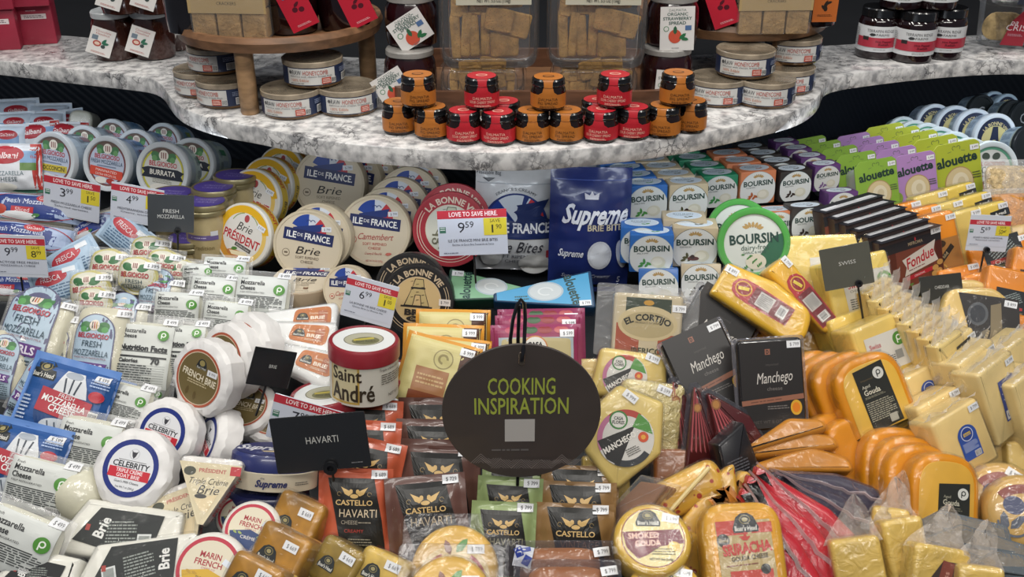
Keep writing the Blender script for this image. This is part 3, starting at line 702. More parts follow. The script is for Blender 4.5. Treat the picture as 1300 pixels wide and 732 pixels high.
for i, (k, px, py, yw) in enumerate([('f', 532, 139.5, 4), ('c', 612, 141.5, 2), ('f', 695.5, 143, 0), ('c', 779, 139.5, -4), ('f', 858, 137, 12)]):
    nm = 'orange-labelled fig' if k == 'f' else 'red-labelled cherry'
    up(clone(fig if k == 'f' else che), px, py, ZM + .0435, .0232, yw, f'small {nm} spread jar, {ordn[i]} from the left in the upper row', 'jar', 'small spread jars on the counter edge')
for i, (k, px, py) in enumerate([('c', 757, 170), ('c', 640, 172)]):
    up(dup(che), px, py, ZM, .0232, 0, ['red-labelled cherry jar hidden behind the fourth stack of spread jars', 'red-labelled cherry jar hidden behind the red pair in the middle'][i], 'jar', 'small spread jars on the counter edge')

# honeycomb tins
def honey():
    o = thing('honeycomb_tub'); r_ = .0435
    jar_body(o, [(.036, 0), (.041, .001), (r_, .006), (r_, .029), (.0425, .031)], M('#7a5a38', .2, .5, var=.3, vs=30, alpha=.93), 'tub', 44)
    jar_body(o, [(.0425, .030), (.0445, .031), (.0445, .0375), (.043, .0385), (.040, .0372), (.0, .0372)], M('#9c8f7c', .22, .6, var=.25, vs=40, alpha=.9), 'lid', 44)
    a = Art(.10, True); a.rect(0, 0, 124, 25, '#242f4c'); a.rect(-6, 0, 74, 23, '#c9c8c4'); a.text('RAW', -27, 6, 6.5, '#222630', w=14); a.text('HONEYCOMB', 1, 6, 6.5, '#a84434', w=36)
    a.ell(-37, 6, 2.6, 2.6, '#555555', n=10); a.text('delicious with cheese, bread, fruit', -6, .8, 2.4, '#444850', w=62); a.text('100% Edible', -22, -4.5, 4, '#b26a48', w=26); a.lines(-22, -9, 30, 2, 1, '#666666')
    a.rect(16, -6, 14, 9, '#b04632'); a.lines(16, -6, 11, 7, 3, '#e0cfc6'); a.bars(27, -6, 7, 7); a.bars(52, -5, 16, 9); a.lines(50, 6, 22, 7, 3, '#8f9ab4')
    a.build(o, cylf(r_ + .0003, .018), 'label'); return o
hc = honey()
for px, py, dz, yw, lb in [(291, 139.5, 0, -42, 'shallow honeycomb tub on the marble in front of the wooden stand leg at left'), (262, 126, 0, -40, 'honeycomb tub in the back, under the lifted one beside the left stand'),
    (279, 96, .039, -42, 'honeycomb tub stacked on two others under the left wooden stand'), (373.5, 153.5, 0, -8, 'honeycomb tub on the marble, left of a three-tub pyramid by the stand leg'),
    (443, 150, 0, 12, 'honeycomb tub on the marble, right of the three-tub pyramid'), (400, 113.5, .039, 2, 'honeycomb tub on top of the three-tub pyramid under the left stand'),
    (908, 138, 0, 2, 'honeycomb tub beside the last orange spread jar under the right stand'), (968, 139.5, 0, 8, 'honeycomb tub on the marble in front of the right stand leg'), (943, 102, .039, 4, 'honeycomb tub on top of the pyramid under the right stand'),
    (994, 122.5, 0, 14, 'honeycomb tub behind the right stand leg, on the marble'), (1003, 84, .039, 14, 'honeycomb tub stacked behind the right stand leg')]:
    up(clone(hc), px, py, ZM, .0435, yw, lb, 'tub', 'honeycomb tubs on the counter') if dz == 0 else up(clone(hc), px, py, ZM + dz, .0435, yw, lb, 'tub', 'honeycomb tubs on the counter')

# wooden cake stands on legs
def wood(h, sc=6):
    m = bpy.data.materials.new('wood'); m.use_nodes = True; nt = m.node_tree; b = nt.nodes['Principled BSDF']; b.inputs['Roughness'].default_value = .4
    tc = nt.nodes.new('ShaderNodeTexCoord'); mp = nt.nodes.new('ShaderNodeMapping'); mp.inputs['Scale'].default_value = (3, 14, 14); n = nt.nodes.new('ShaderNodeTexNoise'); n.inputs['Scale'].default_value = sc; n.inputs['Detail'].default_value = 5
    r_ = nt.nodes.new('ShaderNodeValToRGB'); e = r_.color_ramp.elements; c = lin(h); e[0].position = .3; e[1].position = .7; e[0].color = tuple(x*.45 for x in c[:3]) + (1,); e[1].color = c
    for a_, b_ in ((tc.outputs['Object'], mp.inputs[0]), (mp.outputs[0], n.inputs['Vector']), (n.outputs[0], r_.inputs[0]), (r_.outputs[0], b.inputs['Base Color'])): nt.links.new(a_, b_)
    return m
wd = wood('#8a6446'); wl = wood('#b08c66')
def stand(cx, cy, legs, lb, ztop=1.408):
    o = thing('wooden_cake_stand'); Rr = .155; zt = ztop - ZM
    V, F = lathe([(0, zt-.006), (.143, zt-.006), (.147, zt+.004), (.154, zt+.004), (.157, zt-.004), (.152, zt-.018), (.140, zt-.020), (0, zt-.020)], 64, cap=False); mesh_obj('plate', V, F, wd, parent=o)
    for a in legs:
        x, y = (.139-.01)*cos(R(a)), (.139-.01)*sin(R(a)); V, F = lathe([(.0125, 0), (.0135, .002), (.0135, zt-.019)], 20, cx=x, cy=y); mesh_obj('leg', V, F, wl, parent=o)
    o.location = (cx, cy, ZM); return tag(o, lb, 'cake stand', 'wooden stands on the counter')
P1 = on_z(355, 22, 1.408); P2 = Vector((.364, 1.715, 0))
stand(P1.x, P1.y, (-103, 10, 140), 'round wooden stand on legs at left, holding wrapped crackers and dark jam jars')
stand(P2.x, P2.y, (-65, 40, 160), 'round wooden stand on legs at right, beside the clear cracker boxes', 1.394)
ZP = 1.403
# wrapped cracker stacks
def crackers(w_, h, cols, rows):
    o = thing('cracker_pack', (0, 0, h/2)); d = w_*.62; cw = w_/cols
    for i in range(cols):
        for j in range(rows):
            V, F = prism(rect(cw*.94, h/rows*.96, .003, 2), d, .002, 2); V = [(v[0] - w_/2 + cw*(i+.5), v[1], v[2] + h/rows*j + .0005) for v in jit(V, .0008, 60, i+j*3)]
            mesh_obj('cracker', V, F, M('#a08052', .7, 0, 0, .5, 90, .16, 60, ('#6f5836', 420, .22)), parent=o)
    a = Art(w_); a.rect(0, 0, 104, 58, '#a58d62'); a.arc(0, 8, 17, 18, '#3d3428', 180, 360, 16); a.text('CRACKERS', 0, -16, 4, '#3d3428', w=26); a.lines(0, -7, 20, 5, 1, '#3d3428')
    a.build(o, flat(h*.54, 0, -.0015), 'label')
    V, F = prism(rect(w_*1.04, h*1.01, .004, 2), d*1.04, .004, 2, -.002); mesh_obj('plastic_wrap', jit(V, .001, 50, 4), F, film(haze=.06), parent=o); return o
o = crackers(.108, .125, 3, 3); up(o, 293, 49.5, ZP, 0, -4, 'clear-wrapped stack of square crackers with a kraft label on the left stand', 'crackers', 'cracker packs on the stands')
o = dup(o); up(o, 981, 44, 1.389, 0, 3, 'clear-wrapped stack of square crackers with a kraft label on the right stand', 'crackers', 'cracker packs on the stands')
# jam jars with paper-string tags
def tagcard(o, pts, y, face, name='hang_tag'):
    """paper tag: four corners (x,z) at depth y"""
    P4 = [Vector((p[0], y - (p[2] if len(p) > 2 else 0), p[1])) for p in pts]; u = P4[1]-P4[0]; v = P4[0]-P4[3]; a = Art(u.length); k = v.length/u.length
    a.rect(0, 0, 100, 100*k, '#d6d3d0'); face(a, k); c = sum(P4, Vector())/4; un = u.normalized(); vn = (v - un*v.dot(un)).normalized()
    a.build(o, lambda x, z, f: tuple(c + un*x + vn*z + Vector((0, -f, 0))), name)
def t_red(a, k): a.rect(0, 0, 100, 100*k, '#b01c30'); a.ell(-8, -8, 10, 9, '#4c0f1c'); a.ell(14, -14, 10, 9, '#4c0f1c'); a.leaf(4, 8, 26, '#4c0f1c', 30); a.rect(-20, 30*k, 24, 20, '#5a6f94'); a.text('SPREAD', 16, 34*k, 10, '#e2c4c6', w=44); a.lines(0, -40*k, 50, 8, 2, '#d9a9ae')
def t_straw(a, k):
    a.text('DALMATIA', 0, 42*k, 7, '#31544a', w=50); a.text('ORGANIC', 0, 33*k, 9, '#31544a', w=60, bold=.02); a.text('STRAWBERRY', 0, 23*k, 9, '#31544a', w=84, bold=.02); a.text('SPREAD', 0, 13*k, 9, '#31544a', w=50, bold=.02)
    a.ell(-32, 0, 8, 8, '#3c7a50'); a.ell(-32, 0, 6, 6, '#d6d3d0'); a.rect(32, 2, 18, 14, '#4f6c96'); a.ell(-6, -22, 19, 20, '#c4523c'); a.leaf(-6, -4, 26, '#2f5f42', 90); a.leaf(16, -22, 26, '#2c6a44', 40); a.leaf(22, -30, 24, '#2c6a44', -10); a.lines(0, -44*k, 30, 4, 1, '#777777')
def t_orange(a, k): a.rect(0, 0, 100, 100*k, '#b5622a'); a.leaf(0, 12, 34, '#2b2018', 70); a.leaf(12, 18, 26, '#2b2018', 20); a.leaf(-10, 0, 26, '#2b2018', 130); a.ell(0, -6, 8, 10, '#2b2018'); a.lines(0, -32, 60, 10, 2, '#4c2d16')
def t_choc(a, k): a.text('Chocolate', 0, 38*k, 9, '#a8453e', w=62); a.text('Hazelnut', 0, 28*k, 9, '#a8453e', w=56); a.rect(-28, 12*k, 24, 20, '#6f7d8a'); a.ell(-14, -10, 17, 13, '#a8443c'); a.ell(-14, -10, 11, 7, '#d8bfae'); a.leaf(12, 4, 30, '#2f6a52', 60); a.leaf(20, -4, 28, '#2f6a52', 10); a.ell(12, -18, 9, 8, '#3a4644'); a.lines(0, -40*k, 60, 8, 2, '#b8746c')
def big_jar(r_, h, body, lidc, lidh=.016, hexa=False, name='jam_jar', sh=.12):
    o = thing(name)
    jar_body(o, [(r_*.82, 0), (r_*.93, .002), (r_*.99, h*.22), (r_, h*.5), (r_*.95, h*.74), (r_*.84, h*.86), (r_*.82, h*.9)], M(body, sh, .8, var=.25, vs=18), 'jar', 6 if hexa else 40)
    V, F = lathe([(r_*.84, h*.86), (r_*.88, h*.87), (r_*.90, h*.88), (r_*.90, h-.002), (r_*.86, h), (0, h)], 40); mesh_obj('lid', jit(V, .0006, 70), F, M(lidc, .45, .2, var=.1, vs=60), parent=o)
    return o
rj = big_jar(.040, .098, '#1a0608', '#26262a'); tagcard(rj, [(-.045, .060), (-.006, .075), (.006, .012), (-.030, 0)][:4] if 0 else [(-.018, .064), (.020, .080), (.042, .022), (.006, .004)], -.0425, t_red)
for px, py, yw, lb in [(372, 46, -6, 'dark jam jar with a slanting red cherry tag next to crackers on the left stand'), (440, 42, 4, 'dark jam jar with a red cherry tag at the right rim of the left stand'), (905, 41, -4, 'dark jam jar with a slanting red cherry tag on the right stand')]:
    q = clone(rj); up(q, px, py, ZP if px < 600 else 1.389, .038, yw, lb, 'jar', 'dark cherry jars on the stands')
oj = big_jar(.036, .09, '#180a08', '#26262a'); tagcard(oj, [(-.014, .056), (.024, .056), (.022, .010), (-.018, .012)], -.040, t_orange); up(oj, 1030, 36, 1.389, .034, 20, 'dark jam jar with an orange tag at the right rim of the right stand', 'jar')
dj = big_jar(.033, .10, '#141012', '#26262a'); up(dj, 243, 45, ZP, .03, -20, 'black unlabelled jam jar at the left rim of the left stand', 'jar')
# oval wooden tray behind the spread jars
T0 = on_z(489, 157, ZM); T1 = on_z(872, 157, ZM); ty0 = 1.445; tw = T1.x - T0.x; tcx = (T0.x + T1.x)/2
o = thing('wooden_tray'); ol = round_poly([(-tw/2, 0), (tw/2, 0), (tw/2, .26), (-tw/2, .26)], .07, 8); il = inset(ol, .009); n = len(ol); V = []; F = []
for q, z in ((ol, 0), (ol, .036), (il, .036), (il, .006)): V += [(p[0], p[1], z) for p in q]
for k in range(3):
    for i in range(n): j = (i+1) % n; F.append((k*n+i, k*n+j, (k+1)*n+j, (k+1)*n+i))
mesh_obj('tray_wall', V, F, wood('#6d4a36'), parent=o, ang=40); V, F = prism(inset(ol, .0085), .005, .0005, 1); mesh_obj('tray_base', [(x, z, y + .001) for x, y, z in V], F, wd, parent=o)
o.location = (tcx, ty0, ZM); tag(o, 'low round-cornered walnut tray behind the spread jars, holding jam jars and cracker boxes', 'tray')
# strawberry jars
def straw(tagpts, y=-.043): o = big_jar(.040, .074, '#2a0c10', '#8d8a86', name='strawberry_jar'); tagcard(o, tagpts, y, t_straw); return o
zt = ZM + .0065
s1 = straw([(-.064, .036), (-.022, .060), (.000, .020), (-.042, -.002)], -.046); up(s1, 523, 131, zt, .040, 4, 'dark strawberry jar with a strawberry tag, lower of two at the left', 'jar', 'strawberry jars in the tray')
s2 = straw([(-.040, .034), (.006, .062), (.040, .026), (-.016, -.006)]); up(s2, 524, 62, zt + .0745, .038, 0, 'dark strawberry jar, upper of two at left, large white tag with a strawberry', 'jar', 'strawberry jars in the tray')
s3 = straw([(-.012, .048), (.030, .046), (.028, .0), (-.014, .002)]); up(s3, 843, 128, zt, .040, -2, 'dark strawberry jar at right of tray, under another, tag half hidden', 'jar', 'strawberry jars in the tray')
s4 = straw([(-.020, .062), (.030, .064), (.026, .0), (-.022, -.002)]); up(s4, 851, 62, zt + .0745, .038, 6, 'dark strawberry jar at right, upper one, straight white tag next to the cracker box', 'jar', 'strawberry jars in the tray')
# clear cracker boxes
clearm = film('#ffffff', .02, 14, .25, .8); crk = M('#c99d58', .7, 0, 0, .7, 80, .2, 50, ('#7d5f36', 320, .2))
def clam(w_, h, d, lab=True, seed=1):
    o = thing('cracker_box', (0, 0, h/2)); r0 = random.Random(seed)
    V, F = prism(rect(w_, h, w_*.16, 6), d, .008, 4); V2, F2 = prism(rect(w_*.84, h*.84, w_*.12, 6), .006, .004, 3, -.004); V2 = [(x, y, z + h*.08) for x, y, z in V2]
    V3, F3 = prism([(x, z) for x, z in inset(rect(w_, h, w_*.16, 6), -.004)], .004, .0015, 1, d*.55); V, F = merge((V, F), (V2, F2), (V3, F3)); mesh_obj('clear_plastic_box', V, F, clearm, parent=o)
    cs = [(-.34, .08, .10, .42, 3), (-.26, .09, .10, .44, -4), (-.15, .10, .11, .40, 4), (-.05, .10, .10, .43, -2)] if seed % 2 else [(.33, .09, .10, .42, -3), (-.34, .09, .10, .44, 3), (-.24, .10, .11, .42, -3)]
    cs += [(a_, b_ + .40, c_ + .02, .34, -d_) for a_, b_, c_, e_, d_ in cs]
    sq = [(.16, .10, .30, .26, 1), (.26, .30, .26, .26, -14), (.08, .36, .30, .24, -12), (.20, .56, .30, .26, 8), (-.02, .60, .28, .24, 14)] if seed % 2 else [(-.02, .10, .34, .28, -5), (.14, .30, .30, .28, 12), (-.10, .38, .30, .26, 16), (.10, .58, .32, .26, -8), (-.14, .62, .26, .22, 4)]
    for i, (x, z, cw, ch, a) in enumerate(cs + sq):
        big = i >= len(cs); V, F = prism(rect(cw*w_, ch*h if not big else ch*w_, .004, 2), d*.55 if not big else .004, .002, 1, (0 if not big else -.008 - .005*((i - len(cs)) % 3)) + (.018 if not big else .022)); V = jit(V, .0018, 45, i*3+seed); c_, s_ = cos(R(a)), sin(R(a))
        mesh_obj('cracker', [(x*w_ + v[0]*c_ - v[2]*s_, v[1], v[0]*s_ + v[2]*c_ + h*z) for v in V], F, crk, parent=o)
    if lab:
        a = Art(w_*.74); a.rect(0, 30, 104, 90, '#b7b4a2'); a.rect(0, 2, 104, 1, '#8d8a7c'); a.text('ORGANIC', 0, 12, 5.5, '#a35a4c', w=30); a.lines(0, 2, 54, 9, 3, '#55554e'); a.text('NET WT. 5.5 OZ (156g)', 0, -9, 5, '#33332e', w=46, bold=.02)
        a.rect(-40, 1, 11, 9, '#5a6f88'); a.ell(38, 0, 7, 7, '#3e6e52'); a.ell(38, 0, 5.4, 5.4, '#c4c6b8'); a.text('USDA', 38, 0, 2.6, '#3e6e52', w=8)
        for k, x in enumerate((-34, -26, 22, 30, 38)): a.leaf(x, 24 + k % 2*3, 8, '#2c2c30', k*40)
        a.build(o, flat(h*.73, w_*.045, -.0052), 'label')
    return o
cw = .137*1.02
for px, yw, sd, lb in [(622, 2, 1, 'clear plastic box of square crackers with cream label, left one of the upper pair'), (757, -2, 5, 'clear plastic box of square crackers with cream label, right one of the upper pair')]:
    q = clam(cw, .150, .06, True, sd); q.location = Vector((0, 0, 0)); P = on_y(px, 88, 1.487); q.location = P; q.rotation_euler = (0, 0, R(yw)); tag(q, lb, 'crackers', 'clear cracker boxes in the tray')
for px, yw, sd, lb in [(612, 0, 8, 'clear cracker box lying under the left upper box, inside the walnut tray'), (757, 0, 9, 'clear cracker box lying under the right upper box, inside the walnut tray')]:
    q = clam(.125, .052, .06, False, sd); P = on_y(px, 88, 1.487); q.location = (P.x, P.y + .006, zt + .001); tag(q, lb, 'crackers', 'clear cracker boxes in the tray'); LZ = P.z
# chocolate spread jars at left, two on top of two, one behind
cj = big_jar(.037, .082, '#3a1d16', '#b9bdbf', name='chocolate_jar'); tagcard(cj, [(-.042, .052, 0), (-.008, .066, 0), (.004, .018, .003), (-.028, .004, .003)][0:0] or [(-.030, .066), (.006, .050), (-.012, .008), (-.050, .024)], -.040, t_choc)
for px, py, dz, yw, lb in [(151, 78.5, 0, -2, 'chocolate spread jar with white tag, front left on the marble'), (199, 77.5, 0, 0, 'chocolate spread jar with white tag, nearer the wooden stand'), (158, 20, .083, 8, 'chocolate spread jar stacked on top of the left one'), (200, 20, .083, 10, 'chocolate spread jar stacked on top, beside the wooden stand'), (224, 66, 0, 10, 'chocolate spread jar half hidden behind the front pair')]:
    up(clone(cj), px, py, ZM + dz, .036, yw, lb, 'jar', 'chocolate spread jars at left')
# red cartons
def a_red(a): a.rect(2, 22, 64, 14, '#cfc4c4'); a.lines(2, 22, 50, 9, 2, '#4a3a40'); a.lines(2, 38, 36, 4, 1, '#dcb6bc')
bw = .066; rb = carton('red_carton', bw, .072, .05, M('#8d1c34', .5, .1, bump=.3, bs=25), a_red)
for px, py, dz, yw, lb in [(49, 56.5, 0, 14, 'dark red carton at the marble edge, lower row nearest the chocolate jars'), (2, 64, 0, 14, 'dark red carton in the lower row, cut by the edge of the picture'), (38, 8.5, .0725, 14, 'dark red carton stacked on the lower one nearest the chocolate jars'), (-8, 13, .0725, 14, 'dark red carton stacked at the picture edge')]:
    up(clone(rb), px, py, ZM + dz, 0, yw, lb, 'box', 'dark red cartons')
# relish jars at right
def a_rel(a):
    a.rect(0, 0, 150, 62, '#c9cbcd'); a.text('TERRAPIN RIDGE', 0, 20, 7, '#3a3a3c', w=66); a.text('FARMS', 6, 11, 5.5, '#3a3a3c', w=30); a.leaf(-18, 11, 16, '#2a2a2c'); a.rect(8, -8, 134, 24, '#a83040'); a.rect(-34, 1, 15, 9, '#2b2526'); a.text('Hot Pepper', 10, -5, 5, '#5c1a26', w=38, bold=.02); a.text('Relish', 10, -12, 5, '#5c1a26', w=24, bold=.02); a.lines(8, -25, 40, 3, 1, '#777777'); a.lines(-62, 4, 16, 40, 9, '#888888')
def relish():
    o = thing('relish_jar'); r_ = .0345
    jar_body(o, [(.030, 0), (.0335, .002), (r_, .006), (r_, .062), (.032, .069), (.029, .072)], M('#1c0d10', .12, .7, var=.2), 'jar', 36)
    jar_body(o, [(.0305, .071), (.032, .0715), (.032, .084), (.0305, .086), (0, .086)], M('#121214', .22, .6), 'lid', 36)
    a = Art(.07, True); a_rel(a); a.build(o, cylf(r_ + .0003, .036), 'label'); return o
rl = relish()
for px, py, dz, yw, lb in [(1109, 76.5, 0, 8, 'black-lidded red relish jar on the marble, left of the bottom row at right'), (1155, 81.5, 0, 14, 'black-lidded red relish jar on the marble, middle and nearest of the bottom row'), (1192, 77, 0, 10, 'black-lidded red relish jar on the marble, half hidden at the right of the row'), (1141, 14, .0865, 6, 'red relish jar on the upper level, left of two'), (1186, 14, .0865, 8, 'red relish jar on the upper level, right of two')]:
    up(clone(rl), px, py, ZM + dz, .0345, yw, lb, 'jar', 'red relish jars at right')
# crisp tubs
def crisp(c):
    o = thing('crisps_tub', (0, 0, .04)); V, F = lathe([(.034, 0), (.037, .003), (.043, .074), (.0455, .076), (.0455, .084), (.043, .086), (0, .086)], 8); V = [(x*1.05, y, z) for x, y, z in V]
    for i in range(5):
        V2, F2 = prism(circ(.024, 18), .006, .002, 2); a = -1.7 + i*.36
        mesh_obj('toasted_crisp', [(x + .006*i - .014, y + .002*i - .034, z*1.05 + .012) for x, y, z in jit(V2, .0015, 60, i)], F2, M('#b39a6c', .7, 0, 0, .8, 70, .25, 60), parent=o)
    mesh_obj('clear_plastic_tub', V, F, clearm, parent=o, ang=20)
    a = Art(.06, True); a.poly([(-20, -54), (44, -54), (50, 44), (26, 50), (2, 20)], c); a.text('pa', 8, 16, 14, '#dccfd2', w=20, sh=.3); a.text('CRIS', 14, 0, 18, '#dccfd2', w=54, sh=.15); a.lines(16, -22, 40, 8, 2, '#c79aa4'); a.build(o, lambda x, z, f: (x + .008, -.0415 - .07*z - f - .003, z + .040), 'label'); return o
ct = crisp('#9c2434'); up(ct, 1266, 62, ZM, .043, 8, 'clear tub of toasted crisps with a red label on the marble at far right', 'crisps', 'crisp tubs'); q = dup(ct); up(q, 1320, 67, ZM, .043, 8, 'clear tub of toasted crisps cut by the right picture edge', 'crisps', 'crisp tubs')
ct2 = crisp('#2a2e3c'); up(ct2, 1288, 11, ZM + .0865, .043, 8, 'clear crisp tub with a dark label stacked on the two red-labelled ones', 'crisps', 'crisp tubs')
# equipment beyond the counter
def chair_like(x, y, yaw, lb):
    o = thing('office_chair'); m1 = M('#33363c', .45, .2); m2 = M('#8a8e96', .3, 0, .8)
    V, F = prism(rect(.46, .5, .10, 5), .07, .03, 3); mesh_obj('backrest', [(a, b + .2, c + .85) for a, b, c in V], F, m1, parent=o)
    V, F = prism(rect(.50, .48, .10, 5), .08, .03, 3); mesh_obj('seat', [(a, c - .24, .46 + b) for a, b, c in V], F, m1, parent=o)
    V, F = tube([(0, 0, .06), (0, 0, .46)], .03); mesh_obj('gas_column', V, F, m2, parent=o)
    for s in (-1, 1): V, F = tube([(s*.24, -.15, .48), (s*.27, -.15, .70), (s*.27, .20, .72), (s*.2, .26, .95)], .014); mesh_obj('armrest', V, F, m2, parent=o)
    for k in range(5): a = k*2*pi/5; V, F = tube([(0, 0, .09), (.28*cos(a), .28*sin(a), .05), (.30*cos(a), .30*sin(a), .0)], .018); mesh_obj('leg', V, F, m2, parent=o)
    o.location = (x, y, 0); o.rotation_euler = (0, 0, R(yaw)); return tag(o, lb, 'chair', 'chairs behind the counter')
chair_like(-.95, 2.55, 20, 'dark chair behind the counter beyond the chocolate jars'); chair_like(.62, 2.75, -25, 'dark chair behind the counter beyond the right wooden stand'); chair_like(1.45, 2.7, 10, 'dark chair behind the counter beyond the relish jars')
mozz = lambda h: M(h, .42, .5, 0, .5, 38, .06, 14)
# ================================================================== LEFT PART OF THE DISPLAY
# white, red and blue bags of mozzarella at the far left
def a_galb(a):
    a.rect(0, 0, 100, 92, '#d3d6dc'); a.poly([(30, 46), (50, 46), (50, -46), (38, -46)], '#b0352f'); a.rect(28, 18, 26, 30, '#7fa3c9'); a.rect(28, 4, 26, 14, '#5d7f3c'); a.ell(-12, 26, 34, 17, '#a62632'); a.text('Galbani', -12, 25, 11, '#e6d9d9', w=46, sh=.2, bold=.02)
    a.text('MOZZARELLA', -8, -8, 8, '#6a7f86', w=58); a.text('CHEESE', -8, -19, 8, '#44585e', w=36); a.ell(-16, -34, 24, 8, '#e6e4dc'); a.rect(0, -42, 100, 6, '#3d6f5c')
def a_galb2(a):
    a.rect(0, 0, 100, 90, '#c9d6e4'); a.rect(0, 0, 60, 40, '#6f94bd'); a.rect(-6, -16, 66, 14, '#a9794a'); a.ell(4, 22, 24, 11, '#a62632'); a.text('Galbani', 4, 22, 7, '#e6d9d9', w=32, sh=.2); a.ell(28, -20, 14, 14, '#e2dcc4'); a.rect(0, -40, 100, 8, '#5c8a4a')
G1 = 'white bags of mozzarella at far left'
gal = [(14, 214, .100, 3, a_galb, 'large white and red mozzarella bag at the left picture edge, frontmost'), (6, 183, .085, 2, a_galb2, 'white mozzarella bag with a red oval, second row at the left picture edge'), (48, 180, .085, -4, a_galb, 'white bag with red corner stripe, standing behind the leftmost round tub'),
       (84, 170, .08, 4, a_galb, 'white bag with a red stripe directly behind the leftmost tub rim'), (16, 158, .085, 0, a_galb2, 'pale blue landscape bag at the left picture edge, third row'), (54, 157, .085, 3, a_galb2, 'pale blue landscape bag in the third row, middle'), (82, 152, .075, -5, a_galb2, 'pale blue landscape bag at the right end of the third row'),
       (18, 145, .10, 0, a_galb2, 'rearmost pale bag at the left picture edge against the dark wall'), (62, 148, .09, 2, a_galb2, 'rearmost pale bag in the middle against the dark wall')]
for i, (px, py, w_, ro, ar, lb) in enumerate(gal):
    o = pillow('mozzarella_bag', w_, w_*.95, .034, foil('#cdd5de'), ar, p=2.4, seed=i, part='bag', wr=.002)
    put(o, px, py + (8 if py < 175 else 0), .01 + .014*(8-i)/8, 22, 10, ro, lb, 'cheese', G1)
o = block('mozzarella_bag', rect(.05, .06, .02, 5), .05, mozz('#d5d3c2'), None); put(o, 101, 158, .02, 25, 0, 6, 'plain cream block in clear film at the end of the bag rows', 'cheese')
# round deli tubs on their sides
def bb(cols):
    def f(a):
        a.rect(0, 0, 260, 44, cols[0])
        for k in range(-5, 6): a.rect(k*22, 4*(k % 2), 12, 22, cols[1 + k % 2]); a.lines(k*22+4, -12, 14, 12, 4, '#5b6d80')
    return f
B = {'BOCCONCINI': ('#a9b8c6', '#7f9a9a', '#8f6f7c'), 'MARINATED': ('#8ea4c8', '#7a5a72', '#4f74a8'), 'BURRATA': ('#c3d3cf', '#4e8a68', '#a9bccb'), 'PEARLS': ('#8fb4d4', '#93a95e', '#5c86b4')}
G = 'round mozzarella tubs lying on their sides'
for k, px, py, wp, yw, lb in [('BOCCONCINI', 66, 203, 72, -4, 'round tub with a yellow-bannered blue label, front row nearest the left edge'), ('MARINATED', 135, 208, 71, -2, 'round tub with an orange-red banner on blue, middle of the front row'), ('BURRATA', 206, 218, 76, 0, 'round tub with black banner and yellow ring, right end of the front row'),
        ('BOCCONCINI', 106, 188, 58, -2, 'round tub in the second row between the first two front tubs'), ('MARINATED', 172, 192, 56, 0, 'round tub in the second row behind the orange-bannered one'), ('BURRATA', 243, 207, 64, 2, 'yellow-ringed tub with a bluish body in the second row, nearest the glass jars'),
        ('PEARLS', 142, 177, 52, 0, 'third-row tub against the dark wall, left of two'), ('PEARLS', 207, 181, 50, 2, 'third-row tub against the dark wall, right of two')]:
    m_ = S(px, py, .03); o = tub('cheese_tub', wp*m_, art_belg(k), .92, '#cdd3d8', '#bccbd8', bb(B[k])); put(o, px, py, .03, 17, yw - 15, 3, lb, 'tub', G)
# price signs and the fresh mozzarella card
def W(px, py, lf, n): return n*S(px, py, lf)
o = sign('price_sign', W(91,252,.06,74), W(91,252,.06,52), price_art(('3', '99'), ('1', '50'), 'FRESH MOZZARELLA CHEESE', 'Selected varieties')); put(o, 91, 252, .06, 8, -6, 9, 'pale price sign 3.99 with a red strip in front of the round tubs', 'sign', 'price signs')
o = sign('price_sign', W(174,260,.07,68), W(174,260,.07,50), price_art(('4', '99'), ('1', '00'), 'MEDITERRANEAN CHEESE', 'Creamy, assorted')); put(o, 174, 260, .07, 8, -4, 9, 'pale price sign 4.99 half behind the fresh mozzarella card', 'sign', 'price signs')
o = sign('name_card', W(217,271,.09,56), W(217,271,.09,50), art_card('FRESH', 'MOZZARELLA'), '#3f4245', clip=.01); put(o, 217, 271, .09, 4, 14, 8, 'dark grey card reading FRESH MOZZARELLA held by a black clip', 'sign', 'dark name cards')
o = sign('price_sign', W(22,325,.085,72), W(22,325,.085,56), price_art(('9', '99'), ('8', '99'), 'LACTOSE FREE FRESH', 'MOZZARELLA CHEESE', 'LOVE TO SAVE HERE.')); put(o, 22, 325, .085, 8, 2, 3, 'price sign at the left edge saying SAVE 8.99 over the white logs', 'sign', 'price signs')
# jars with purple lids
def a_purp(a): a.ell(0, 0, 47, 47, '#4d3f8c', n=36); a.text('Clotted', 0, 8, 13, '#8f84bd', w=50, sh=.2); a.text('CREAM', 0, -12, 11, '#8f84bd', w=50)
def pjar():
    r_ = .036; o = thing('cream_jar', (0, 0, .095)); jar_body(o, [(.029, 0), (.033, .002), (.034, .01), (.034, .06), (.031, .072), (.031, .078)], M('#b3a176', .2, .6, var=.08), 'jar')
    jar_body(o, [(.0335, .077), (.0365, .078), (.0365, .083), (.035, .085), (.0365, .087), (.0365, .092), (.035, .095), (.033, .094), (0, .094)], M('#8a7f5c', .38, .2, .5), 'lid')
    a = Art(.067); a_purp(a); a.build(o, topf(0, .0942), 'lid_print'); a = Art(.06, True); a.rect(0, 10, 90, 14, '#6a5a8c'); a.lines(0, 10, 60, 5, 1, '#c9c0da'); a.text('Tradition', 0, -18, 12, '#6f5f38', w=60, sh=.2); a.rect(34, 22, 20, 13, '#cfcfd2'); a.build(o, cylf(.0343, .036), 'label'); return o
pj = pjar()
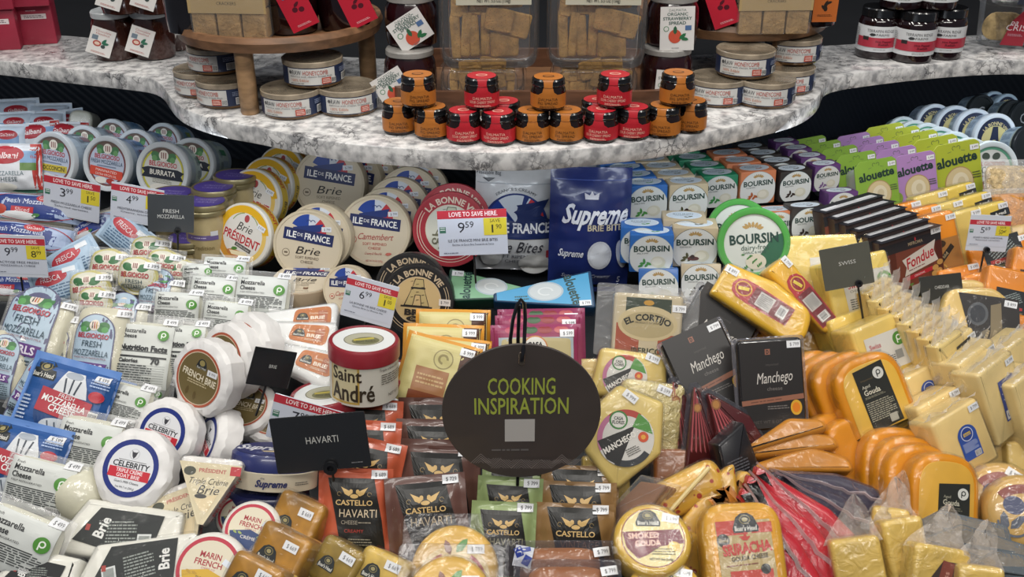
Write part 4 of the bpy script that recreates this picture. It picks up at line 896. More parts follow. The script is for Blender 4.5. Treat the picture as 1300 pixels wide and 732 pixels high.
for px, py, li, lb in [(219, 243, .062, 'glass jar with a purple lid behind the FRESH MOZZARELLA card'), (260, 254, .072, 'nearest purple-lidded glass jar, right of the dark card'), (271, 236, .072, 'purple-lidded jar in the second row beside the yellow boxes'), (298, 221, .072, 'rearmost purple-lidded jar behind the yellow round box'), (239, 300, .01, 'jar hidden low under the dark card')]:
    o = clone(pj); put(o, px, py, li, 4, 0, 2, lb, 'jar', 'jars with purple lids')
# round brie boxes with yellow print
def yband(a): a.rect(0, 2, 330, 16, '#d2b13c'); [a.text('PR\u00c9SIDENT', x, 2, 8, '#b3242e', w=52, bold=.02) for x in (-90, 20, 120)]; [a.text('Brie', x, 2, 8, '#4a4436', w=20, sh=.3) for x in (-35, 75)]
for px, py, wp, yw, ro, lb in [(308, 299, 84, -22, 12, 'front round brie box with yellow print and red lettering'), (320, 254, 80, -20, 10, 'second yellow-printed brie box, behind the front one'), (338, 236, 74, -18, 8, 'third yellow-printed brie box in the row'), (356, 219, 68, -18, 8, 'fourth yellow-printed brie box in the row'), (378, 209, 62, -16, 6, 'rearmost yellow-printed brie box under the marble')]:
    m_ = S(px, py, .03); o = wheel('brie_box', wp*m_, art_president, .30, '#d6d2c8', None, .03, band=yband, part='box'); put(o, px, py, .03, 20, yw, ro, lb, 'cheese', 'yellow round brie boxes in a receding row')
# cream coloured round boxes with a navy banner
def iband(a): a.text('Brie', -18, 0, 9, '#5a4636', w=20, sh=.3); a.rect(30, 0, 14, 8, '#22346f'); a.lines(-18, -8, 20, 3, 1, '#5a4636')
def ile(kind, px, py, wp, yw, ro, lb, tilt=18, lift=.03, band=None):
    m_ = S(px, py, lift); o = wheel('brie_box', wp*m_, art_ile(kind), .30, '#bfae93', '#c8b99d', .02, band=band, part='box'); return put(o, px, py, lift, tilt, yw, ro, lb, 'cheese', 'cream round boxes with a navy banner')
ile('Brie', 418, 234, 91, -4, 3, 'large cream brie box with navy banner right under the marble edge')
for px, py, wp, lb in [(448, 231, 84, 'cream round box directly behind the large upper brie box'), (470, 230, 76, 'second cream box edge behind the upper brie box'), (492, 228, 66, 'third cream box edge behind the upper brie box')]: ile('Brie', px, py, wp, -24, 0, lb, 16, .012)
ile('Brie', 391, 311, 89, -3, 5, 'cream brie box with navy banner, front of the lower stack beside the yellow box'); ile('Brie', 404, 301, 86, -8, 4, 'cream box just behind the front lower brie box')
ile('Camembert', 476, 293, 90, -2, 2, 'front cream camembert box with red script, left of the red tin')
for px, py, wp, lb in [(491, 281, 84, 'second camembert box in the receding row'), (505, 265, 80, 'third camembert box in the receding row'), (519, 251, 78, 'fourth camembert box in the receding row'), (533, 243, 72, 'rearmost camembert box in deep shade')]: ile('Camembert', px, py, wp, -4, 2, lb, 18, .02)
ile('Camembert', 440, 367, 62, -10, -6, 'small cream camembert box half hidden by the 6.99 price sign', 25, .03)
o = wheel('brie_box', .105, art_ile('Brie'), .34, '#a9957a', None, .02, part='box', band=iband); put(o, 388, 352, .005, 88, 0, 0, 'cream brie box lying flat under the front upright ones', 'cheese', 'cream round boxes with a navy banner')
# red and black tins
for bg, gold, wd_, px, py, wp, lb, cat in [('#a92a35', '#dcc9b4', 'CAMEMBERT', 576, 279, 92, 'rear red-rimmed round camembert tin', 0), ('#a92a35', '#dcc9b4', 'CAMEMBERT', 571, 291, 95, 'front red-rimmed round camembert tin half behind the 9.59 sign', 0), ('#1d1b1b', '#bfa98a', 'BRIE', 521, 366, 90, 'rear black and gold round brie tin', 0), ('#1d1b1b', '#bfa98a', 'BRIE', 530, 381, 92, 'front black and gold brie tin with a tower drawing', 0)]:
    m_ = S(px, py, .03); o = wheel('brie_tin', wp*m_, art_bonne(gold, bg, wd_), .30, '#7e2430' if bg != '#1d1b1b' else '#1d1b1b', bg, .02, part='tin'); put(o, px, py, .03, 20, -4, 3, lb, 'cheese', 'round metal-look tins')
o = sign('price_sign', W(600,295,.125,88), W(600,295,.125,58), price_art(('9', '59'), ('1', '90'), 'ILE DE FRANCE MINI BRIE BITES', 'Biscottes de Queso Brie, Francia Isle de France')); put(o, 600, 295, .125, 14, -2, -3, 'clear-cased price sign 9.59 in front of the red tin and white pouch', 'sign', 'price signs')
o = sign('price_sign', W(469,382,.10,68), W(469,382,.10,56), price_art(('6', '99'), ('1', '00'), 'LA BONNE VIE BRIE CHEESE', 'Queso Brie La Bonne Vie')); put(o, 469, 382, .10, 14, -8, 12, 'price sign 6.99 in front of the black brie tin', 'sign', 'price signs')
# logs of mozzarella in blue film
def a_log(a):
    a.rect(0, 0, 96, 26, '#9fb0cf'); a.poly([(-40, 11), (24, 12), (34, 3), (30, -12), (-42, -11)], '#2a3c7c'); a.text('Fresh Mozzarella', -4, 5, 5.5, '#cfd6e6', w=50, sh=.1); a.rect(-10, -4, 22, 6, '#b23038'); a.text('Sliced', -10, -4, 4, '#e0cfd2', w=14)
    a.ell(12, 9, 10, 4, '#b23038'); a.text('Galbani', 12, 9, 3.6, '#e6dada', w=14); a.ell(-14, -10, 18, 4, '#d6d8dc'); a.ell(-32, -5, 7, 5, '#b0483a'); a.arc(0, 0, 47, 48.5, '#b8434a', 0, 360, 40, .30); a.leaf(4, -9, 9, '#4d7f48', 10)
def log(name, w_, h, face, mt, px, py, tilt, yaw, ro, lb, grp, lift=.03, stk=None):
    o = pillow(name, w_, h, h*.85, film(haze=.10), face, p=3.2, m=.06, wr=.0018, seed=px*.1, inner=(mozz(mt), .90, .86, .45, 'mozzarella'), part='plastic_wrap', sticker=stk); return put(o, px, py, lift, tilt, yaw, ro, lb, 'cheese', grp)
GL = 'white mozzarella logs in blue-printed film'
log('mozzarella_log', .165, .060, a_log, '#cfccba', 42, 262, 40, 6, 8, 'thick mozzarella log in blue printed film, uppermost at left', GL, .045)
log('mozzarella_log', .160, .055, a_log, '#cfccba', 26, 298, 38, 6, 10, 'mozzarella log in blue film just above the SAVE 8.99 sign', GL, .03)
log('mozzarella_log', .10, .055, a_log, '#cfccba', 112, 288, 36, -10, -28, 'mozzarella log end in blue film poking out beside the upper log', GL, .01)
log('mozzarella_log', .13, .055, a_log, '#cfccba', 18, 360, 40, 4, 4, 'mozzarella log hidden under the SAVE 8.99 sign', GL, .0)
# pale blue packs behind the small rounds
def a_lb(a): a.rect(0, 0, 100, 70, '#9db4c9'); a.ell(-8, 12, 30, 13, '#b03a44'); a.text('FRESCA', -8, 12, 10, '#dcd6da', w=36, rot=-4); a.lines(4, -14, 76, 26, 5, '#4f6a88'); a.rect(26, 20, 22, 10, '#d3d8de')
for px, py, ro, lb in [(158, 298, 38, 'pale blue pack tilted steeply beside the dark clip'), (92, 331, -32, 'pale blue pack with a red patch behind the small round packs'), (72, 360, -20, 'pale blue pack low between log and small rounds')]:
    o = pillow('mozzarella_pack', .085, .06, .022, foil('#a9bed2'), a_lb, seed=px*.3, part='pack'); put(o, px, py, .03, 38, 0, ro, lb, 'cheese', 'pale blue mozzarella packs')
# small yellow-topped packs with red lettering and green leaves
def a_small(a):
    a.ell(0, -4, 46, 44, '#c5bc7e', n=30); a.ell(0, -6, 42, 40, '#d2d0c0', n=30)
    for s in (-1, 1): a.ell(s*17, 12, 13, 9, '#3f6f48', s*22)
    a.ell(0, 16, 9, 10, '#ddd5c8'); [a.rect(x, 16, 2.2, 12, '#7c3b3b', 4) for x in (-4, 0, 4)]; a.text('BELGIOIOSO', 0, -5, 11, '#a83c44', w=62, bold=.03); a.text('FRESH', 0, -20, 9, '#35505c', w=36); a.text('MOZZARELLA', 0, -31, 9, '#35505c', w=60)
GS = 'small round-topped mozzarella packs in clear film'
for px, py, wp, ro, lf, lb in [(134, 336, 58, 4, .04, 'small mozzarella pack with red lettering, left of the topmost pair'), (171, 346, 56, 6, .05, 'small mozzarella pack with red lettering, right of the topmost pair'), (186, 318, 54, 2, .03, 'small pack with a yellow rim highest up beside the clip stem'), (205, 334, 50, 8, .03, 'small pack with yellow rim and price sticker, right of the group'), (110, 364, 58, -4, .035, 'small pack with a yellow rim at the left of the lower pair'), (116, 382, 50, 4, .05, 'small pack with green leaves in front of the lower pair'), (226, 345, 48, 6, .02, 'small pack with a purple arch at the right of the group')]:
    m_ = S(px, py, lf); w_ = wp*m_; o = pillow('mozzarella_pack', w_, w_*.85, .034, film(haze=.10), a_small, p=2.6, seed=px*.2, inner=(mozz('#cfcab0'), .86, .84, .40, 'mozzarella'), part='plastic_wrap', sticker=('$ 399', w_*.34, w_*.2)); put(o, px, py, lf, 34, 0, ro, lb, 'cheese', GS)
# tall arch-labelled packs
def archp(px, py, wp, hp, ro, face, lb, lf=.03, yaw=0, mt='#cfcab0', tilt=34, stk=True):
    m_ = S(px, py, lf); w_, h = wp*m_, hp*m_; o = pillow('mozzarella_pack', w_, h, .035, film(haze=.10), face, facew=w_*.72, p=3, m=.08, seed=px*.15, inner=(mozz(mt), .90, .90, .30, 'mozzarella'), part='plastic_wrap', fc=(-w_*.06, -h*.03, 0), sticker=('$ 599', w_*.38, h*.40) if stk else None)
    return put(o, px, py, lf, tilt, yaw, ro, lb, 'cheese', 'arch-labelled fresh mozzarella packs')
archp(152, 412, 66, 64, 4, art_pearls(), 'small arch-labelled pack behind the big pearls pack', .02); archp(198, 378, 60, 54, 4, art_pearls(), 'arch-labelled pack with a price sticker beside the white label packs', .02)
archp(70, 446, 52, 108, 6, art_pearls('#c3c1a8', 'MEDALLED', '#c2b73f'), 'cream arch pack with yellow banner behind the big pearls pack', .02)
archp(121, 446, 76, 128, 4, art_pearls(), 'big upright arch-labelled pack with purple PEARLS banner', .05)
archp(37, 420, 96, 104, 10, art_pearls(), 'leaning pale blue pearls pack with purple banner at left', .05, tilt=42); archp(2, 462, 60, 96, 10, art_pearls(), 'pale blue pearls pack cut by the left edge', .03); archp(46, 495, 70, 80, 26, art_pearls(), 'pale blue pearls pack partly under the big blue square pack', .01)
# white-label bags of mozzarella with a green disc
GP = 'white-labelled mozzarella bags with a green disc'
def pub(px, py, wp, hp, ro, lb, lf=.03, tall=False, d=.034, tilt=36, wh=True):
    m_ = S(px, py, lf); w_, h = wp*m_, hp*m_; o = pillow('mozzarella_bag', w_, h, d, film(haze=.13), art_nutri if tall else art_pubmozz, facew=w_*(.80 if tall else .80), p=3, m=.08, seed=px*.21, inner=(mozz('#d0ceb9'), .88, .80, .36, 'mozzarella'), part='plastic_wrap', sticker=('$ 499', w_*.33, h*.42, .019))
    return put(o, px, py, lf, tilt, 0, ro, lb, 'cheese', GP)
for a_ in [(283, 346, 66, 50, 3, 'white-labelled bag tucked under the yellow brie box'), (330, 374, 80, 66, 4, 'white-labelled bag beside the flat cream box, disc at its upper right'), (268, 372, 70, 56, 4, 'white-labelled bag left of the one beside the cream box'), (222, 392, 70, 56, 3, 'white-labelled bag in the second row, left of two'), (284, 404, 68, 60, 6, 'white-labelled bag just above the paper-wrapped rolls'), (250, 350, 50, 44, -3, 'white-labelled bag small behind the second bag of the top row')]: pub(*a_)
pub(180, 452, 84, 112, 5, 'bag showing a tall Nutrition Facts label beside the pearls pack', .04, True); pub(228, 446, 72, 90, 2, 'second bag with a Nutrition Facts label and green disc, left of the paper rolls', .035, True); pub(150, 420, 60, 50, 2, 'white-labelled bag peeking between arch pack and Nutrition Facts bag', .0)
pub(155, 512, 74, 64, 14, 'small white-labelled bag right of the big blue square pack', .045); pub(108, 566, 98, 88, 11, 'white-labelled bag beside the blue square pack, left of the goat brie', .05); pub(46, 618, 104, 84, 14, 'white-labelled bag in the lower left, upper of two', .055); pub(16, 690, 120, 100, 22, 'largest white-labelled bag in the bottom left corner', .075); pub(185, 500, 50, 60, 20, 'narrow white-labelled bag behind the goat brie rounds', .0)
def ball(px, py, wp, lb, lf=.02):
    m_ = S(px, py, lf); r_ = wp*m_/2; o = thing('mozzarella_ball', (0, 0, r_)); V, F = lathe([(r_*sin(pi*k/14), r_ - r_*cos(pi*k/14)) for k in range(1, 14)], 28); mesh_obj('mozzarella', jit(V, .003, 14, px), F, mozz('#d2cfba'), parent=o)
    V, F = lathe([(r_*1.03*sin(pi*k/12), r_ - r_*1.03*cos(pi*k/12)) for k in range(1, 12)], 24); mesh_obj('plastic_wrap', jit(V, .003, 30, px), F, film(), parent=o, fix=False); return put(o, px, py, lf, 0, 0, 0, lb, 'cheese', 'bare mozzarella balls in clear film')
ball(106, 630, 74, 'white mozzarella ball below the labelled bag, left of the goat brie'); ball(82, 648, 70, 'white mozzarella ball between the corner bag and the brie wedges', .0); ball(12, 560, 60, 'white mozzarella ball low at the left edge', -.01); ball(6, 620, 70, 'white mozzarella ball at the left edge under the bags', -.02)
# blue square packs
def a_blue(a):
    a.rect(0, 0, 94, 84, '#234f8c'); a.rect(0, 45, 100, 9, '#5f86c4'); a.rect(-47, 0, 6, 90, '#5f86c4'); logo_boar(a, -30, 30, 1.0)
    a.ell(6, -6, 31, 33, '#1e3f72', n=30); a.text('FRESH MOZZARELLA CHEESE', 6, -36, 4, '#8fa9cf', w=44, arc=-34) if 0 else a.lines(6, -38, 30, 3, 1, '#8fa9cf')
    a.poly([(-6, 36), (14, 36), (22, 22), (26, 10), (-14, 10), (-10, 24)], '#cdd0d4'); [a.rect(x, 20, 2, 16, '#39404c', r_) for x, r_ in ((-2, 12), (5, 0), (12, -10))]; a.ell(4, 32, 10, 4, '#9aa2ad'); a.ell(6, -26, 20, 10, '#b9c0c8'); [a.rect(x, -26, 1.6, 12, '#4a5564', 20) for x in (-4, 4, 12)]
    a.poly([(-24, 14), (34, 8), (34, -18), (-24, -12)], '#a8323e'); a.text('FRESH', 5, 8, 4.5, '#dcdcdc', w=18, rot=-5); a.text('MOZZARELLA', 5, 1, 7, '#e4e2e0', w=50, rot=-5, bold=.02); a.text('CHEESE', 5, -7, 7, '#e4e2e0', w=30, rot=-5, bold=.02)
    a.lines(-38, -18, 14, 40, 10, '#b9c6da'); a.ell(35, 16, 8, 6, '#b02c3a'); a.bars(38, -14, 22, 7, rot=80) if 0 else a.bars(38, -14, 8, 24); a.lines(34, 30, 20, 10, 3, '#9fb3d4')
for px, py, wp, ro, lf, lb in [(76, 512, 118, 15, .06, 'big square blue pack with milk-can drawing and red banner'), (18, 588, 112, 13, .055, 'blue square pack at the left edge below the other'), (118, 512, 80, 16, .02, 'blue square pack mostly hidden behind the big one')]:
    m_ = S(px, py, lf); o = pillow('mozzarella_pack', wp*m_, wp*m_*.88, .03, foil('#2c5794'), a_blue, p=4, m=.10, seed=px, part='pack', sticker=('$ 599', wp*m_*.34, wp*m_*.36)); put(o, px, py, lf, 42, 0, ro, lb, 'cheese', 'square blue mozzarella packs')
# goat brie in white paper
def a_cel(a):
    a.ell(0, 0, 49, 49, '#202f78', n=40); a.ell(0, 0, 40, 40, '#d8d9dc', n=36); a.ell(0, 24, 9, 9, '#b9bcc2'); a.ell(0, 24, 8, 8, '#d8d9dc'); a.poly([(-6, 30), (-3, 27), (3, 27), (6, 30), (3, 20), (0, 16), (-3, 20)], '#3a3a40')
    a.rect(0, 12, 50, 1, '#777777'); a.text('CELEBRITY', 0, 5, 9.5, '#23242a', w=66, bold=.02); a.rect(0, -10, 74, 17, '#c02a38'); a.text('TRIPLE CR\u00c8ME', 0, -6, 6, '#ecd9da', w=48, bold=.02); a.text('GOAT BRIE', 0, -14, 6, '#ecd9da', w=42, bold=.02)
    a.text("Goat's Milk Cheese", 0, -24, 4, '#33343c', w=44, sh=.2); a.text('Net Wt 7 oz (200 g)', 0, -33, 3.4, '#33343c', w=34)
GC = 'goat brie rounds in white paper'
for px, py, wp, tl, yw, ro, lf, sd, lb in [(178, 650, 104, 78, 0, 0, .0, 4, 'paper-wrapped goat brie lying flat under the front one'), (262, 558, 88, 30, -64, 0, .0, 3, 'paper-wrapped goat brie turned sideways at the right'), (206, 549, 90, 38, -14, 10, .03, 2, 'second paper-wrapped goat brie with a blue ring, behind the front one'), (166, 594, 104, 44, -6, 8, .07, 1, 'front paper-wrapped goat brie with blue ring and red banner')]:
    m_ = S(px, py, lf); o = paper_round('goat_brie', wp*m_, a_cel, .36, 9, .72, sd); put(o, px, py, lf, tl, yw, ro, lb, 'cheese', GC)
# french brie rolls
def a_fb(a):
    a.ell(0, 0, 49, 49, '#a8543c', n=40); a.ell(0, 0, 45, 45, '#c9b9a0', n=40); a.ell(0, 0, 43.5, 43.5, '#6a5c38', n=40); a.poly([(u*.8 + 2, v*.8+24) for u, v in [(-14, -9), (14, -9), (15, -4), (13, 1), (10, 8), (4, 12), (-4, 12), (-10, 8), (-13, 1), (-15, -4)]], '#26292a'); a.ell(2, 27, 6, 5, '#8d8050'); a.text("Boar's Head", 2, 19, 4, '#d8d6cc', w=20)
    a.text('FRENCH BRIE', 2, 3, 11, '#d9cfb8', w=76, rot=-4, bold=.02); a.lines(0, -8, 44, 8, 2, '#b9ab88'); a.leaf(-18, -26, 16, '#5a4a28', 80); a.leaf(0, -30, 16, '#5a4a28', 90); a.rect(28, 16, 22, 10, '#d6d7da'); a.text('$ 999', 28, 16, 5, '#555555', w=14)
GF = 'french brie rounds in white paper'
for px, py, wp, tl, yw, ro, lf, sd, lb in [(312, 515, 76, 60, -10, 4, -.005, 8, 'paper-wrapped french brie lying low beneath the front roll'), (345, 530, 70, 70, 10, 0, -.02, 9, 'paper-wrapped french brie low by the price sign'), (306, 444, 96, 22, -40, 0, .055, 7, 'rear roll of three paper-wrapped french bries'), (282, 458, 98, 22, -38, 0, .06, 6, 'middle roll of three paper-wrapped french bries'), (252, 480, 100, 24, -30, 4, .07, 5, 'front french brie roll with a brown and copper label')]:
    m_ = S(px, py, lf); o = paper_round('french_brie', wp*m_, a_fb, .34, 11, .76, sd); put(o, px, py, lf, tl, yw, ro, lb, 'cheese', GF)
# long brie wedges with orange labels
def a_bw(a): a.poly(round_poly([(-46, -20), (46, -26), (46, 30), (-40, 22)], 14, 5), '#b0672f'); a.rect(26, 0, 22, 34, '#a05a3a'); logo_boar(a, -22, 0, 1.0); a.text('Double Cr\u00e8me', 16, 10, 6, '#dcc9b0', w=44); a.text('BRIE', 14, -3, 9, '#e4d6c4', w=34, bold=.03); a.lines(14, -14, 40, 6, 2, '#e0cdb6')
GW = 'long white brie wedges with orange labels'
wo = round_poly([(-.075, .012), (.055, 0), (.055, .062), (-.075, .036)], [.006, .012, .012, .006], 4)
for px, py, tl, yw, ro, lf, lb in [(372, 402, 62, 4, 4, .02, 'white brie wedge with orange label, rearmost under the cream boxes'), (368, 420, 60, 2, 14, .03, 'white brie wedge with orange label, second from the rear'), (378, 452, 58, -4, 20, .045, 'white brie wedge with orange label, nearest, behind the BRIE card')]:
    o = block('brie_wedge', wo, .030, M('#dcdcda', .6, .3, 0, .5, 40, .04), a_bw, facew=.062, fc=(.018, .031, 4), jt=.001, r=.007); put(o, px, py, lf, tl, yw, ro, lb, 'cheese', GW)
o = sign('name_card', W(345,467,.10,56), W(345,467,.10,50), art_card('BRIE'), '#1f2123'); put(o, 345, 467, .10, 8, 30, 24, 'black card reading BRIE, tilted beside the paper-wrapped rolls', 'sign', 'dark name cards')
# tubs of triple cream
def a_sa(a): a.rect(0, 0, 200, 66, '#cdc9bd'); a.rect(-34, 0, 46, 60, '#c0a050'); a.rect(-34, 0, 40, 54, '#cfc49c'); a.text('Saint', -30, 12, 18, '#3a3226', w=44, bold=.02); a.text('Andr\u00e9', -22, -13, 24, '#3a3226', w=62, bold=.02); a.text('Triple cr\u00e8me soft-ripened cheese', 46, 18, 4, '#55504a', w=62); a.lines(46, 4, 56, 16, 5, '#6a645a'); a.text('NET WT. 7 OZ', 46, -20, 4.5, '#55504a', w=34)
def saint():
    r_ = .046; o = thing('triple_cream_tub', (0, 0, .07)); jar_body(o, [(.042, 0), (r_*.985, .002), (r_*.985, .052)], M('#cdc9bd', .35, .3), 'tub', 48)
    jar_body(o, [(r_*1.0, .047), (r_*1.035, .048), (r_*1.035, .067), (r_*1.0, .070), (r_*.90, .070), (r_*.90, .0685), (0, .0685)], M('#8a2630', .35, .3, var=.02), 'lid', 48)
    a = Art(.092); a.ell(0, 0, 46, 46, '#d9dcdc', n=44); a.ell(0, 2, 29, 23, '#6f6c60', n=32); a.ell(0, 2, 27.5, 21.5, '#a8a690', n=32); a.ell(2, -4, 20, 13, '#6b6c4a', n=24); a.rect(0, 2, 30, 6, '#b3a646', 6); a.text('Saint Andr\u00e9', 2, -6, 6, '#38382a', w=28); a.build(o, topf(0, .0687), 'lid_print')
    a = Art(.10, True); a_sa(a); a.build(o, cylf(r_*.99, .025), 'label'); return o
sa = saint(); sa.scale = (.93,)*3; put(sa, 462, 430, .12, 5, 14, 4, 'upright white tub with a dark red lid ring and window', 'tub', 'white tubs with dark red lids'); put(clone(sa) if 0 else dup(sa), 412, 498, .045, 8, 0, -4, 'white tub with dark red lid lying lower, behind the HAVARTI card', 'tub', 'white tubs with dark red lids'); put(dup(sa), 484, 470, .03, 8, 20, 4, 'white tub with dark red lid hidden behind the upright one', 'tub', 'white tubs with dark red lids')
o = sign('price_sign', .092, .062, price_art(('7', '99'), ('2', '00'), 'TRIPLE CREME', '')); put(o, 388, 539, .095, 10, -4, 15, 'price sign mostly hidden behind the HAVARTI card', 'sign', 'price signs')
o = sign('name_card', .1135, .074, art_card('HAVARTI'), '#232426', clip=.008); put(o, 407, 562, .13, 8, 2, -4, 'large black card reading HAVARTI in the lower middle', 'sign', 'dark name cards')
# oval boxes of supreme
def a_sup(a): a.ell(0, 0, 45, 34, '#2a3163', n=36); a.text('Supreme', -10, 4, 20, '#dadbe0', w=70, sh=.3, bold=.03); a.poly([(-14, -12), (16, -6), (12, -14), (-10, -16)], '#cbb98f'); a.text('Supremely Creamy', 0, -20, 4, '#8f96c0', w=38, sh=.3)
def a_supb(a): a.text('Supreme', 4, 0, 10, '#2a2f5a', w=46, sh=.3, bold=.04); a.text('the', -8, 8, 3, '#2a2f5a', w=6); a.lines(52, 0, 24, 6, 2, '#6a6660'); a.lines(-52, 0, 24, 6, 2, '#6a6660')
def supb():
    o = thing('oval_brie_box', (0, 0, .045)); sx, sy = 1.0, .74; r_ = .056
    V, F = lathe([(.050, 0), (r_, .002), (r_, .024), (.054, .025)], 48); mesh_obj('box', [(x*sx, y*sy, z) for x, y, z in V], F, M('#c3b9a3', .4, .2), parent=o)
    V, F = lathe([(.0535, .022), (.0545, .026), (.053, .042), (.049, .046), (0, .046)], 48); mesh_obj('lid', [(x*sx, y*sy, z) for x, y, z in V], F, M('#2b3266', .35, .4), parent=o)
    a = Art(.105); a_sup(a); a.build(o, topf(0, .0462), 'lid_print')
    a = Art(.085, True); a_supb(a); a.build(o, lambda x, z, f: ((r_+.0006+f)*sin(x/r_), -(r_+.0006+f)*cos(x/r_)*sy, .0125 + z), 'label'); return o
sb = supb(); put(sb, 340, 618, .0, 10, 0, 4, 'lower navy-lidded oval brie box, under another', 'cheese', 'navy-lidded oval brie boxes'); put(dup(sb), 349, 571, .055, 22, 4, 6, 'upper navy-lidded oval brie box left of the HAVARTI card', 'cheese', 'navy-lidded oval brie boxes')
# wedge boxes and small camemberts
def a_pw(a): a.poly([(-42, 84), (42, 84), (4, 4), (-4, 4)], '#cfc2a0'); a.ell(-26, 72, 8, 6, '#3d4030'); a.text('PR\u00c9SIDENT', 4, 74, 5, '#b04a4a', w=36, bold=.02); a.rect(34, 76, 14, 12, '#b52630'); a.text('Triple Cr\u00e8me', 0, 60, 8, '#2c2a26', w=52, sh=.3); a.text('Brie', 2, 49, 12, '#2c2a26', w=28, sh=.3); a.poly([(-14, 36), (16, 44), (6, 20), (-4, 22)], '#dcc9a0'); a.ell(-6, 40, 8, 3, '#3a3a38')
wt = round_poly([(0, 0), (.042, .085), (-.042, .085)], [.004, .008, .008], 3)
def pw(px, py, tl, yw, ro, lf, lb, sc=1.0):
    o = block('brie_wedge', wt, .032, M('#d8d4cf', .5, .4, 0, .6, 50, .05), a_pw, facew=.092, fc=(0, 0, 0), jt=.0006, r=.004, part='wedge_box'); a = Art(.06); a.text('PR\u00c9SIDENT', 0, 0, 22, '#b04a44', w=96, bold=.03)
    dx = Vector((.042, 0, .085)).normalized(); nn = Vector((.085, 0, -.042)).normalized()
    a.build(o, lambda x, z, f: tuple(Vector((.021, .016 + .0, .0425)) + dx*x + nn*(f+.002) + Vector((0, -z, 0))), 'side_print'); return put(o, px, py, lf, tl, yw, ro, lb, 'cheese', 'white brie wedge boxes')
pw(262, 622, 46, 4, 8, .07, 'white wedge box with cream label and red side lettering pointing down'); pw(232, 655, 50, 10, -16, .03, 'white wedge box lower left of the other, red corner tab')
def a_mf(c, y):
    def f(a): a.ell(0, 0, 49, 49, '#b32c40', n=40); a.ell(0, 0, 43, 43, '#d4cbb4', n=36); a.text('MARIN', -2, 20, 9, '#a02c38', w=34, bold=.02); a.text('FRENCH', -2, 8, 9, '#a02c38', w=44, bold=.02); a.text('CHEESE CO', 0, 0, 3, '#a02c38', w=22); a.arc(0, 0, 0, 40, c, 195, 345, 20); a.text('CR\u00c8ME' if y else 'TRIPLE CREME', 0, -16, 6, '#d9d6cc' if y else '#3f3a2a', w=30); [a.leaf(x, -10, 10, '#8fa05a' if y else '#b8902c', x) for x in (-28, -18, 20, 28)]; a.rect(26, 14, 14, 9, '#d4dae4', -20)
    return f
for px, py, wp, c, y, lf, lb in [(318, 672, 70, '#2b3f6c', 1, .045, 'round white-rind cheese with red ring and navy half label'), (264, 722, 88, '#c9a02c', 0, .05, 'round white-rind cheese with red ring and yellow half label at the bottom edge'), (300, 655, 50, '#2b3f6c', 1, .0, 'round white-rind cheese hidden below the wedge box')]:
    m_ = S(px, py, lf); o = wheel('camembert', wp*m_*1.1, a_mf(c, y), .34, '#d8d6ce', None, .12, facew=.86, sidemat=M('#dad8d0', .6, .4, 0, .6, 45, .05)); V, F = lathe([(wp*m_*.56, 0), (wp*m_*.57, .004), (wp*m_*.56, wp*m_*.36)], 32, 'y', 0, wp*m_*.55, cap=False); mesh_obj('plastic_wrap', jit(V, .0015, 50), F, film(), parent=o, fix=False); put(o, px, py, lf, 50, 0, 14, lb, 'cheese', 'round white-rind cheeses with a red ring')
# brie slabs with black labels, bottom left
def a_bb(rot, col='#1f2322'):
    def f(a): a.poly([(-48, -16), (44, -30), (50, 24), (-26, 24)], col); a.text('Brie', -18 if not rot else 34, 2, 12, '#dcdcd8', w=24, rot=90 if rot else 78, bold=.03); a.lines(6, -2, 34, 30, 8, '#8f958f', 8); a.rect(34 if not rot else -28, -8, 16, 18, '#cfd2d0', 8); a.rect(34 if not rot else -28, -8, 12, 14, '#8f9490', 8); a.rect(-34, 0, 5, 7, '#a3423a')
    return f
white = M('#dedcd2', .62, .35, 0, .5, 36, .05)
for px, py, wp, hp, tl, ro, ar, lf, lb in [(150, 674, 168, 74, 54, 8, a_bb(0), .035, 'white brie slab with a slanting black label under the goat brie'), (172, 716, 168, 66, 54, -8, a_bb(1), .05, 'white brie slab with a long black label at the bottom edge'), (44, 728, 110, 60, 52, 12, a_bb(0, '#17191a'), .05, 'white brie slab with a black label and white disc in the bottom left corner')]:
    m_ = S(px, py, lf); W_, H_ = wp*m_, hp*m_; oo = round_poly([(-W_/2, 0), (W_/2, H_*.05), (W_*.46, H_), (-W_*.30, H_)], W_*.05, 4); o = block('brie_slab', oo, .034, white, ar, facew=W_*.66, fc=(-.0 if ar else 0, H_*.5, 0), jt=.0012, r=.008); put(o, px, py, lf, tl, 0, ro, lb, 'cheese', 'white brie slabs with black labels')
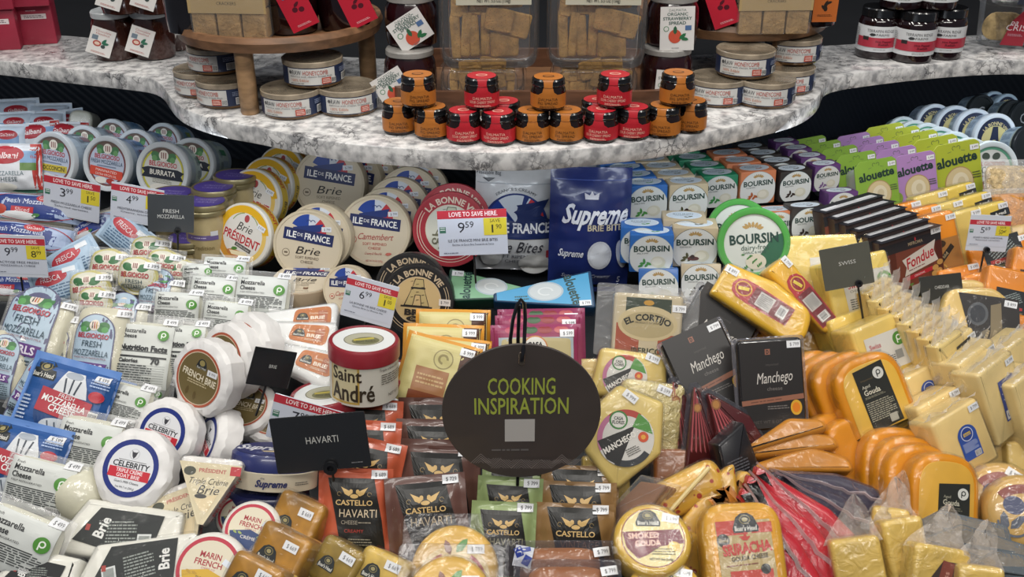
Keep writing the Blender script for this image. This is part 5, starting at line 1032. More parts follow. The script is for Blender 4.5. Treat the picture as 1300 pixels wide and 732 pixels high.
# ================================================================== MIDDLE OF THE DISPLAY
def a_ifp(a):
    a.text('Just Open Here', -34, 62, 4.5, '#44464c', w=30); a.text('Resealable Bag', -34, 56, 4.5, '#44464c', w=30); a.poly([(-42, 50), (-26, 50), (-34, 45)], '#44464c'); a.rect(0, 44, 96, 1.2, '#a8abb0')
    a.arc(0, -6, 0, 39, '#22346f', 10, 170, 24); a.arc(0, -4, 0, 35, '#23418f', 128, 168, 8); a.arc(0, -4, 0, 35, '#c9d0d8', 60, 128, 10); a.arc(0, -4, 0, 35, '#b8323a', 14, 60, 8); a.text("FRANCE'S CREAMY", 0, 38, 3.6, '#44464c', w=52, arc=42)
    a.poly([(-42, 10), (40, 26), (30, 6), (44, -2), (44, -24), (-44, -24), (-44, 0)], '#22305e'); a.text('ILE DE FRANCE', 0, -10, 12, '#dfe0e2', w=84, bold=.03); a.text('BRIE BITES', 0, -34, 12, '#3a3a40', w=64, sh=.3) if 0 else a.text('Brie Bites', 0, -34, 14, '#33333a', w=64, sh=.35)
    a.text('SOFT RIPENED', 0, -47, 4.5, '#3a3a40', w=50); a.text('CHEESE', 0, -54, 4.5, '#3a3a40', w=26); a.ell(-30, -46, 14, 16, '#c4c3bf'); a.ell(24, -58, 20, 14, '#cfcdc8'); a.rect(42, -44, 8, 10, '#b03a40')
def a_supp(a):
    a.rect(0, 60, 96, 1, '#3c4d8c'); a.poly([(-8, 38), (-9, 46), (-4, 41), (0, 48), (4, 41), (9, 46), (8, 38)], '#cfcfd6'); a.text('Supreme', 4, 20, 24, '#dfe0e6', w=80, sh=.3, bold=.03); a.text('BRIE BITES', 20, 3, 7.5, '#bfb49a', w=48, bold=.02)
    a.text('Supreme', -24, -30, 9, '#d5d6dc', w=30, sh=.3, bold=.02); a.ell(12, -32, 15, 18, '#b9bbc0', n=24); a.ell(12, -32, 12, 15, '#c6c8cc', n=20); a.ell(40, -32, 7, 18, '#bcbec4', 10); a.text('Supremely Creamy', -4, -60, 5, '#b9bccb', w=60, sh=.3); a.text('5', 38, -66, 9, '#b9bccb', w=4); a.rect(0, -80, 96, 6, '#1a2452')
for px, py, wp, hp, fc_, ar, nm, lf, yw, lb in [(742, 262, 96, 130, '#c2c3c6', a_ifp, 'standing_pouch', .0, 8, 'white pouch standing behind the navy pouch under the marble'), (655, 279, 104, 142, '#c4c4c4', a_ifp, 'standing_pouch', .035, 0, 'white standing pouch with tricolour arch and navy banner'), (788, 262, 60, 110, '#1d2a5e', a_supp, 'standing_pouch', .0, 10, 'navy pouch behind the front navy pouch, only its top edge showing'), (750, 292, 104, 154, '#1b2860', a_supp, 'standing_pouch', .05, 0, 'navy standing pouch with white script lettering')]:
    m_ = S(px, py, lf); o = pillow(nm, wp*m_, hp*m_, .05, foil(fc_), ar, p=2.2, m=.07, seed=px, part='pouch', wr=.003, wave=.002); put(o, px, py, lf, 10, yw, 1, lb, 'cheese', 'standing pouches of cheese bites')
# small square boxes with a white disc on front and top, in receding columns
BW_ = .0735*1.0
COLS = {'blue': '#2c63a8', 'beige': '#b8a789', 'green': '#1f7a55', 'orange': '#c4764e', 'black': '#2c2624', 'purple': '#5c3a6e'}
SUB = {'blue': ('BASIL & CHIVE', '#4c8a44'), 'beige': ('ROSEMARY & BLACK GARLIC', '#4a4a30'), 'green': ('GARLIC & HERBS', '#3f8a4a'), 'orange': ('FIG & BALSAMIC', '#a85a30'), 'black': ('BLACK TRUFFLE', '#3a2f2a'), 'purple': ('SHALLOT & CHIVE', '#7a5a8a')}
protos = {}
def bbox(c, wp, px, py, lf, tl, yw, ro, lb, top=True, hr=.92):
    k = c
    if k not in protos: protos[k] = carton('cream_cheese_box', .078, .072, .052, card(COLS[c]), art_boursin('#c3b49a' if c in ('beige',) else '#fff', *SUB[c]), top_boursin(c, SUB[c][1])); o = protos[k]
    else: o = dup(protos[k])
    m_ = S(px, py, lf); s = wp*m_/.078; o.scale = (s, s, s); P, t = hit(px, py, lf); sc_ = s
    Rm = Matrix.Rotation(R(yw), 4, 'Z') @ Matrix.Rotation(R(-tl), 4, 'X') @ Matrix.Rotation(R(ro), 4, 'Y'); o.matrix_world = Matrix.Translation(P - Rm.to_3x3() @ (Vector(ANCH[o.name])*s)) @ Rm @ Matrix.Scale(s, 4); return tag(o, lb, 'cheese', 'small square cream cheese boxes')
ORD = ['front', 'second', 'third', 'fourth', 'fifth', 'sixth', 'seventh']
def recede(c, px, py, wp, n, dx, dy, lf, yw, what, dw=.965, tl=3, ro=-1):
    for i in range(n):
        s = dw**i; bbox(c, wp*s, px + dx*i*s, py + dy*i*s, lf, tl, yw, ro, f'{ORD[i]} {what}')
recede('blue', 822, 258, 51, 4, -14, -11.5, .055, 6, 'blue and white cream cheese box of the upper row, counted backwards')
recede('beige', 874, 256, 50, 4, -17, -11.5, .055, 6, 'beige and white box of the upper row, counted backwards')
recede('green', 914, 243, 46, 4, -17, -11.5, .05, 8, 'green and white box of the upper row, counted backwards')
recede('orange', 962, 238, 47, 3, -19, -11.5, .055, 10, 'orange and white box of the upper row, counted backwards')
recede('black', 1010, 236, 43, 4, -20, -11.5, .055, 12, 'black and white box of the upper row, counted backwards')
recede('purple', 1050, 226, 36, 4, -19, -11.5, .05, 14, 'purple and white box of the upper row, counted backwards')
recede('blue', 827, 322, 55, 2, -13, -11, .035, -4, 'blue box in the lower row beside the navy pouch, counted backwards'); recede('beige', 882, 314, 57, 2, -14, -11, .035, -4, 'beige box in the lower row beside the green round tub, counted backwards')
bbox('orange', 48, 988, 290, .02, 8, 4, -1, 'orange and white box in the lower row behind the green round tub'); bbox('black', 46, 1027, 284, .03, 8, 8, -1, 'black and white box in the lower row beside the fondue boxes'); bbox('purple', 40, 1070, 262, .03, 8, 10, -1, 'purple and white box in the lower row in front of the green cartons')
bbox('blue', 50, 836, 364, .0, 22, -8, -4, 'blue box lying lowest, wrapped with a beige one in film'); bbox('beige', 50, 890, 358, .0, 22, -8, -4, 'beige box lying lowest, wrapped with a blue one in film')
# green round dairy free tubs
def a_df(a):
    a.ell(0, 0, 42, 42, '#c4c8c0', n=40); a.arc(0, 0, 0, 42, '#2f5f48', -62, 22, 20); a.poly([(0, 0), (20, -37), (39, 16)], '#2f5f48'); a.poly([(-6, -40), (34, 24), (-30, 20)], '#c4c8c0')
    for k in range(-3, 4): a.leaf(-2 + 11*sin(k*.42), 20 + 6*cos(k*.42), 9, '#a98a55', 90 - k*24)
    a.text('BOURSIN', 0, 7, 13, '#27403a', w=66, rot=6, bold=.03); a.text('dairy-free', 2, -5, 7, '#3f5a50', w=38, rot=6); a.text('GARLIC & HERBS', 2, -12, 3.4, '#3f5a50', w=32, rot=6); a.ell(4, -25, 14, 11, '#c9c3b0'); 
    for k in range(14): a.leaf(-14 + (k*7) % 26, -16 - (k*5) % 22, 5, '#3f7a3c', k*40)
def bdf(a): a.rect(0, 0, 210, 34, '#2f6e60'); [a.lines(k*24, 0, 16, 24, 6, '#9fc0b0') for k in range(-4, 5)]
for px, py, wp, lf, yw, lb in [(938, 293, 82, .04, -10, 'rear green-rimmed round dairy free tub'), (957, 309, 92, .055, -8, 'front green-rimmed round dairy free tub with a dark green wedge')]:
    m_ = S(px, py, lf); o = tub('cheese_tub', wp*m_, a_df, .40, '#4f9a48', '#2f6e60', bdf); put(o, px, py, lf, 20, yw, -2, lb, 'tub', 'green-rimmed round tubs')
# wedge cartons lying under the pouches
def wedgec(px, py, wp, c1, c2, txt, ro, lb, flip=False):
    m_ = S(px, py, .03); k = wp*m_; s = -1 if flip else 1
    pts = [(-.5*k, 0), (.5*k, .12*k), (.5*k, .20*k), (-.5*k, .44*k)] if not flip else [(-.5*k, .14*k), (.5*k, 0), (.5*k, .44*k), (-.5*k, .24*k)]
    def f(a):
        q = [(p[0]/k*100, p[1]/k*100-22) for p in pts]; a.poly([(x*.93, y*.86) for x, y in q], c2); e = 18*s
        a.ell(-2*s, 0, 18, 11, '#a9b6bd'); a.ell(-2*s, 0, 16, 9.5, '#c2c7c6'); a.arc(-2*s, 0, 6, 8, '#d4d7d5', 0, 300, 16, .6); a.text('alouette', -30*s, 0, 11, '#23423c', w=34, rot=90*1 if not flip else -78, bold=.03); a.lines(22*s, -6, 14, 6, 2, '#3c5a54')
    o = block('cheese_wedge_box', round_poly(pts, .004, 2), .030, card(c1), f, facew=k, fc=(0, .22*k, 0), part='carton', wrap=False, r=.003, sticker=('$ 799', -.40*k*s if not flip else .40*k, .36*k if not flip else .06*k, .018)); return put(o, px, py, .03, 58, 0, ro, lb, 'cheese', 'flat wedge-shaped cartons')
wedgec(626, 364, 116, '#173f30', '#7fae86', '', 4, 'dark green wedge carton with a mint top, under the white pouch'); wedgec(690, 370, 128, '#123a5c', '#4a9ac4', '', -4, 'dark blue wedge carton with a sky blue top, under the navy pouch', True)
# orange-edged packs
def a_or(a): a.rect(0, 0, 90, 92, '#c7bc80'); a.rect(36, 22, 22, 48, '#4a2a1c'); a.ell(4, 24, 13, 13, '#8f8456', n=24); a.ell(4, 24, 11.5, 11.5, '#c0b67c', n=24); a.arc(4, 24, 4, 7, '#8f8456', 0, 270, 12); a.rect(-6, -16, 44, 50, '#9c6c44'); a.rect(-8, -34, 44, 22, '#7a3f22'); a.lines(-6, -6, 36, 16, 3, '#c0a070'); a.text('Imlil', -2, -36, 12, '#cfc2a0', w=24, sh=.2)
for px, py, wp, ro, lf, lb in [(574, 440, 96, 1, .02, 'orange-edged cheese pack, rearmost, below the black tin'), (561, 463, 104, 2, .03, 'orange-edged cheese pack with price sticker, second from the rear'), (574, 474, 92, 6, .038, 'orange-edged cheese pack just behind the tilted front one'), (553, 478, 98, 15, .05, 'front tilted pale cheese pack with brown squares and round stamp')]:
    m_ = S(px, py, lf); w_ = wp*m_; o = pillow('cheese_pack', w_, w_*1.0, .026, foil('#cf8f2c'), a_or, p=5, m=.06, seed=px, part='pack', sticker=('$ 999', w_*.32, w_*.40)); put(o, px, py, lf, 30, 0, ro, lb, 'cheese', 'orange-edged cheese packs')
# pink bordered trays
def a_cf(a):
    a.rect(0, 0, 96, 74, '#8a2f52'); [a.ell(x, 34, 8, 4, c) for x, c in ((-26, '#a8485c'), (-6, '#3f5a3c'), (10, '#8a3a3a'), (28, '#b05a5c'))]; a.rect(0, -4, 82, 60, '#a0aab0'); a.poly(round_poly([(-38, -32), (-4, -32), (-6, 26), (-38, 24)], 4, 3), '#b3a578'); a.poly(round_poly([(6, -32), (38, -32), (38, 24), (4, 26)], 4, 3), '#b3a578')
    a.ell(-1, 14, 14, 14, '#b8763c', n=24); a.ell(-1, 14, 12.5, 12.5, '#d3d0c8', n=24); a.text('CASA', -1, 18, 5.5, '#23211f', w=17, bold=.04); a.text('FLORES', -1, 10.5, 5.5, '#23211f', w=22, bold=.04)
for i, (px, py, wp, lf, lb) in enumerate([(688, 436, 112, .01, 'pink-bordered tray pack, rearmost, under the blue wedge carton'), (685, 444, 112, .02, 'pink-bordered tray pack, middle one'), (681, 458, 116, .035, 'pink-bordered tray pack with round badge behind the hanging sign')]):
    m_ = S(px, py, lf); w_ = wp*m_; o = pillow('cheese_tray', w_, w_*.80, .024, M('#8f3a5c', .3, .6, var=.05), a_cf, p=6, m=.05, seed=i, part='tray', wr=.0004, wave=.0004, sticker=('$ 599', w_*.34, w_*.30)); put(o, px, py, lf, 30, 0, -1, lb, 'cheese', 'pink-bordered cheese trays')
# el cortijo and neighbour
def a_ec(a):
    a.rect(0, 0, 98, 98, '#bcae90'); a.rect(-30, -22, 36, 50, '#9a4a32'); a.rect(32, -30, 30, 36, '#9a4a32'); a.rect(0, 18, 70, 50, '#2f3a2a'); a.ell(0, 4, 46, 27, '#bfae86', n=30); a.ell(0, 2, 40, 20, '#a89870'); a.text('EL CORTIJO', 0, 14, 9.5, '#1f2018', w=74, arc=70, bold=.04); a.ell(0, 36, 8, 4, '#b98a30'); a.text('PRODUCT OF SPAIN', 0, 5, 3, '#33301f', w=38); a.text('IBERICO', 0, -38, 9, '#2f3a2a', w=46, bold=.02)
for px, py, wp, ro, c, ar, lf, lb in [(903, 424, 80, 4, '#b29a70', a_ec, .0, 'reddish cheese pack half hidden right of the oval-labelled one'), (822, 414, 88, 4, '#b7ab92', a_ec, .03, 'square cheese pack with an oval cream label and film margin')]:
    m_ = S(px, py, lf); w_ = wp*m_; o = block('cheese_pack', rect(w_, w_*.92, .006, 3), .02, card(c), ar, facew=w_*.94, r=.004, fin=.012, sticker=('$ 799', w_*.44, w_*.74), part='cheese_sleeve'); V, F = prism(rect(w_*1.5, w_*1.05, .004, 2), .003, .001, 1, .008); mesh_obj('film_margin', jit(V, .002, 30), F, film(haze=.08), parent=o, fix=False); put(o, px, py, lf, 28, 0, ro, lb, 'cheese', 'oval-label cheese packs')
# hanging round sign
o = thing('round_sign', (0, 0, .0)); lf = .17; m_ = S(662, 524, lf); r_ = 101*m_
V, F = prism(circ(r_, 96, 0), .003, .0006, 1); mesh_obj('sign_board', V, F, M('#453e3b', .5, .1, var=.04), parent=o)
a = Art(r_*2); a.text('COOKING', 0, 20, 12, '#a3b04a', w=42, bold=.012); a.text('INSPIRATION', 0, 5.5, 12, '#a3b04a', w=59, bold=.012); a.rect(-1, -13, 19, 17, '#b9b6b2'); a.lines(-2, -28, 34, 1.8, 1, '#6b6866', th=.7)
def zz(x0, y0, s, fl): 
    for k in range(4):
        h = s*(1 - k*.24); pts = [(x0 - h, y0), (x0, y0 + h*fl), (x0 + h, y0)]
        for (ax, ay), (bx_, by) in zip(pts, pts[1:]): L = math.hypot(bx_-ax, by-ay); a.rect((ax+bx_)/2, (ay+by)/2, L, .35, '#8a827e', math.degrees(math.atan2(by-ay, bx_-ax)))
for i in range(-2, 3): zz(i*13, -42 if abs(i) < 2 else -38, 6.5, 1.1); zz(i*13 + 6.5, -35 if abs(i) < 2 else -34, 6.5, -1.0)
a.build(o, flat(0), 'sign_print')
V, F = prism(round_poly([(-.0035, -.009), (.0035, -.009), (.0035, .009), (-.0035, .009)], .0034, 4), .0012, .0004, 1, -.0016); mesh_obj('steel_eyelet', [(x, y, z + r_*.80) for x, y, z in V], F, M('#b9a796', .25, 0, .9), parent=o)
V, F = tube([(-.012, .005, r_*.70), (-.013, .006, r_*1.02), (-.010, .007, r_*1.30), (-.005, .008, r_*1.50), (-.001, .009, r_*1.56), (.003, .010, r_*1.50), (.004, .008, r_*1.30), (.003, .004, r_*1.02), (.001, -.004, r_*.88), (0, -.003, r_*.78)], .0022); V2, F2 = tube([(-.004, .02, -.30), (-.004, .012, -.1), (-.004, .010, r_*1.0), (-.003, .010, r_*1.48)], .0022); V, F = merge((V, F), (V2, F2)); mesh_obj('black_hook_stem', V, F, M('#16161a', .3, .5), parent=o)
put(o, 662, 524, lf, 0, 1, 0, 'round dark sign with olive letters COOKING INSPIRATION on a black hook', 'sign')
# castello foil pouches
def cast(px, py, wp, hp, c, ro, ar, lf, lb, grp, st='$ 689', tl=30):
    m_ = S(px, py, lf); w_, h = wp*m_, hp*m_; o = pillow('foil_cheese_pouch', w_, h, .026, foil(c), ar, facew=w_*.92, p=2.8, m=.16, seed=px+py, wr=.0016, sticker=(st, w_*.32, h*.44, .0195)); return put(o, px, py, lf, tl, 0, ro, lb, 'cheese', grp)
O_ = art_castello(); go = 'orange foil cheese pouches'
for i, (px, py, ro, lf) in enumerate([(466, 552, 2, .0), (460, 564, 3, .01), (458, 590, 3, .02), (458, 612, 12, .03), (449, 652, 1, .055)]):
    cast(px, py, 96, 112, '#b8573a', ro, O_, lf, ['rearmost orange foil pouch below the lidded tubs', 'second orange foil pouch from the rear with gold emblem', 'third orange foil pouch from the rear', 'tilted orange foil pouch just behind the front one', 'front orange foil pouch with white HAVARTI lettering'][i], go)
gb = 'brown foil cheese pouches'
for i, (px, py, ro, lf) in enumerate([(556, 562, 0, .0), (552, 590, 1, .005), (558, 616, 1, .015), (556, 624, 2, .02), (542, 662, -5, .055)]):
    cast(px, py, 104, 114, '#5f4038', ro, art_castello(low=None), lf, ['rearmost brown foil pouch left of the round sign', 'second brown foil pouch from the rear', 'third brown foil pouch from the rear', 'brown foil pouch just behind the front one', 'front brown foil pouch with HAVARTI lettering'][i], gb, '$ 729')
for i, (px, py, ro, lf) in enumerate([(652, 640, 3, .01), (646, 656, 3, .03), (638, 688, 3, .045)]):
    cast(px, py, 84, 98, '#8d9e6a', ro, art_castello('HAVARTI', '#8f8a70', None), lf, ['rearmost green foil pouch under the round sign', 'second green foil pouch', 'front green foil pouch with gold emblem'][i], 'green foil cheese pouches', '$ 799')
for i, (px, py, ro, lf) in enumerate([(736, 644, 2, .01), (733, 664, 2, .025), (730, 692, 2, .04)]):
    cast(px, py, 100, 102, '#8a6a42', ro, art_castello('VINTAGE', '#6a4a38', None), lf, ['rearmost tan foil pouch under the manchego wedge', 'second tan foil pouch', 'front tan foil pouch with gold emblem'][i], 'tan foil cheese pouches', '$ 799')
# brown-rind smoked blocks and their neighbours along the bottom edge
def a_bh(a): logo_boar(a, -14, -6, 1.3)
def smb(px, py, wp, hp, ro, lf, lb, mt='#ab7a28', st='$ 669', yw=-24, tl=46, d=.05):
    m_ = S(px, py, lf); W_, H_ = wp*m_, hp*m_; o = block('smoked_cheese_block', rect(W_, H_, .010, 4), d, M(mt, .40, .3, 0, .5, 40, .34, 22), a_bh, facew=W_*1.0, jt=.0008, r=.007, sticker=(st, W_*.20, H_*.74, .020), fin=.0); V, F = prism(rect(W_*.97, H_*.97, .008, 3), d*.5, .006, 2, d*.55); mesh_obj('pale_cheese_side', [(x + W_*.03, y, z + H_*.03) for x, y, z in V], F, cheese('#d9c078'), parent=o); return put(o, px, py, lf, tl, yw, ro, lb, 'cheese', 'brown-rind cheese blocks')
smb(370, 664, 70, 74, 6, .045, 'brown-rind cheese block, uppermost, touching the oval boxes'); smb(350, 704, 78, 70, 8, .06, 'brown-rind cheese block, middle one with round black badge'); smb(316, 738, 80, 60, 8, .07, 'brown-rind cheese block, lowest, cut by the bottom edge')
smb(424, 716, 66, 60, 12, .05, 'herb-crusted cheese block at the bottom edge under the orange pouch', '#917628', '$ 669'); smb(482, 726, 72, 52, 6, .055, 'smooth yellow block with brown side under the brown pouch', '#d2b052', '$ 669')
def a_apple(a): a.ell(0, -8, 40, 34, '#d9bf80', n=32); a.arc(2, -14, 30, 34, '#a83c44', -20, 60, 14); a.arc(-4, -14, 30, 33, '#a83c44', 110, 150, 10); a.leaf(8, 26, 20, '#4f8a3c', 50); a.leaf(-8, 24, 18, '#7a4228', 110); a.lines(20, 4, 14, 4, 1, '#7a4a30')
for px, py, wp, lf, lb in [(577, 722, 112, .05, 'round pale smoked cheese with an apple drawing, rear one'), (570, 762, 112, .07, 'round pale smoked cheese with an apple drawing, front one at the bottom edge')]:
    m_ = S(px, py, lf); w_ = wp*m_; o = block('apple_smoked_cheese', circ(w_/2, 40), .035, cheese('#d2b468'), a_apple, facew=w_, r=.012, sticker=('$ 799', w_*.24, w_*.72, .02)); V, F = prism(rect(w_*1.25, w_*1.15, .01, 3), .003, .001, 1, .018); mesh_obj('film_margin', jit(V, .003, 26), F, film('#6a6a70', .12), parent=o, fix=False); put(o, px, py, lf, 46, 0, 0, lb, 'cheese', 'apple smoked cheeses')
def a_blu(a): a.rect(-34, 16, 17, 19, '#b9bcc6', -12); a.rect(-38, 20, 7, 9, '#23388a', 20); a.rect(-31, 12, 7, 9, '#23388a', -30); a.rect(-31, 22, 8, 4, '#23388a', 10)
for px, py, lf, lb in [(712, 728, .05, 'dark-filmed smoked cheese with a blue and white corner mark, rear one'), (722, 752, .062, 'dark-filmed smoked cheese at the bottom edge, front one')]:
    m_ = S(px, py, lf); w_ = 140*m_; o = pillow('smoked_cheese_pack', w_, w_*.62, .03, film('#5c5a62', .22), a_blu if px == 712 else None, p=3, m=.08, seed=px, wr=.003, inner=(cheese('#a9754a'), .74, .78, .45, 'smoked_cheese'), part='plastic_wrap', sticker=('$ 799', w_*.38, w_*.20, .02, 10)); put(o, px, py, lf, 48, 0, 0, lb, 'cheese', 'dark-filmed smoked cheeses')
# ================================================================== RIGHT PART OF THE DISPLAY
def u(lf, px, py): return S(px, py, lf)
# carded dip packs in three colours
def aloue(c, px, py, wp, lf, lb, hp=1.16, proto={}):
    m_ = S(px, py, lf); w_ = .072; h = w_*hp
    if c not in proto:
        o = thing('carded_cheese_pack', (0, 0, h/2)); oo = round_poly([(-w_/2, 0), (w_/2, 0), (w_*.5, h*.94), (w_*.40, h), (-w_*.36, h), (-w_*.5, h*.90)], .005, 4); V, F = prism(oo, .002, .0005, 1); mesh_obj('printed_card', V, F, card(c), parent=o)
        V, F = prism(round_poly([(-w_*.44, h*.02), (w_*.44, h*.02), (w_*.44, h*.84), (-w_*.44, h*.84)], .012, 4), .040, .006, 3, .002); mesh_obj('plastic_tray', V, F, film('#e8eef0', .45, 20, .3), parent=o)
        a = Art(w_); art_alouette(c)(a); a.build(o, flat(h*.55)); stick(o, '$ 499', w_*.37, h*.88, .013, 0); proto[c] = o
    else: o = dup(proto[c])
    s = wp*m_/w_; P, t = hit(px, py, lf); Rm = Matrix.Rotation(R(14), 4, 'Z') @ Matrix.Rotation(R(-18), 4, 'X') @ Matrix.Rotation(R(-5), 4, 'Y')
    o.matrix_world = Matrix.Translation(P - Rm.to_3x3() @ (Vector((0, 0, h/2))*s)) @ Rm @ Matrix.Scale(s, 4); return tag(o, lb, 'cheese', 'carded soft cheese packs in three columns')
for c, nm, x, y, wp, n, dx, dy in [('#83a83e', 'green', 1114, 237, 60, 5, -26, -10.5), ('#a880b6', 'lilac', 1163, 230, 61, 5, -24, -9.5), ('#a8b236', 'lime yellow', 1216, 221, 70, 5, -28, -9)]:
    for i in range(n): s = .95**i; aloue(c, x + dx*i*s, y + dy*i*s, wp*s, .03, f'{ORD[i]} {nm} carded soft cheese pack, counting backwards from the front')
# round white tubs on their sides at far right
def a_masc(a):
    a.ell(0, 0, 41, 41, '#5d9a80', n=40); a.ell(0, 0, 36, 36, '#c9ccca', n=36); a.arc(0, 0, 0, 38, '#4a8a70', 235, 330, 16); a.arc(0, 0, 0, 33, '#c9ccca', 225, 340, 16)
    for s in (-1, 1): a.ell(s*9, 25, 7, 6, '#47514a', s*20)
    a.text('BELGIOIOSO', 0, 13, 7, '#b4434f', w=50); a.text('MASCARPONE', 0, 3, 11, '#3a443f', w=68, bold=.02); a.lines(0, -7, 44, 4, 1, '#a8686a'); a.ell(2, -22, 17, 9, '#c2906a'); a.ell(2, -18, 12, 6, '#4c1f1c')
def a_lbv(a): a.ell(0, 0, 41, 41, '#232c44', n=40); a.text('LA BONNE VIE', 0, 29, 7, '#c9bd8a', w=64, arc=30, bold=.02); a.ell(0, -6, 30, 30, '#c2b880', n=30); a.poly([(-6, 22), (6, 22), (9, 0), (16, -34), (-16, -34), (-9, 0)], '#232c44'); a.poly([(-3, -6), (3, -6), (6, -30), (-6, -30)], '#c2b880'); a.rect(0, -30, 40, 8, '#232c44')
def a_blk(a): a.ell(0, 0, 40, 40, '#1f2426', n=30); a.text('G', 0, 0, 30, '#a9adb0', w=26)
gm = 'white round tubs with teal rings'; gl = 'white round tubs with navy labels'
for i, (px, py, wp) in enumerate([(1146, 170, 44), (1160, 176, 47), (1176, 181, 50), (1192, 188, 54), (1210, 196, 58), (1230, 206, 62), (1257, 218, 80)]):
    m_ = S(px, py, .03); o = tub('cheese_tub', wp*m_, a_masc, .42, '#cfd9de', '#b8cfdc', band_lines('#5a8a8a', '#b9d0d4')); put(o, px, py, .03 if i < 6 else .012, 14, 8, 2, ['rearmost teal-ringed tub beside the lime cards', 'second teal-ringed tub from the rear', 'third teal-ringed tub from the rear', 'fourth teal-ringed tub from the rear', 'third teal-ringed tub from the front', 'second teal-ringed tub from the front', 'front teal-ringed tub with mascarpone lettering'][i], 'tub', gm)
for i, (px, py, wp) in enumerate([(1186, 157, 50), (1212, 161, 54), (1237, 166, 56), (1263, 174, 60)]):
    m_ = S(px, py, .035); o = tub('cheese_tub', wp*m_, a_lbv, .60, '#cdd6df', '#b7cbe0', band_lines('#4a5f80', '#b7cbe0')); put(o, px, py, .035, 12, 10, 2, ['rearmost navy-labelled tub showing its striped side', 'second navy-labelled tub from the rear', 'third navy-labelled tub from the rear', 'front navy-labelled tub with a tower drawing'][i], 'tub', gl)
for i, (px, py, wp, c, b) in enumerate([(1246, 142, 44, '#262b2e', '#8f9a94'), (1286, 150, 46, '#262b2e', '#a9b0a0'), (1306, 184, 50, '#22262a', '#a9b0a0'), (1278, 140, 42, '#b9cfe0', '#a9c4d8'), (1300, 150, 44, '#262b2e', '#9aa49a'), (1262, 136, 40, '#b9cfe0', '#a9c4d8')]):
    m_ = S(px, py, .03); o = tub('cheese_tub', wp*m_, a_blk if i in (0, 1, 2, 4) else a_lbv, .6, c, b, band_lines('#4a5f80', '#9fb4c4')); put(o, px, py, .03, 14, 20, 0, ['black-lidded tub behind the navy-labelled row', 'black-lidded tub with a grey letter, second row at right', 'black-lidded tub cut by the right picture edge', 'pale blue lidded tub at the back right corner', 'black-lidded tub at the right edge behind the others', 'pale blue lidded tub against the dark wall'][i], 'tub', 'tubs in the back right corner')
# bags of grated cheese at right edge
o = pillow('grated_cheese_bag', .10, .11, .05, film(haze=.15), None, p=2.2, seed=4, wr=.004, inner=(M('#cdb384', .8, .3, 0, 1, 160, .2, 120), .9, .8, .3, 'grated_cheese'), part='plastic_wrap'); put(o, 1292, 238, .03, 30, 10, 4, 'clear bag of pale grated cheese at the right edge', 'cheese')
o = pillow('grated_cheese_bag', .10, .09, .05, film(haze=.12), None, p=2.2, seed=9, wr=.004, inner=(M('#cf8a2c', .7, .4, 0, 1, 120, .2, 90), .9, .8, .3, 'grated_cheese'), part='plastic_wrap'); put(o, 1298, 268, .04, 36, 6, 0, 'clear bag of orange cheese pieces at the right edge', 'cheese')
# sliced-cheese slabs behind the fondue boxes
def a_tan(a): a.rect(0, -12, 100, 90, '#a8763c'); a.poly([(-30, -30), (26, 16), (34, 4), (-22, -44)], '#25211c'); a.text('Mild', 0, -14, 9, '#c9b68a', w=26, rot=38); a.ell(-14, 20, 26, 12, '#3a2a1c'); a.arc(-10, -46, 8, 12, '#c9a24c', 0, 180, 10)
def a_blkl(a): a.rect(16, 4, 62, 22, '#23262a', 4); a.text('Aged', 16, 4, 10, '#cfcfc8', w=38, rot=4, bold=.03)
def slab(px, py, wp, hp, c, lf, yw, ro, lb, ar=None, st='$ 599', tl=24, d=.022, facew=None, name='cheese_slab', grp='upright cheese slabs in clear film', fc=None, fin=.0, rr=.006, sx=.36, sz=.90):
    m_ = S(px, py, lf); W_, H_ = wp*m_, hp*m_; o = block(name, rect(W_, H_, rr, 3), d, cheese(c), ar, facew=facew and facew*W_ or W_*.9, fc=fc and (fc[0]*W_, fc[1]*H_, fc[2]), r=.005, sticker=(st, W_*sx, H_*sz, .017) if st else None, fin=fin, jt=.0006); return put(o, px, py, lf, tl, yw, ro, lb, 'cheese', grp)
for px, py, wp, hp, c, lf, ar, lb in [(1222, 262, 44, 56, '#d8c66a', .02, a_blkl, 'yellow slab with a black label in the rearmost row, below the lime card'), (1186, 272, 46, 56, '#d8c880', .02, None, 'pale yellow slab in the rearmost row, middle'), (1153, 282, 42, 50, '#d8922f', .02, None, 'orange slab in the rearmost row, left'), (1242, 274, 44, 56, '#d8c66a', .03, a_blkl, 'yellow slab with a black label in the second row'), (1206, 284, 44, 56, '#d8c880', .03, None, 'pale yellow slab in the second row, middle'),
        (1178, 292, 46, 60, '#d8922f', .03, None, 'orange slab in the second row, left'), (1262, 288, 48, 60, '#d8c66a', .04, a_blkl, 'yellow slab with black label in the front row, right'), (1228, 302, 50, 72, '#d8c880', .045, None, 'pale yellow slab in the front row beside the sign'), (1196, 312, 52, 84, '#d8922f', .05, a_tan, 'orange slab with a tan and black front label behind the fondue boxes')]:
    slab(px, py, wp, hp, c, lf, 10, -10, lb, ar, d=.03, rr=.008, fc=(0, .42, 0) if ar is a_tan else (.1, .72, 0))
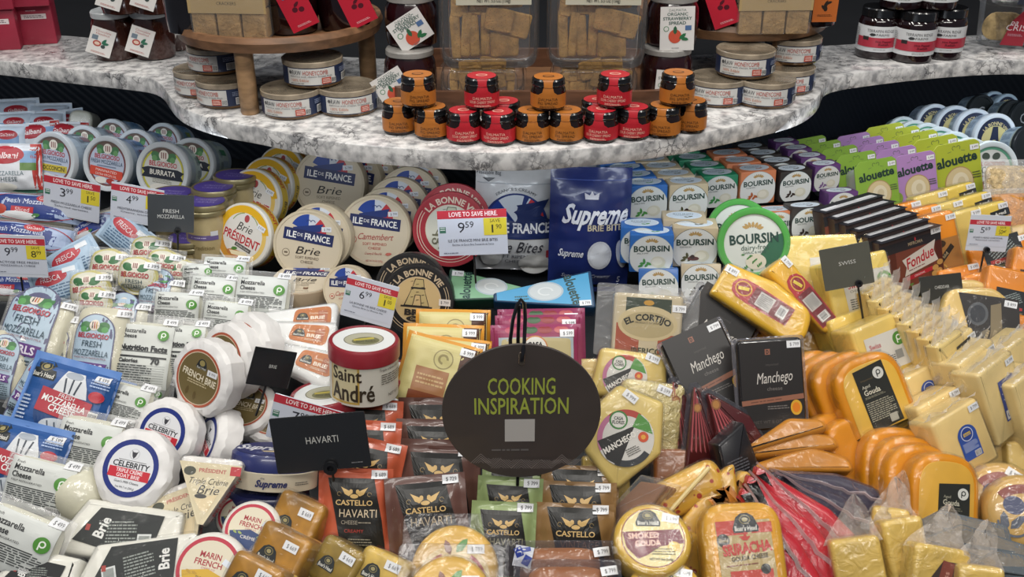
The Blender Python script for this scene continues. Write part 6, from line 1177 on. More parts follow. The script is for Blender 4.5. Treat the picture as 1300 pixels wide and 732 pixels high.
# fondue boxes
def a_fon(a):
    a.rect(0, -5, 100, 60, '#6e3a2e'); a.rect(0, 26, 100, 14, '#26262a'); [a.rect(x, -8, 10, 54, c) for x, c in ((-44, '#6b3a2e'), (-30, '#54281f'), (30, '#60332a'), (44, '#4c241d'))]; a.text('MIFROMA', 8, 26, 4.5, '#9a8a70', w=24, bold=.02); a.leaf(8, 31, 6, '#a83238', 90)
    a.poly([(-16, 6), (40, 22), (36, 8), (42, -8), (-14, -18), (-10, -6)], '#c4bdb4'); a.text('Fondue', 12, 3, 15, '#a82634', w=46, sh=.2, rot=12, bold=.02); a.lines(12, -9, 38, 3, 1, '#7a4a4c', 8); a.rect(10, -20, 44, 6, '#a82634', 7); a.text('ORIGINAL', 10, -20, 3, '#d9c2c2', w=18, rot=7); [a.ell(x, y, 5, 4, '#b08a4c') for x, y in ((36, -18), (44, -12), (42, -24), (34, -26))]; a.leaf(-6, -32, 10, '#5c7a3c', 20); a.ell(-16, -34, 10, 3, '#6b3a2e')
def t_fon(a): a.rect(0, 0, 100, 40, '#26262a'); a.rect(0, -4, 86, 14, '#b3b3b4'); a.rect(-30, 0, 26, 8, '#cdcdce'); a.rect(28, 0, 26, 8, '#cdcdce')
m_ = S(1158, 330, .05); fw = 92*m_
fb = carton('fondue_box', fw, fw*.80, .030, card('#3a2a26'), a_fon, t_fon)
for i in range(6):
    k = 5 - i; px, py = 1158 - 14.2*k, 332 - 7.8*k; o = fb if i == 0 else dup(fb)
    a_ = Matrix.Identity(4); put(o, px, py, .05, 14, 18, -8, f'{["front", "second", "third", "fourth", "fifth", "rearmost"][k]} dark fondue box of the row, counting from the front', 'box', 'dark brown fondue boxes')
    if k == 0: stick(o, '$ 899', fw*.42, fw*.74, .018)
def sgn(px, py, lf, wpx, hr, face, back, clip, tl, yw, ro, lb, nm='price_sign', stem=.12): m_ = S(px, py, lf); w_ = wpx*m_; return put(sign(nm, w_, w_*hr, face, back, clip, stem), px, py, lf, tl, yw, ro, lb, 'sign', 'price signs' if nm == 'price_sign' else 'dark name cards')
sgn(1255, 296, .10, 51, .92, price_art(('5', '69'), ('50', '\u00a2'), "BOAR'S HEAD CHEDDAR", 'Selected varieties'), '#c9ced8', .0, 10, -2, 2, 'price sign 5.69 with a yellow SAVE 50 patch at right')
sgn(1075, 338, .12, 62, .88, art_card('SWISS'), '#55554c', .012, 14, -6, -14, 'olive black card reading SWISS with a black clip', 'name_card')
sgn(1195, 366, .07, 50, .70, art_card('CHEDDAR'), '#33332f', False, 20, -20, -16, 'black name card lying half hidden below the fondue box', 'name_card')
# swiss cheese blocks
def a_sw(a): a.rect(0, 0, 74, 60, '#cdcbc4'); a.text('Swiss', -20, 14, 8, '#a83c44', w=22, bold=.02); a.text('CHEESE', -20, 6, 3.5, '#44464a', w=18); logo_p(a, 26, 14, 11); a.rect(20, -10, 14, 14, '#8d8f8c'); a.lines(-10, -12, 44, 16, 5, '#55585a'); a.rect(-36, 24, 0.1, .1, '#cdcbc4')
slab(1052, 348, 108, 100, '#d8c87c', .03, -10, -6, 'large yellow swiss block with a white label behind the SWISS card', a_sw, None, 26, .05, .9, 'swiss_cheese_block', 'yellow swiss cheese blocks', (.14, .45, 4)); slab(1096, 372, 90, 96, '#d8c87c', .04, 10, -8, 'swiss block with large white label half under the SWISS card', a_sw, None, 30, .05, 1.0, 'swiss_cheese_block', 'yellow swiss cheese blocks', (.1, .5, 0)); slab(988, 352, 60, 60, '#d8c47a', .0, -16, 6, 'swiss block corner between green tub and yellow wedges', None, None, 30, .05, .9, 'swiss_cheese_block', 'yellow swiss cheese blocks')
slab(1094, 426, 78, 64, '#d9c36c', .02, 20, -8, 'thick swiss block under the clip stem', None, None, 34, .05, .9, 'swiss_cheese_block', 'yellow swiss cheese blocks'); slab(1126, 452, 80, 96, '#d8c478', .05, 20, -10, 'swiss block with white label and green disc, above the gouda', a_sw, None, 30, .05, 1.0, 'swiss_cheese_block', 'yellow swiss cheese blocks', (.04, .56, -2))
# tall sliced slabs with white crinkled fins
for i in range(8):
    px, py = 1128 + i*12.5, 408 + i*9.5; slab(px, py, 52, 100, ['#dcc88c', '#dfcf98', '#d9c384'][i % 3], .03 + .003*i, 34, -10, f'{["rearmost", "second", "third", "fourth", "fifth", "sixth", "seventh", "front"][i]} pale slab with a frilled film top in the diagonal row', a_blkl if i == 7 else None, None, 18, .022, .9, 'sliced_cheese_pack', 'pale slabs with frilled film tops', (.3, .78, 0) if i == 7 else None, .030, .002)
# emmental style packs with blue labels at right
def a_em(a): a.rect(0, 0, 60, 110, '#2a428f'); a.rect(0, 22, 32, 46, '#c3c3c4'); a.ell(0, 34, 11, 6, '#a8323e'); a.text('SWISS', 0, 22, 5, '#33333a', w=22, bold=.02); a.text('CHEESE', 0, 14, 4, '#33333a', w=22); [a.ell(x, y, 1.8, 1.8, '#c9cfdd', n=8) for x, y in ((-22, 40), (22, 34), (-22, 4), (20, -2), (-10, -8), (10, -14), (-24, 20), (24, 14))]; a.rect(0, -38, 56, 24, '#c3c3c4'); a.text('LE GRUY', 0, -38, 10, '#2a3a6a', w=46, bold=.02)
for i, (px, py, wp, hp, lf, ar, lb) in enumerate([(1206, 452, 62, 84, .03, None, 'rearmost pale block pack with white frilled top at right'), (1228, 470, 66, 92, .04, a_em, 'second pale block pack with a blue label corner'), (1252, 492, 74, 104, .05, a_em, 'third pale block pack with a blue label, frilled top'), (1276, 506, 70, 104, .065, a_em, 'front pale block pack with a full blue starry label'), (1306, 470, 60, 90, .04, None, 'pale block pack cut by the right edge, frilled top'), (1316, 520, 60, 100, .05, None, 'pale block pack at the right edge, lower')]):
    slab(px, py, wp, hp, '#dfd0a2', lf, 32, -12, lb, ar, '$ 799', 22, .045, .72, 'block_cheese_pack', 'pale block packs with blue labels', (.12, .48, -2), .020, .005)
# big beige wedge with black mushroom label
def a_mu(a): a.poly([(-46, 44), (40, 50), (48, 10), (40, -40), (50, -48), (-10, -48), (-26, 0)], '#2a2624'); a.ell(-14, 18, 15, 17, '#55585c', n=20); a.ell(-14, 18, 11, 13, '#33363c', n=20); a.poly([(2, 34), (16, 40), (24, 0), (40, -44), (6, -44), (8, -6)], '#7f7258'); a.lines(18, -12, 22, 40, 4, '#a39474', 80); a.ell(34, -8, 10, 8, '#1c1c1c'); a.text("Boar's Head", 34, -12, 4, '#b8b8b0', w=18)
m_ = S(1243, 418, .05); w_ = 112*m_; oo = round_poly([(-w_*.50, -.0), (w_*.5, -w_*.05), (w_*.42, w_*.70), (w_*.1, w_*.92), (-w_*.42, w_*.80)], [.01, .01, .03, .03, .02], 5)
for px, py, lf, ar, lb in [(1226, 404, .03, None, 'beige wheel wedge edge behind the black-labelled one'), (1245, 416, .05, a_mu, 'large beige cheese wedge with a black pictured label at right')]:
    o = block('cheese_wedge', oo, .028, cheese('#d6c183'), ar, facew=w_*.78, fc=(w_*.05, w_*.44, 0), jt=.0006, sticker=('$ 899', w_*.28, w_*.76, .018)); put(o, px, py, lf, 34, -4, 10, lb, 'cheese', 'large beige wedges')
# orange slabs with black labels at right edge
def a_ol(a): a.rect(0, 0, 76, 80, '#23272a'); a.lines(0, 14, 50, 30, 6, '#8f9a98', 30); a.rect(0, -4, 60, 7, '#a83838'); a.rect(0, -24, 64, 24, '#6b6a4a'); a.text('Cheddar', 0, -6, 8, '#cfcabc', w=44)
for px, py, wp, hp, ro, lf, ar, lb in [(1276, 326, 84, 44, -16, .03, a_ol, 'orange slab with black label nearest below the 5.69 sign'), (1222, 360, 52, 46, -12, .02, a_blkl, 'orange slab with a black label left in the orange group'), (1256, 366, 56, 46, -14, .03, a_blkl, 'orange slab with a black label in the middle of the orange group'), (1282, 388, 66, 96, 12, .05, a_ol, 'orange slab with a black and red label at the right edge'), (1308, 360, 50, 90, 12, .03, a_ol, 'orange slab cut by the right edge'), (1204, 376, 44, 34, -10, .0, None, 'small orange cheese end beside the name card'), (1300, 440, 50, 80, 14, .03, None, 'orange slab at the right edge beside the black-labelled wedge')]:
    slab(px, py, wp, hp, '#d28a1c', lf, 0, ro, lb, ar, '$ 699', 34, .03, .8, 'orange_cheese_slab', 'orange slabs with dark labels')
slab(1288, 306, 60, 40, '#cdb888', .01, 0, -10, 'pale pitted cheese piece right of the 5.69 sign', None, None, 34, .04, .8, 'cheese_piece', None)
# dutch wedges with red labels
def a_jl(a): a.poly([(-48, 0), (-44, 10), (-34, 15), (-16, 16), (48, 14), (48, -14), (-16, -16), (-34, -15), (-44, -10)], '#a82a30'); a.ell(-30, 1, 13, 11, '#d0a03c', n=20); a.ell(-30, 1, 11, 9, '#8a1c22', n=20); a.rect(-30, 1, 16, 5, '#d9c040', 20); a.rect(16, 0, 62, 26, '#6e1d24'); a.rect(6, 0, 24, 22, '#b8b4ae'); a.lines(6, 0, 20, 18, 7, '#44464a'); a.rect(34, 0, 14, 18, '#b8b4ae'); a.bars(34, 0, 11, 12, n=10)
m_ = S(972, 384, .07); w_ = 132*m_; oo = round_poly([(-w_*.5, 0), (w_*.40, -w_*.06), (w_*.5, w_*.10), (w_*.44, w_*.34), (0, w_*.42), (-w_*.50, w_*.36)], [.006, .02, .02, .03, .03, .008], 5)
o = block('yellow_cheese_wedge', oo, .05, cheese('#d9b84a'), a_jl, facew=w_*.66, fc=(-w_*.04, w_*.19, -2), jt=.0008, r=.009, sticker=('$ 899', -w_*.42, w_*.30, .02), fin=.0); V, F = prism([(x*1.0, z) for x, z in inset(oo, .0005)], .012, .004, 2, .04); mesh_obj('red_rind', V, F, M('#8a2a22', .4, .6), parent=o); put(o, 970, 384, .07, 36, -8, 27, 'yellow cheese wedge with long red label, lying beneath the green tub', 'cheese', 'yellow wedges with red labels')
m_ = S(1022, 374, .06); w_ = 112*m_; oo = round_poly([(-w_*.5, 0), (w_*.45, 0), (w_*.52, w_*.10), (w_*.40, w_*.24), (-w_*.48, w_*.30)], [.006, .01, .01, .02, .008], 4)
o = block('yellow_cheese_wedge', oo, .05, cheese('#dcb648'), a_jl, facew=w_*.72, fc=(w_*.06, w_*.14, -3), jt=.0006, r=.006, sticker=('$ 799', -w_*.42, w_*.24, .018)); put(o, 1024, 374, .065, 34, 4, 50, 'narrow yellow wedge with a red label, tipped steeply to the right', 'cheese', 'yellow wedges with red labels')
# manchego packs
def a_man(a):
    a.rect(0, 0, 96, 136, '#242120'); a.rect(-4, 52, 8, 9, '#8a5a48'); a.text('D', -4, 52, 6, '#2a2422', w=4, bold=.04); a.text('imported', 2, 32, 4, '#4d4845', w=20); a.text('Manchego', 4, 12, 17, '#c4bfb8', w=56, sh=.2, rot=3); a.text('cheese', 4, -6, 6, '#6f6a66', w=24); a.rect(0, -24, 98, 8, '#8a5c48', 4); a.lines(0, -24, 70, 3, 1, '#5c3a2e', 4); a.lines(8, -36, 34, 7, 2, '#6f6a66'); a.ell(36, -38, 9, 12, '#c99a2c'); a.ell(36, -38, 6, 8, '#d0781c'); a.text('NET WT 8 OZ', -10, -58, 5, '#55504c', w=44)
def man(px, py, wp, ro, lf, lb, hp=1.45, tl=30, yw=0):
    m_ = S(px, py, lf); w_ = wp*m_; h = w_*hp; o = block('manchego_pack', rect(w_, h, .008, 4), .022, M('#1e1c1c', .25, .7, bump=.3), a_man, facew=w_*.96, wrap=False, r=.005, part='black_tray'); a = None
    V, F = prism(rect(w_*1.10, h*1.04, .006, 3), .004, .001, 1, .008); mesh_obj('sealed_film_edge', jit([(x, y, z - h*.02) for x, y, z in V], .0012, 40), F, film('#8a8890', .25, 30, .6, .8), parent=o, fix=False); stick(o, '$ 799', w_*.36, h*.93, .018); return put(o, px, py, lf, tl, yw, ro, lb, 'cheese', 'black manchego packs')
man(905, 428, 90, 30, .01, 'black manchego pack pushed behind the other two', 1.2); man(898, 468, 84, -24, .05, 'black manchego pack leaning left, white script', 1.25, 34); man(980, 488, 84, -4, .075, 'front black manchego pack with copper stripe and orange fruit', 1.38, 26)
# red-white striped ham packs
def striped(px, py, wp, hp, ro, lf, lb, yw=0):
    m_ = S(px, py, lf); W_, H_ = wp*m_, hp*m_; o = thing('sliced_ham_pack', (0, 0, H_/2)); tri = round_poly([(-W_*.5, 0), (W_*.5, 0), (W_*.30, H_*.55), (-W_*.34, H_)], .005, 3); V, F = prism(tri, .022, .004, 2); mesh_obj('ham_slices', V, F, M('#4a1517', .35, .7, bump=.3), parent=o)
    for k in range(6): V, F = prism([(-W_*.38 + W_*.1*k, H_*.30), (-W_*.34 + W_*.1*k, H_*.28), (-W_*.32 + W_*.035*k, H_*(.93 - .055*k)), (-W_*.34 + W_*.03*k, H_*(.95 - .05*k))], .004, .0008, 1, -.0012); mesh_obj('ham_slice_edge', V, F, M('#b0585c', .4, .5), parent=o)
    a = Art(W_); a.ell(-26, 50, 9, 10, '#8a5a3c'); a.ell(-26, 50, 6, 7, '#a87844'); a.build(o, flat(H_/2, 0, -.001), 'label'); V, F = prism(inset(tri, -.006), .003, .001, 1, .010); mesh_obj('film_margin', jit(V, .0015, 30), F, film('#55555c', .35, 30, .6, .8), parent=o, fix=False); return put(o, px, py, lf, 28, yw, ro, lb, 'cold cuts', 'striped ham packs')
striped(872, 540, 62, 120, 4, .02, 'striped ham pack beside the bubbly cheese wedge'); striped(900, 548, 60, 124, 2, .035, 'striped ham pack in the middle of the group'); striped(936, 540, 70, 110, -14, .045, 'striped ham pack with black side, left of the front manchego pack', 10)
V, F = prism(round_poly([(-.030, 0), (.030, 0), (.026, .10), (-.02, .085)], .004, 3), .03, .004, 2); o = thing('black_cheese_pack', (0, 0, .05)); mesh_obj('black_tray', V, F, M('#1d1c1f', .3, .6), parent=o); a = Art(.05); a.lines(0, 0, 60, 40, 5, '#55555a'); a.build(o, flat(.05)); put(o, 938, 590, .03, 26, 20, -10, 'narrow black pack standing below the striped ham packs', 'cheese')
# manchego wedges with round labels
def a_mcf(a):
    a.ell(0, 0, 49, 49, '#c9c6c0', n=40); a.arc(0, 0, 38, 49, '#a84034', 60, 130, 16); a.arc(0, 0, 40, 49, '#b06a8a', 130, 210, 14); a.arc(0, 0, 38, 49, '#33363a', 250, 330, 14); a.poly([(-48, -8), (14, 22), (-8, -48), (-30, -38)], '#23211f'); a.poly([(10, 20), (46, 10), (38, 30), (20, 44)], '#4f8a3c')
    a.ell(-14, 30, 16, 16, '#3c7a3a', n=20); a.ell(-14, 30, 13, 13, '#d2d0c8', n=20); a.text('CASA', -14, 33, 5.5, '#23211f', w=16, bold=.03); a.text('FLORES', -14, 26, 5.5, '#23211f', w=21, bold=.03); a.text('MANCHEGO', -10, -8, 10, '#dcd8d0', w=62, rot=34, bold=.03); a.ell(30, 4, 9, 9, '#c4502c', n=16); a.ell(30, 4, 4, 4, '#d9a03c'); a.lines(14, -20, 24, 14, 4, '#55554e', 30)
chm = cheese('#cdbd80'); chd = M('#c9b981', .35, .8, 0, 1.0, 110, .12, 50)
def mw(px, py, pts, k, m2, fw, fc, ro, lf, lb, st, tl=32):
    m_ = S(px, py, lf)*k; oo = round_poly([(x*m_, z*m_) for x, z in pts], .010, 5); o = block('manchego_wedge', oo, .03, m2, a_mcf, facew=fw*m_, fc=(fc[0]*m_, fc[1]*m_, fc[2]), jt=.0012, r=.008, sticker=(st[0], st[1]*m_, st[2]*m_, .02, -20)); return put(o, px, py, lf, tl, 0, ro, lb, 'cheese', 'manchego wedges with round labels')
mw(800, 474, [(-50, 0), (50, 0), (46, 56), (-38, 62)], 1, chm, 58, (-6, 26, 0), 4, .03, 'manchego wedge with its label just right of the round sign top', ('$ 599', 28, 52)); mw(822, 530, [(-46, 0), (44, 0), (50, 92), (-30, 96)], 1, chd, 56, (-10, 50, -40), 4, .03, 'bubbly-textured manchego wedge behind the big one', ('$ 599', 22, 84))
mw(790, 556, [(-40, 0), (10, -34), (52, 28), (36, 92), (-26, 96), (-56, 40)], 1, cheese('#cfc186'), 74, (2, 34, 14), 18, .07, 'big manchego wedge with a round black and white label beside the sign', ('$ 999', -8, 86))
# ridged brown pack
o = thing('ridged_brown_pack', (0, 0, .05)); 
for k in range(7): V, F = prism(round_poly([(-.012, 0), (.030, .0), (.034, .085), (.0, .062)], .004, 3), .007, .002, 2, k*.008); mesh_obj('brown_slice', [(x + k*.0015, y, z) for x, y, z in V], F, M('#8a5a34', .4, .7, 0, .4), parent=o)
V, F = prism(round_poly([(-.016, -.002), (.034, -.002), (.038, .09), (-.004, .068)], .004, 3), .060, .004, 2, -.002); mesh_obj('plastic_wrap', jit(V, .002, 40), F, film(haze=.08), parent=o, fix=False); put(o, 806, 620, .045, 30, -55, 10, 'pack of brown ridged slices in film under the big manchego wedge', 'cheese')
# aged gouda with black labels
def a_ag(a): a.poly([(-44, 74), (42, 80), (46, -78), (-42, -84)], '#23241e'); logo_p(a, 22, 52, 15, '#cfcfc8', '#23241e'); a.text('Imported', -14, 46, 5, '#6a5a3c', w=34) ; a.text('Aged', -22, 30, 8, '#cfcbb8', w=22); a.text('Gouda', -10, 15, 13, '#cfcbb8', w=46, bold=.02); a.lines(-6, 2, 58, 6, 2, '#8f8c78'); a.lines(0, -34, 76, 50, 10, '#a3a08c'); a.rect(22, -64, 22, 20, '#a8a598')
def gouda(px, py, wp, hp, ro, lf, lb, ar, yw=0, tl=34, lab=(.50, .5, .48, 0), arch=.42, d=.034, col='#d28606', face=None):
    m_ = S(px, py, lf); W_, H_ = wp*m_, hp*m_; oo = round_poly([(-W_/2, 0), (W_/2, 0), (W_/2, H_), (-W_/2, H_)], [.006, .006, W_*arch, W_*arch], 8); o = block('gouda_wedge', oo, d, M(col, .42, .2, 0, .4, 34, .12, 12, spec=.3), None, jt=.0005, r=.008)
    if face: V, F = prism(inset(oo, W_*.10), .003, .0012, 2, -.0006); mesh_obj('cut_face', V, F, cheese(face), parent=o)
    if ar: a = Art(W_*lab[2]); ar(a); c_, s_ = cos(R(lab[3])), sin(R(lab[3])); a.build(o, lambda x, z, f: ((lab[0]-.5)*W_ + x*c_ - z*s_, -f - .0009, lab[1]*H_ + x*s_ + z*c_))
    return put(o, px, py, lf, tl, yw, ro, lb, 'cheese', 'orange-rind gouda wedges')
gouda(1042, 494, 74, 96, -16, .02, 'orange-rind gouda wedge, farthest left behind the black-labelled one', None, 18); gouda(1060, 500, 84, 104, -16, .03, 'orange-rind gouda wedge, second behind the black-labelled one', None, 16); gouda(1084, 502, 92, 108, -16, .045, 'orange-rind gouda wedge directly behind the black-labelled one', None, 14); gouda(1112, 502, 98, 106, -14, .065, 'upright orange-rind gouda wedge with a tall black label', a_ag, 12, 32, (.52, .50, .52, 0), face='#d4b456')
gouda(1066, 562, 70, 80, -10, .01, 'orange-rind gouda below the upright labelled one, left', None, 14); gouda(1090, 570, 76, 84, -10, .02, 'orange-rind gouda below the upright labelled one, right', None, 14)
gouda(1142, 596, 92, 108, 10, .025, 'rearmost rounded gouda half of the leaning lower row', a_ag, 10, 36, (.70, .62, .4, 0), .48); gouda(1158, 608, 94, 108, 10, .035, 'second rounded gouda half of the leaning lower row', None, 12, 36, arch=.48); gouda(1172, 618, 96, 108, 10, .045, 'third rounded gouda half of the leaning lower row', None, 14, 36, arch=.48)
def a_ag2(a): a.poly([(-44, 46), (42, 54), (46, -66), (-42, -72)], '#23241e'); logo_p(a, 24, 26, 15, '#cfcfc8', '#23241e'); a.text('Aged', -20, 16, 7, '#a8a490', w=20); a.text('Gouda', -8, 2, 13, '#b8b4a0', w=46, bold=.02); a.lines(-6, -14, 60, 10, 2, '#6f6c5c'); a.lines(-6, -36, 60, 18, 4, '#5c594c')
gouda(1202, 626, 96, 100, 12, .065, 'front rounded gouda half with a black label and white disc', a_ag2, 12, 34, (.60, .38, .52, -2), .46, face='#d0ac50')
# orange thin wedges stacked flat
for i, (px, py, wp, ro, lf) in enumerate([(1016, 582, 132, -4, .03), (1006, 560, 116, -10, .04), (996, 546, 110, -20, .05)]):
    m_ = S(px, py, lf); W_ = wp*m_; oo = round_poly([(-W_*.5, 0), (W_*.5, .0), (W_*.46, W_*.14), (W_*.1, W_*.26), (-W_*.46, W_*.08)], [.003, .008, .02, .02, .004], 5); o = block('orange_cheese_wedge', oo, .05, M('#bb7a20', .42, .25, 0, .5, 30, .12, spec=.3), None, r=.006, jt=.0006); put(o, px, py, lf, 50, -6, ro, ['lowest thin orange wedge of three below the front manchego pack', 'middle thin orange wedge of three', 'topmost thin orange wedge of three, touching the front manchego pack'][i], 'cheese', 'thin orange wedges laid flat')
# fan of wedges in coloured wax
def fan(px, py, L, Wd, ro, col, lf, lb, inner='#c98a3c', fm=None, rind=True, tl=44, yw=0):
    m_ = S(px, py, lf); l, w_ = L*m_, Wd*m_; oo = round_poly([(-w_*.5, 0), (w_*.5, 0), (w_*.46, l*.45), (.0, l), (-w_*.12, l*.96), (-w_*.46, l*.4)], [.012, .012, .03, .004, .004, .02], 5)
    o = block('wax_cheese_wedge', oo, .024, M(col, .32, .35, 0, .5, 22, .1) if rind else cheese(inner), None, r=.012, jt=.001, fm=fm)
    if rind: V, F = prism([(x - w_*.05, z + .004) for x, z in inset(oo, w_*.10)], .022, .003, 2, .004); mesh_obj('cheese_flesh', [(x - w_*.42, y + .006, z) for x, y, z in V], F, cheese(inner), parent=o)
    nx = 16; V = []; F = []                       # sealed film seam running down the ridge
    for i in range(nx+1):
        t = i/nx; z = l*(1 - t) ; x = w_*.22*t + .0012*sin(i*1.1) + (.002*sin(i*2.1) if t > .6 else 0); V += [(x, -.001, z), (x + .002 + .002*t, -.005 + .001*sin(i*1.1), z + .001), (x + .003 + .004*t, -.0012, z)]
    for i in range(nx):
        for k in (0, 1): q = 3*i+k; F.append((q, q+1, q+4, q+3))
    mesh_obj('film_seam', V, F, M('#d9c3c4', .3, .6, alpha=.55), parent=o, fix=False); return put(o, px, py, lf, tl, yw, ro, lb, 'cheese', 'wedges in coloured wax')
fan(1048, 625, 150, 62, -68, '#4a4350', .03, 'purple-grey filmed wedge lying highest in the wax fan', '#b8863c', film('#4a4656', .55, 40, 1, .8)); fan(1052, 648, 160, 60, -54, '#3d3947', .035, 'second purple-grey filmed wedge above the red ones', '#b8863c', film('#4a4656', .5, 40, 1, .8))
fan(1026, 662, 190, 78, -40, '#b51c2c', .045, 'red wax wedge highest of three, beside the purple-grey film', fm=film(top=.13)); fan(1006, 678, 186, 76, -33, '#b51c2c', .055, 'red wax wedge in the middle of three', fm=film(top=.13)); fan(988, 696, 176, 70, -26, '#b51c2c', .06, 'red wax wedge nearest the sriracha gouda', fm=film(top=.13))
# yellow pepper cheeses
pep = M('#d2a238', .40, .35, 0, .5, 34, .1, 12, ('#9a3420', 70, .24))
m_ = S(876, 622, .06); w_ = 96*m_; o = block('pepper_cheese_round', round_poly([(-w_*.5, 0), (w_*.5, 0), (w_*.5, w_*.52), (-w_*.5, w_*.52)], w_*.2, 6), .05, pep, None, r=.014, jt=.001); V, F = tube([(-w_*.35, -.004, w_*.12), (0, -.006, w_*.26), (w_*.38, -.004, w_*.40)], .0028); mesh_obj('film_seam', jit(V, .001, 80), F, M('#dcc68c', .3, .5), parent=o); put(o, 874, 622, .06, 36, -10, -32, 'plump yellow cheese with red flecks and a film seam', 'cheese', 'red-flecked yellow cheeses')
m_ = S(898, 642, .045); w_ = 120*m_; o = block('pepper_cheese_wedge', round_poly([(-w_*.5, 0), (w_*.3, 0), (w_*.56, w_*.34), (w_*.42, w_*.36), (-w_*.48, w_*.26)], .008, 4), .035, pep, None, r=.005, jt=.0006); put(o, 900, 645, .048, 40, 0, -42, 'long yellow wedge with red flecks pointing up between round and gouda', 'cheese', 'red-flecked yellow cheeses')
m_ = S(940, 630, .03); w_ = 62*m_; o = block('pepper_cheese_wedge', round_poly([(-w_*.5, 0), (w_*.5, 0), (w_*.2, w_*.9), (0, w_*.9)], .012, 5), .03, pep, None, r=.005); put(o, 940, 626, .035, 34, 0, 6, 'small red-flecked yellow wedge just behind the sriracha gouda', 'cheese', 'red-flecked yellow cheeses')
m_ = S(870, 700, .03); o = block('pepper_cheese_wedge', rect(60*m_, 60*m_, .008, 4), .04, pep, None, r=.006); put(o, 876, 706, .02, 36, 0, 14, 'red-flecked yellow block low between smoked gouda and sriracha gouda', 'cheese', 'red-flecked yellow cheeses')
def a_sg(a): a.ell(0, 0, 47, 47, '#7a2c34', n=44); a.ell(0, 0, 45.5, 45.5, '#d3c48a', n=44); logo_boar(a, -6, 29, 1.25); a.poly([(-45, 8), (40, 14), (46, -8), (10, -14), (-10, -28), (-24, -34), (-40, -16)], '#6a2432', 0); a.text('SMOKED', -14, 3, 9, '#dcb8a8', w=46, rot=4, bold=.03); a.text('GOUDA', -8, -9, 9, '#dcb8a8', w=38, rot=4, bold=.03); a.ell(30, -14, 9, 8, '#c9a84a'); a.lines(14, -22, 34, 12, 3, '#55502f'); a.text('NET WT 8oz (226g)', 10, -34, 4, '#2f2c20', w=34, bold=.02)
gm_ = M('#cfa840', .32, .9, 0, .35, 26, .08, 8)
for px, py, lf, lb in [(846, 752, .055, 'smoked gouda round below the main one, cut by the bottom edge'), (829, 682, .075, 'smoked gouda round with a maroon banner label at the bottom')]:
    m_ = S(px, py, lf); w_ = 100*m_; o = block('smoked_gouda', circ(w_/2, 48), .045, gm_, a_sg, facew=w_*.86, fc=(0, w_/2, 4), r=.008, sticker=('$ 699', w_*.22, w_*.78, .02, -6), back=.96); put(o, px, py, lf, 66, 0, 5, lb, 'cheese', 'smoked gouda rounds')
def a_sri(a): a.rect(0, -14, 78, 90, '#b09a68'); a.rect(-16, 22, 44, 20, '#b83a2c'); a.rect(26, 20, 30, 14, '#b83a2c'); logo_boar(a, 4, 26, 1.25); a.ell(-30, 6, 9, 9, '#23241f'); a.text('Bold', -30, 6, 5, '#b09a68', w=12, sh=.2); a.poly([(-2, 4), (4, 4), (10, 10), (4, 9), (2, 17), (-1, 10), (-8, 10)], '#b8352a'); a.text('SRIRACHA', 2, -6, 14, '#b8352a', w=70, rot=3, bold=.05); a.text('GOUDA CHEESE', 4, -19, 6, '#2a2620', w=52, rot=3, bold=.02); a.lines(2, -28, 64, 3, 1, '#7a3a2c', 2); a.rect(4, -42, 60, 12, '#b83a2c'); a.ell(24, -36, 7, 7, '#23241f')
gouda(946, 694, 104, 112, 0, .075, 'gouda with red flecks and a kraft SRIRACHA label at the bottom', a_sri, 4, 44, (.50, .54, .88, 2), .34, .04, '#cf982c', '#d0a038')
# grey-filmed cheeses and flowered rinds in the bottom right corner
def a_flo(a): a.arc(0, -10, 34, 46, '#8a4a40', 20, 150, 20); a.ell(-16, 4, 14, 12, '#4a4f6c'); a.leaf(-6, -16, 26, '#4a4f5c', 60); a.leaf(-22, -20, 26, '#4a4f5c', 110); a.leaf(10, -6, 30, '#4a4f6c', 20); a.ell(14, 22, 18, 9, '#a34a44'); a.arc(-10, -14, 20, 23, '#4a4f5c', 200, 330, 14); a.leaf(24, -20, 24, '#4a4f6c', -30)
for px, py, wp, lf, yw, lb in [(1276, 634, 96, .04, -10, 'round rind cheese with blue flower print, left one at the right edge'), (1302, 650, 96, .06, -10, 'round rind cheese with blue flower print cut by the right edge')]:
    m_ = S(px, py, lf); w_ = wp*m_; o = block('flowered_cheese', circ(w_/2, 36), .05, M('#cba35c', .35, .8, 0, .4, 26, .12, 10), a_flo, facew=w_, r=.016, sticker=('$ 999', w_*.02, w_*.86, .02, -14)); put(o, px, py, lf, 40, yw, 14, lb, 'cheese', 'cheeses with flower-printed rind')
gf = film('#6c747a', .62, 30, .8, .8)
for i, (px, py, wp, ro, lf) in enumerate([(1218, 672, 150, 8, .05), (1246, 694, 160, 14, .055), (1290, 720, 130, 6, .07)]):
    m_ = S(px, py, lf); w_ = wp*m_; oo = round_poly([(-w_*.5, w_*.06), (w_*.5, 0), (w_*.46, w_*.26), (-w_*.1, w_*.32)], .01, 4); o = block('grey_filmed_cheese', oo, .04, cheese('#c9a85a'), None, r=.008, jt=.001, fm=gf, fin=.0); a = Art(w_*.5); a.poly([(-40, 6), (40, 12), (44, -10), (-36, -14)], '#2a2c2e'); a.rect(30, 0, 16, 14, '#b8babc'); a.rect(30, 0, 11, 9, '#33363a'); a.build(o, flat(w_*.13, w_*.1)); put(o, px, py, lf, 54, 0, ro, ['grey-filmed cheese piece right under the front gouda half', 'grey-filmed cheese piece in the middle of the corner', 'grey-filmed cheese piece lowest at the right edge'][i], 'cheese', 'cheeses in grey film')
def a_red(a): a.poly([(-50, -40), (0, 40), (36, 40), (50, -40)], '#3a2a24'); a.rect(6, 0, 26, 80, '#7a3a2c', -10); a.lines(-20, -20, 20, 30, 5, '#8f8474', 60); a.text('Swiss', 6, 0, 11, '#c99a8a', w=40, rot=78)
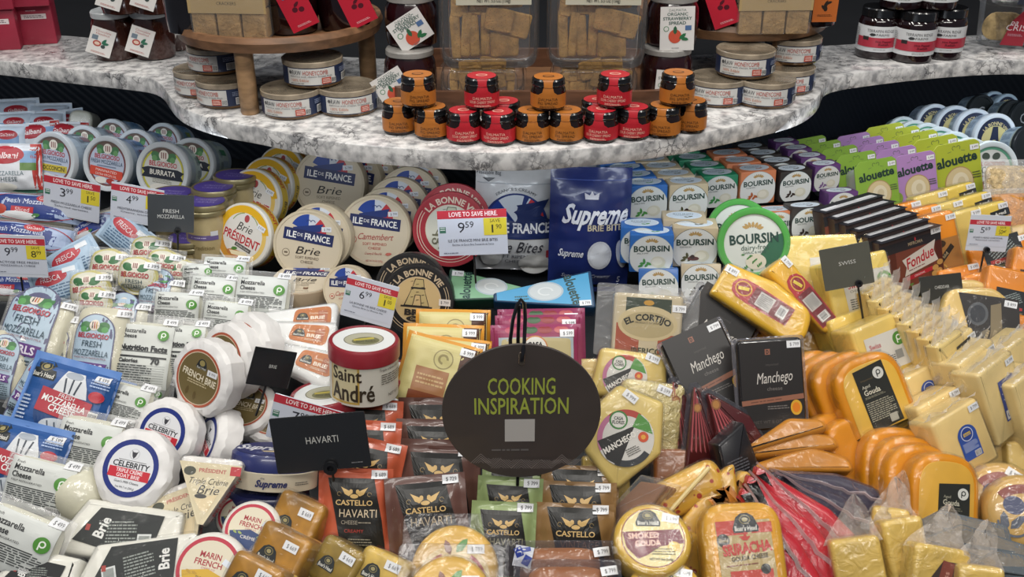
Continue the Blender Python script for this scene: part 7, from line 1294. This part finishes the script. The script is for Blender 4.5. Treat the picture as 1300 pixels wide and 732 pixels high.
for px, py, wp, hp, ro, ar, lf, yw, lb in [(1128, 690, 46, 92, -4, None, .05, -20, 'tall narrow yellow stick in pointed film, left of the pair'), (1154, 700, 56, 84, -2, a_red, .06, 10, 'yellow block with pointed film top and red-brown label'), (1196, 726, 76, 64, 12, a_red, .075, 4, 'yellow block in pointed film, right, at the bottom edge'), (1090, 716, 64, 66, -16, None, .06, -14, 'yellow block in long film at the foot of the red wedges'), (1248, 742, 60, 46, 6, None, .08, 0, 'yellow cheese end at the bottom edge under the grey film')]:
    m_ = S(px, py, lf); W_, H_ = wp*m_, hp*m_; o = block('yellow_cheese_stick', rect(W_, H_, .008, 4), .04, M('#cfae58', .4, .5, 0, .6, 60, .12, 30), ar, facew=W_*.8, fc=(0, H_*.34, 0), r=.006, jt=.001)
    V = []; F = []; nz = 8
    for j in range(nz+1):
        t = j/nz; hw = W_*.55*(1-t)**.8 + .002
        for i in range(7): x = -hw + 2*hw*i/6; V.append((x + .012*t, .02 + .006*sin(i*1.9 + j), H_*.88 + .055*t + .002*sin(i*2.1)))
    for j in range(nz):
        for i in range(6): q = j*7+i; F.append((q, q+1, q+8, q+7))
    mesh_obj('film_peak', V, F, film('#e8dcd0', .30, 40, 1, .7), parent=o, fix=False); put(o, px, py, lf, 36, yw, ro, lb, 'cheese', 'yellow cheeses in pointed film')
# blue oval label blocks
def a_bo(a): a.ell(0, 26, 44, 40, '#2f4f9c', n=28); a.rect(0, -20, 86, 84, '#2f4f9c'); a.ell(0, 32, 28, 26, '#c9cfdc', n=24); a.ell(0, 32, 25, 23, '#2a438c', n=24); a.rect(0, 32, 34, 12, '#cdb03c'); a.text('Sartori', 0, 32, 8, '#2f4f9c', w=26, bold=.02); a.lines(0, -14, 66, 34, 7, '#b9c4de'); a.bars(22, -48, 26, 18)
for px, py, wp, hp, ro, lf, lb in [(1178, 500, 66, 66, -12, .03, 'pale block with the top of a blue oval label, rearmost of three'), (1200, 532, 72, 62, -12, .045, 'pale block with a blue oval label, middle of three'), (1226, 560, 80, 86, -14, .06, 'pale block with full blue oval label and barcode, front one')]:
    slab(px, py, wp, hp, '#dccb98', lf, 22, ro, lb, a_bo, '$ 799', 28, .045, .44, 'blue_label_cheese', 'pale blocks with blue oval labels', (.06, .46, -2), .012, .006)
# fillers deeper in the pile
for i, (px, py, wp, hp, c, yw) in enumerate([(1270, 570, 80, 70, '#d5c184', 0), (1310, 590, 60, 60, '#d3bd7c', 0), (1210, 400, 60, 60, '#d5bf78', 10), (960, 430, 70, 60, '#cf9a3c', 0), (1030, 420, 70, 70, '#d2ad4c', -10), (1000, 600, 90, 60, '#c98a3c', 0), (860, 600, 60, 60, '#8a5a34', 0), (770, 610, 60, 60, '#c9b877', 0), (560, 520, 90, 60, '#cf9238', 0), (640, 500, 120, 80, '#c2b078', 0), (1120, 640, 60, 60, '#c98c34', 0), (1020, 720, 120, 60, '#b8923c', 0), (720, 500, 100, 90, '#bfae78', 0)]):
    slab(px, py, wp, hp, c, -.01, yw, 0, 'plain cheese block deep in the pile ' + ['under the pale blue-label packs', 'at the right edge below the blue starry label', 'between fondue box and beige wedge', 'under the yellow wedge with red label', 'under the narrow yellow wedge', 'under the thin orange wedges', 'under the striped ham packs', 'under the big manchego wedge', 'under the tilted orange-edged pack', 'behind the round sign, left half', 'between wax fan and lower gouda row', 'under the red wax wedges', 'behind the round sign, right half'][i], None, None, 34, .04, name='cheese_block_pack', grp=None)
# prints and fittings become sub-parts of the part they sit on
PAR = {'lid_print': ('lid',), 'top_print': ('carton',), 'side_print': ('carton', 'wedge_box'), 'band_print': ('tub_body', 'box', 'tin'), 'sign_print': ('sign_plate', 'sign_board'), 'steel_eyelet': ('sign_board',), 'film_fin': ('plastic_wrap',)}
KIDS = {}
for o in list(bpy.data.objects):
    if o.parent: KIDS.setdefault(o.parent, []).append(o)
for root, ch in KIDS.items():
    by = {c.name.split('.')[0]: c for c in ch}
    for c in ch:
        for t in PAR.get(c.name.split('.')[0], ()):
            if t in by: c.parent = by[t]; break
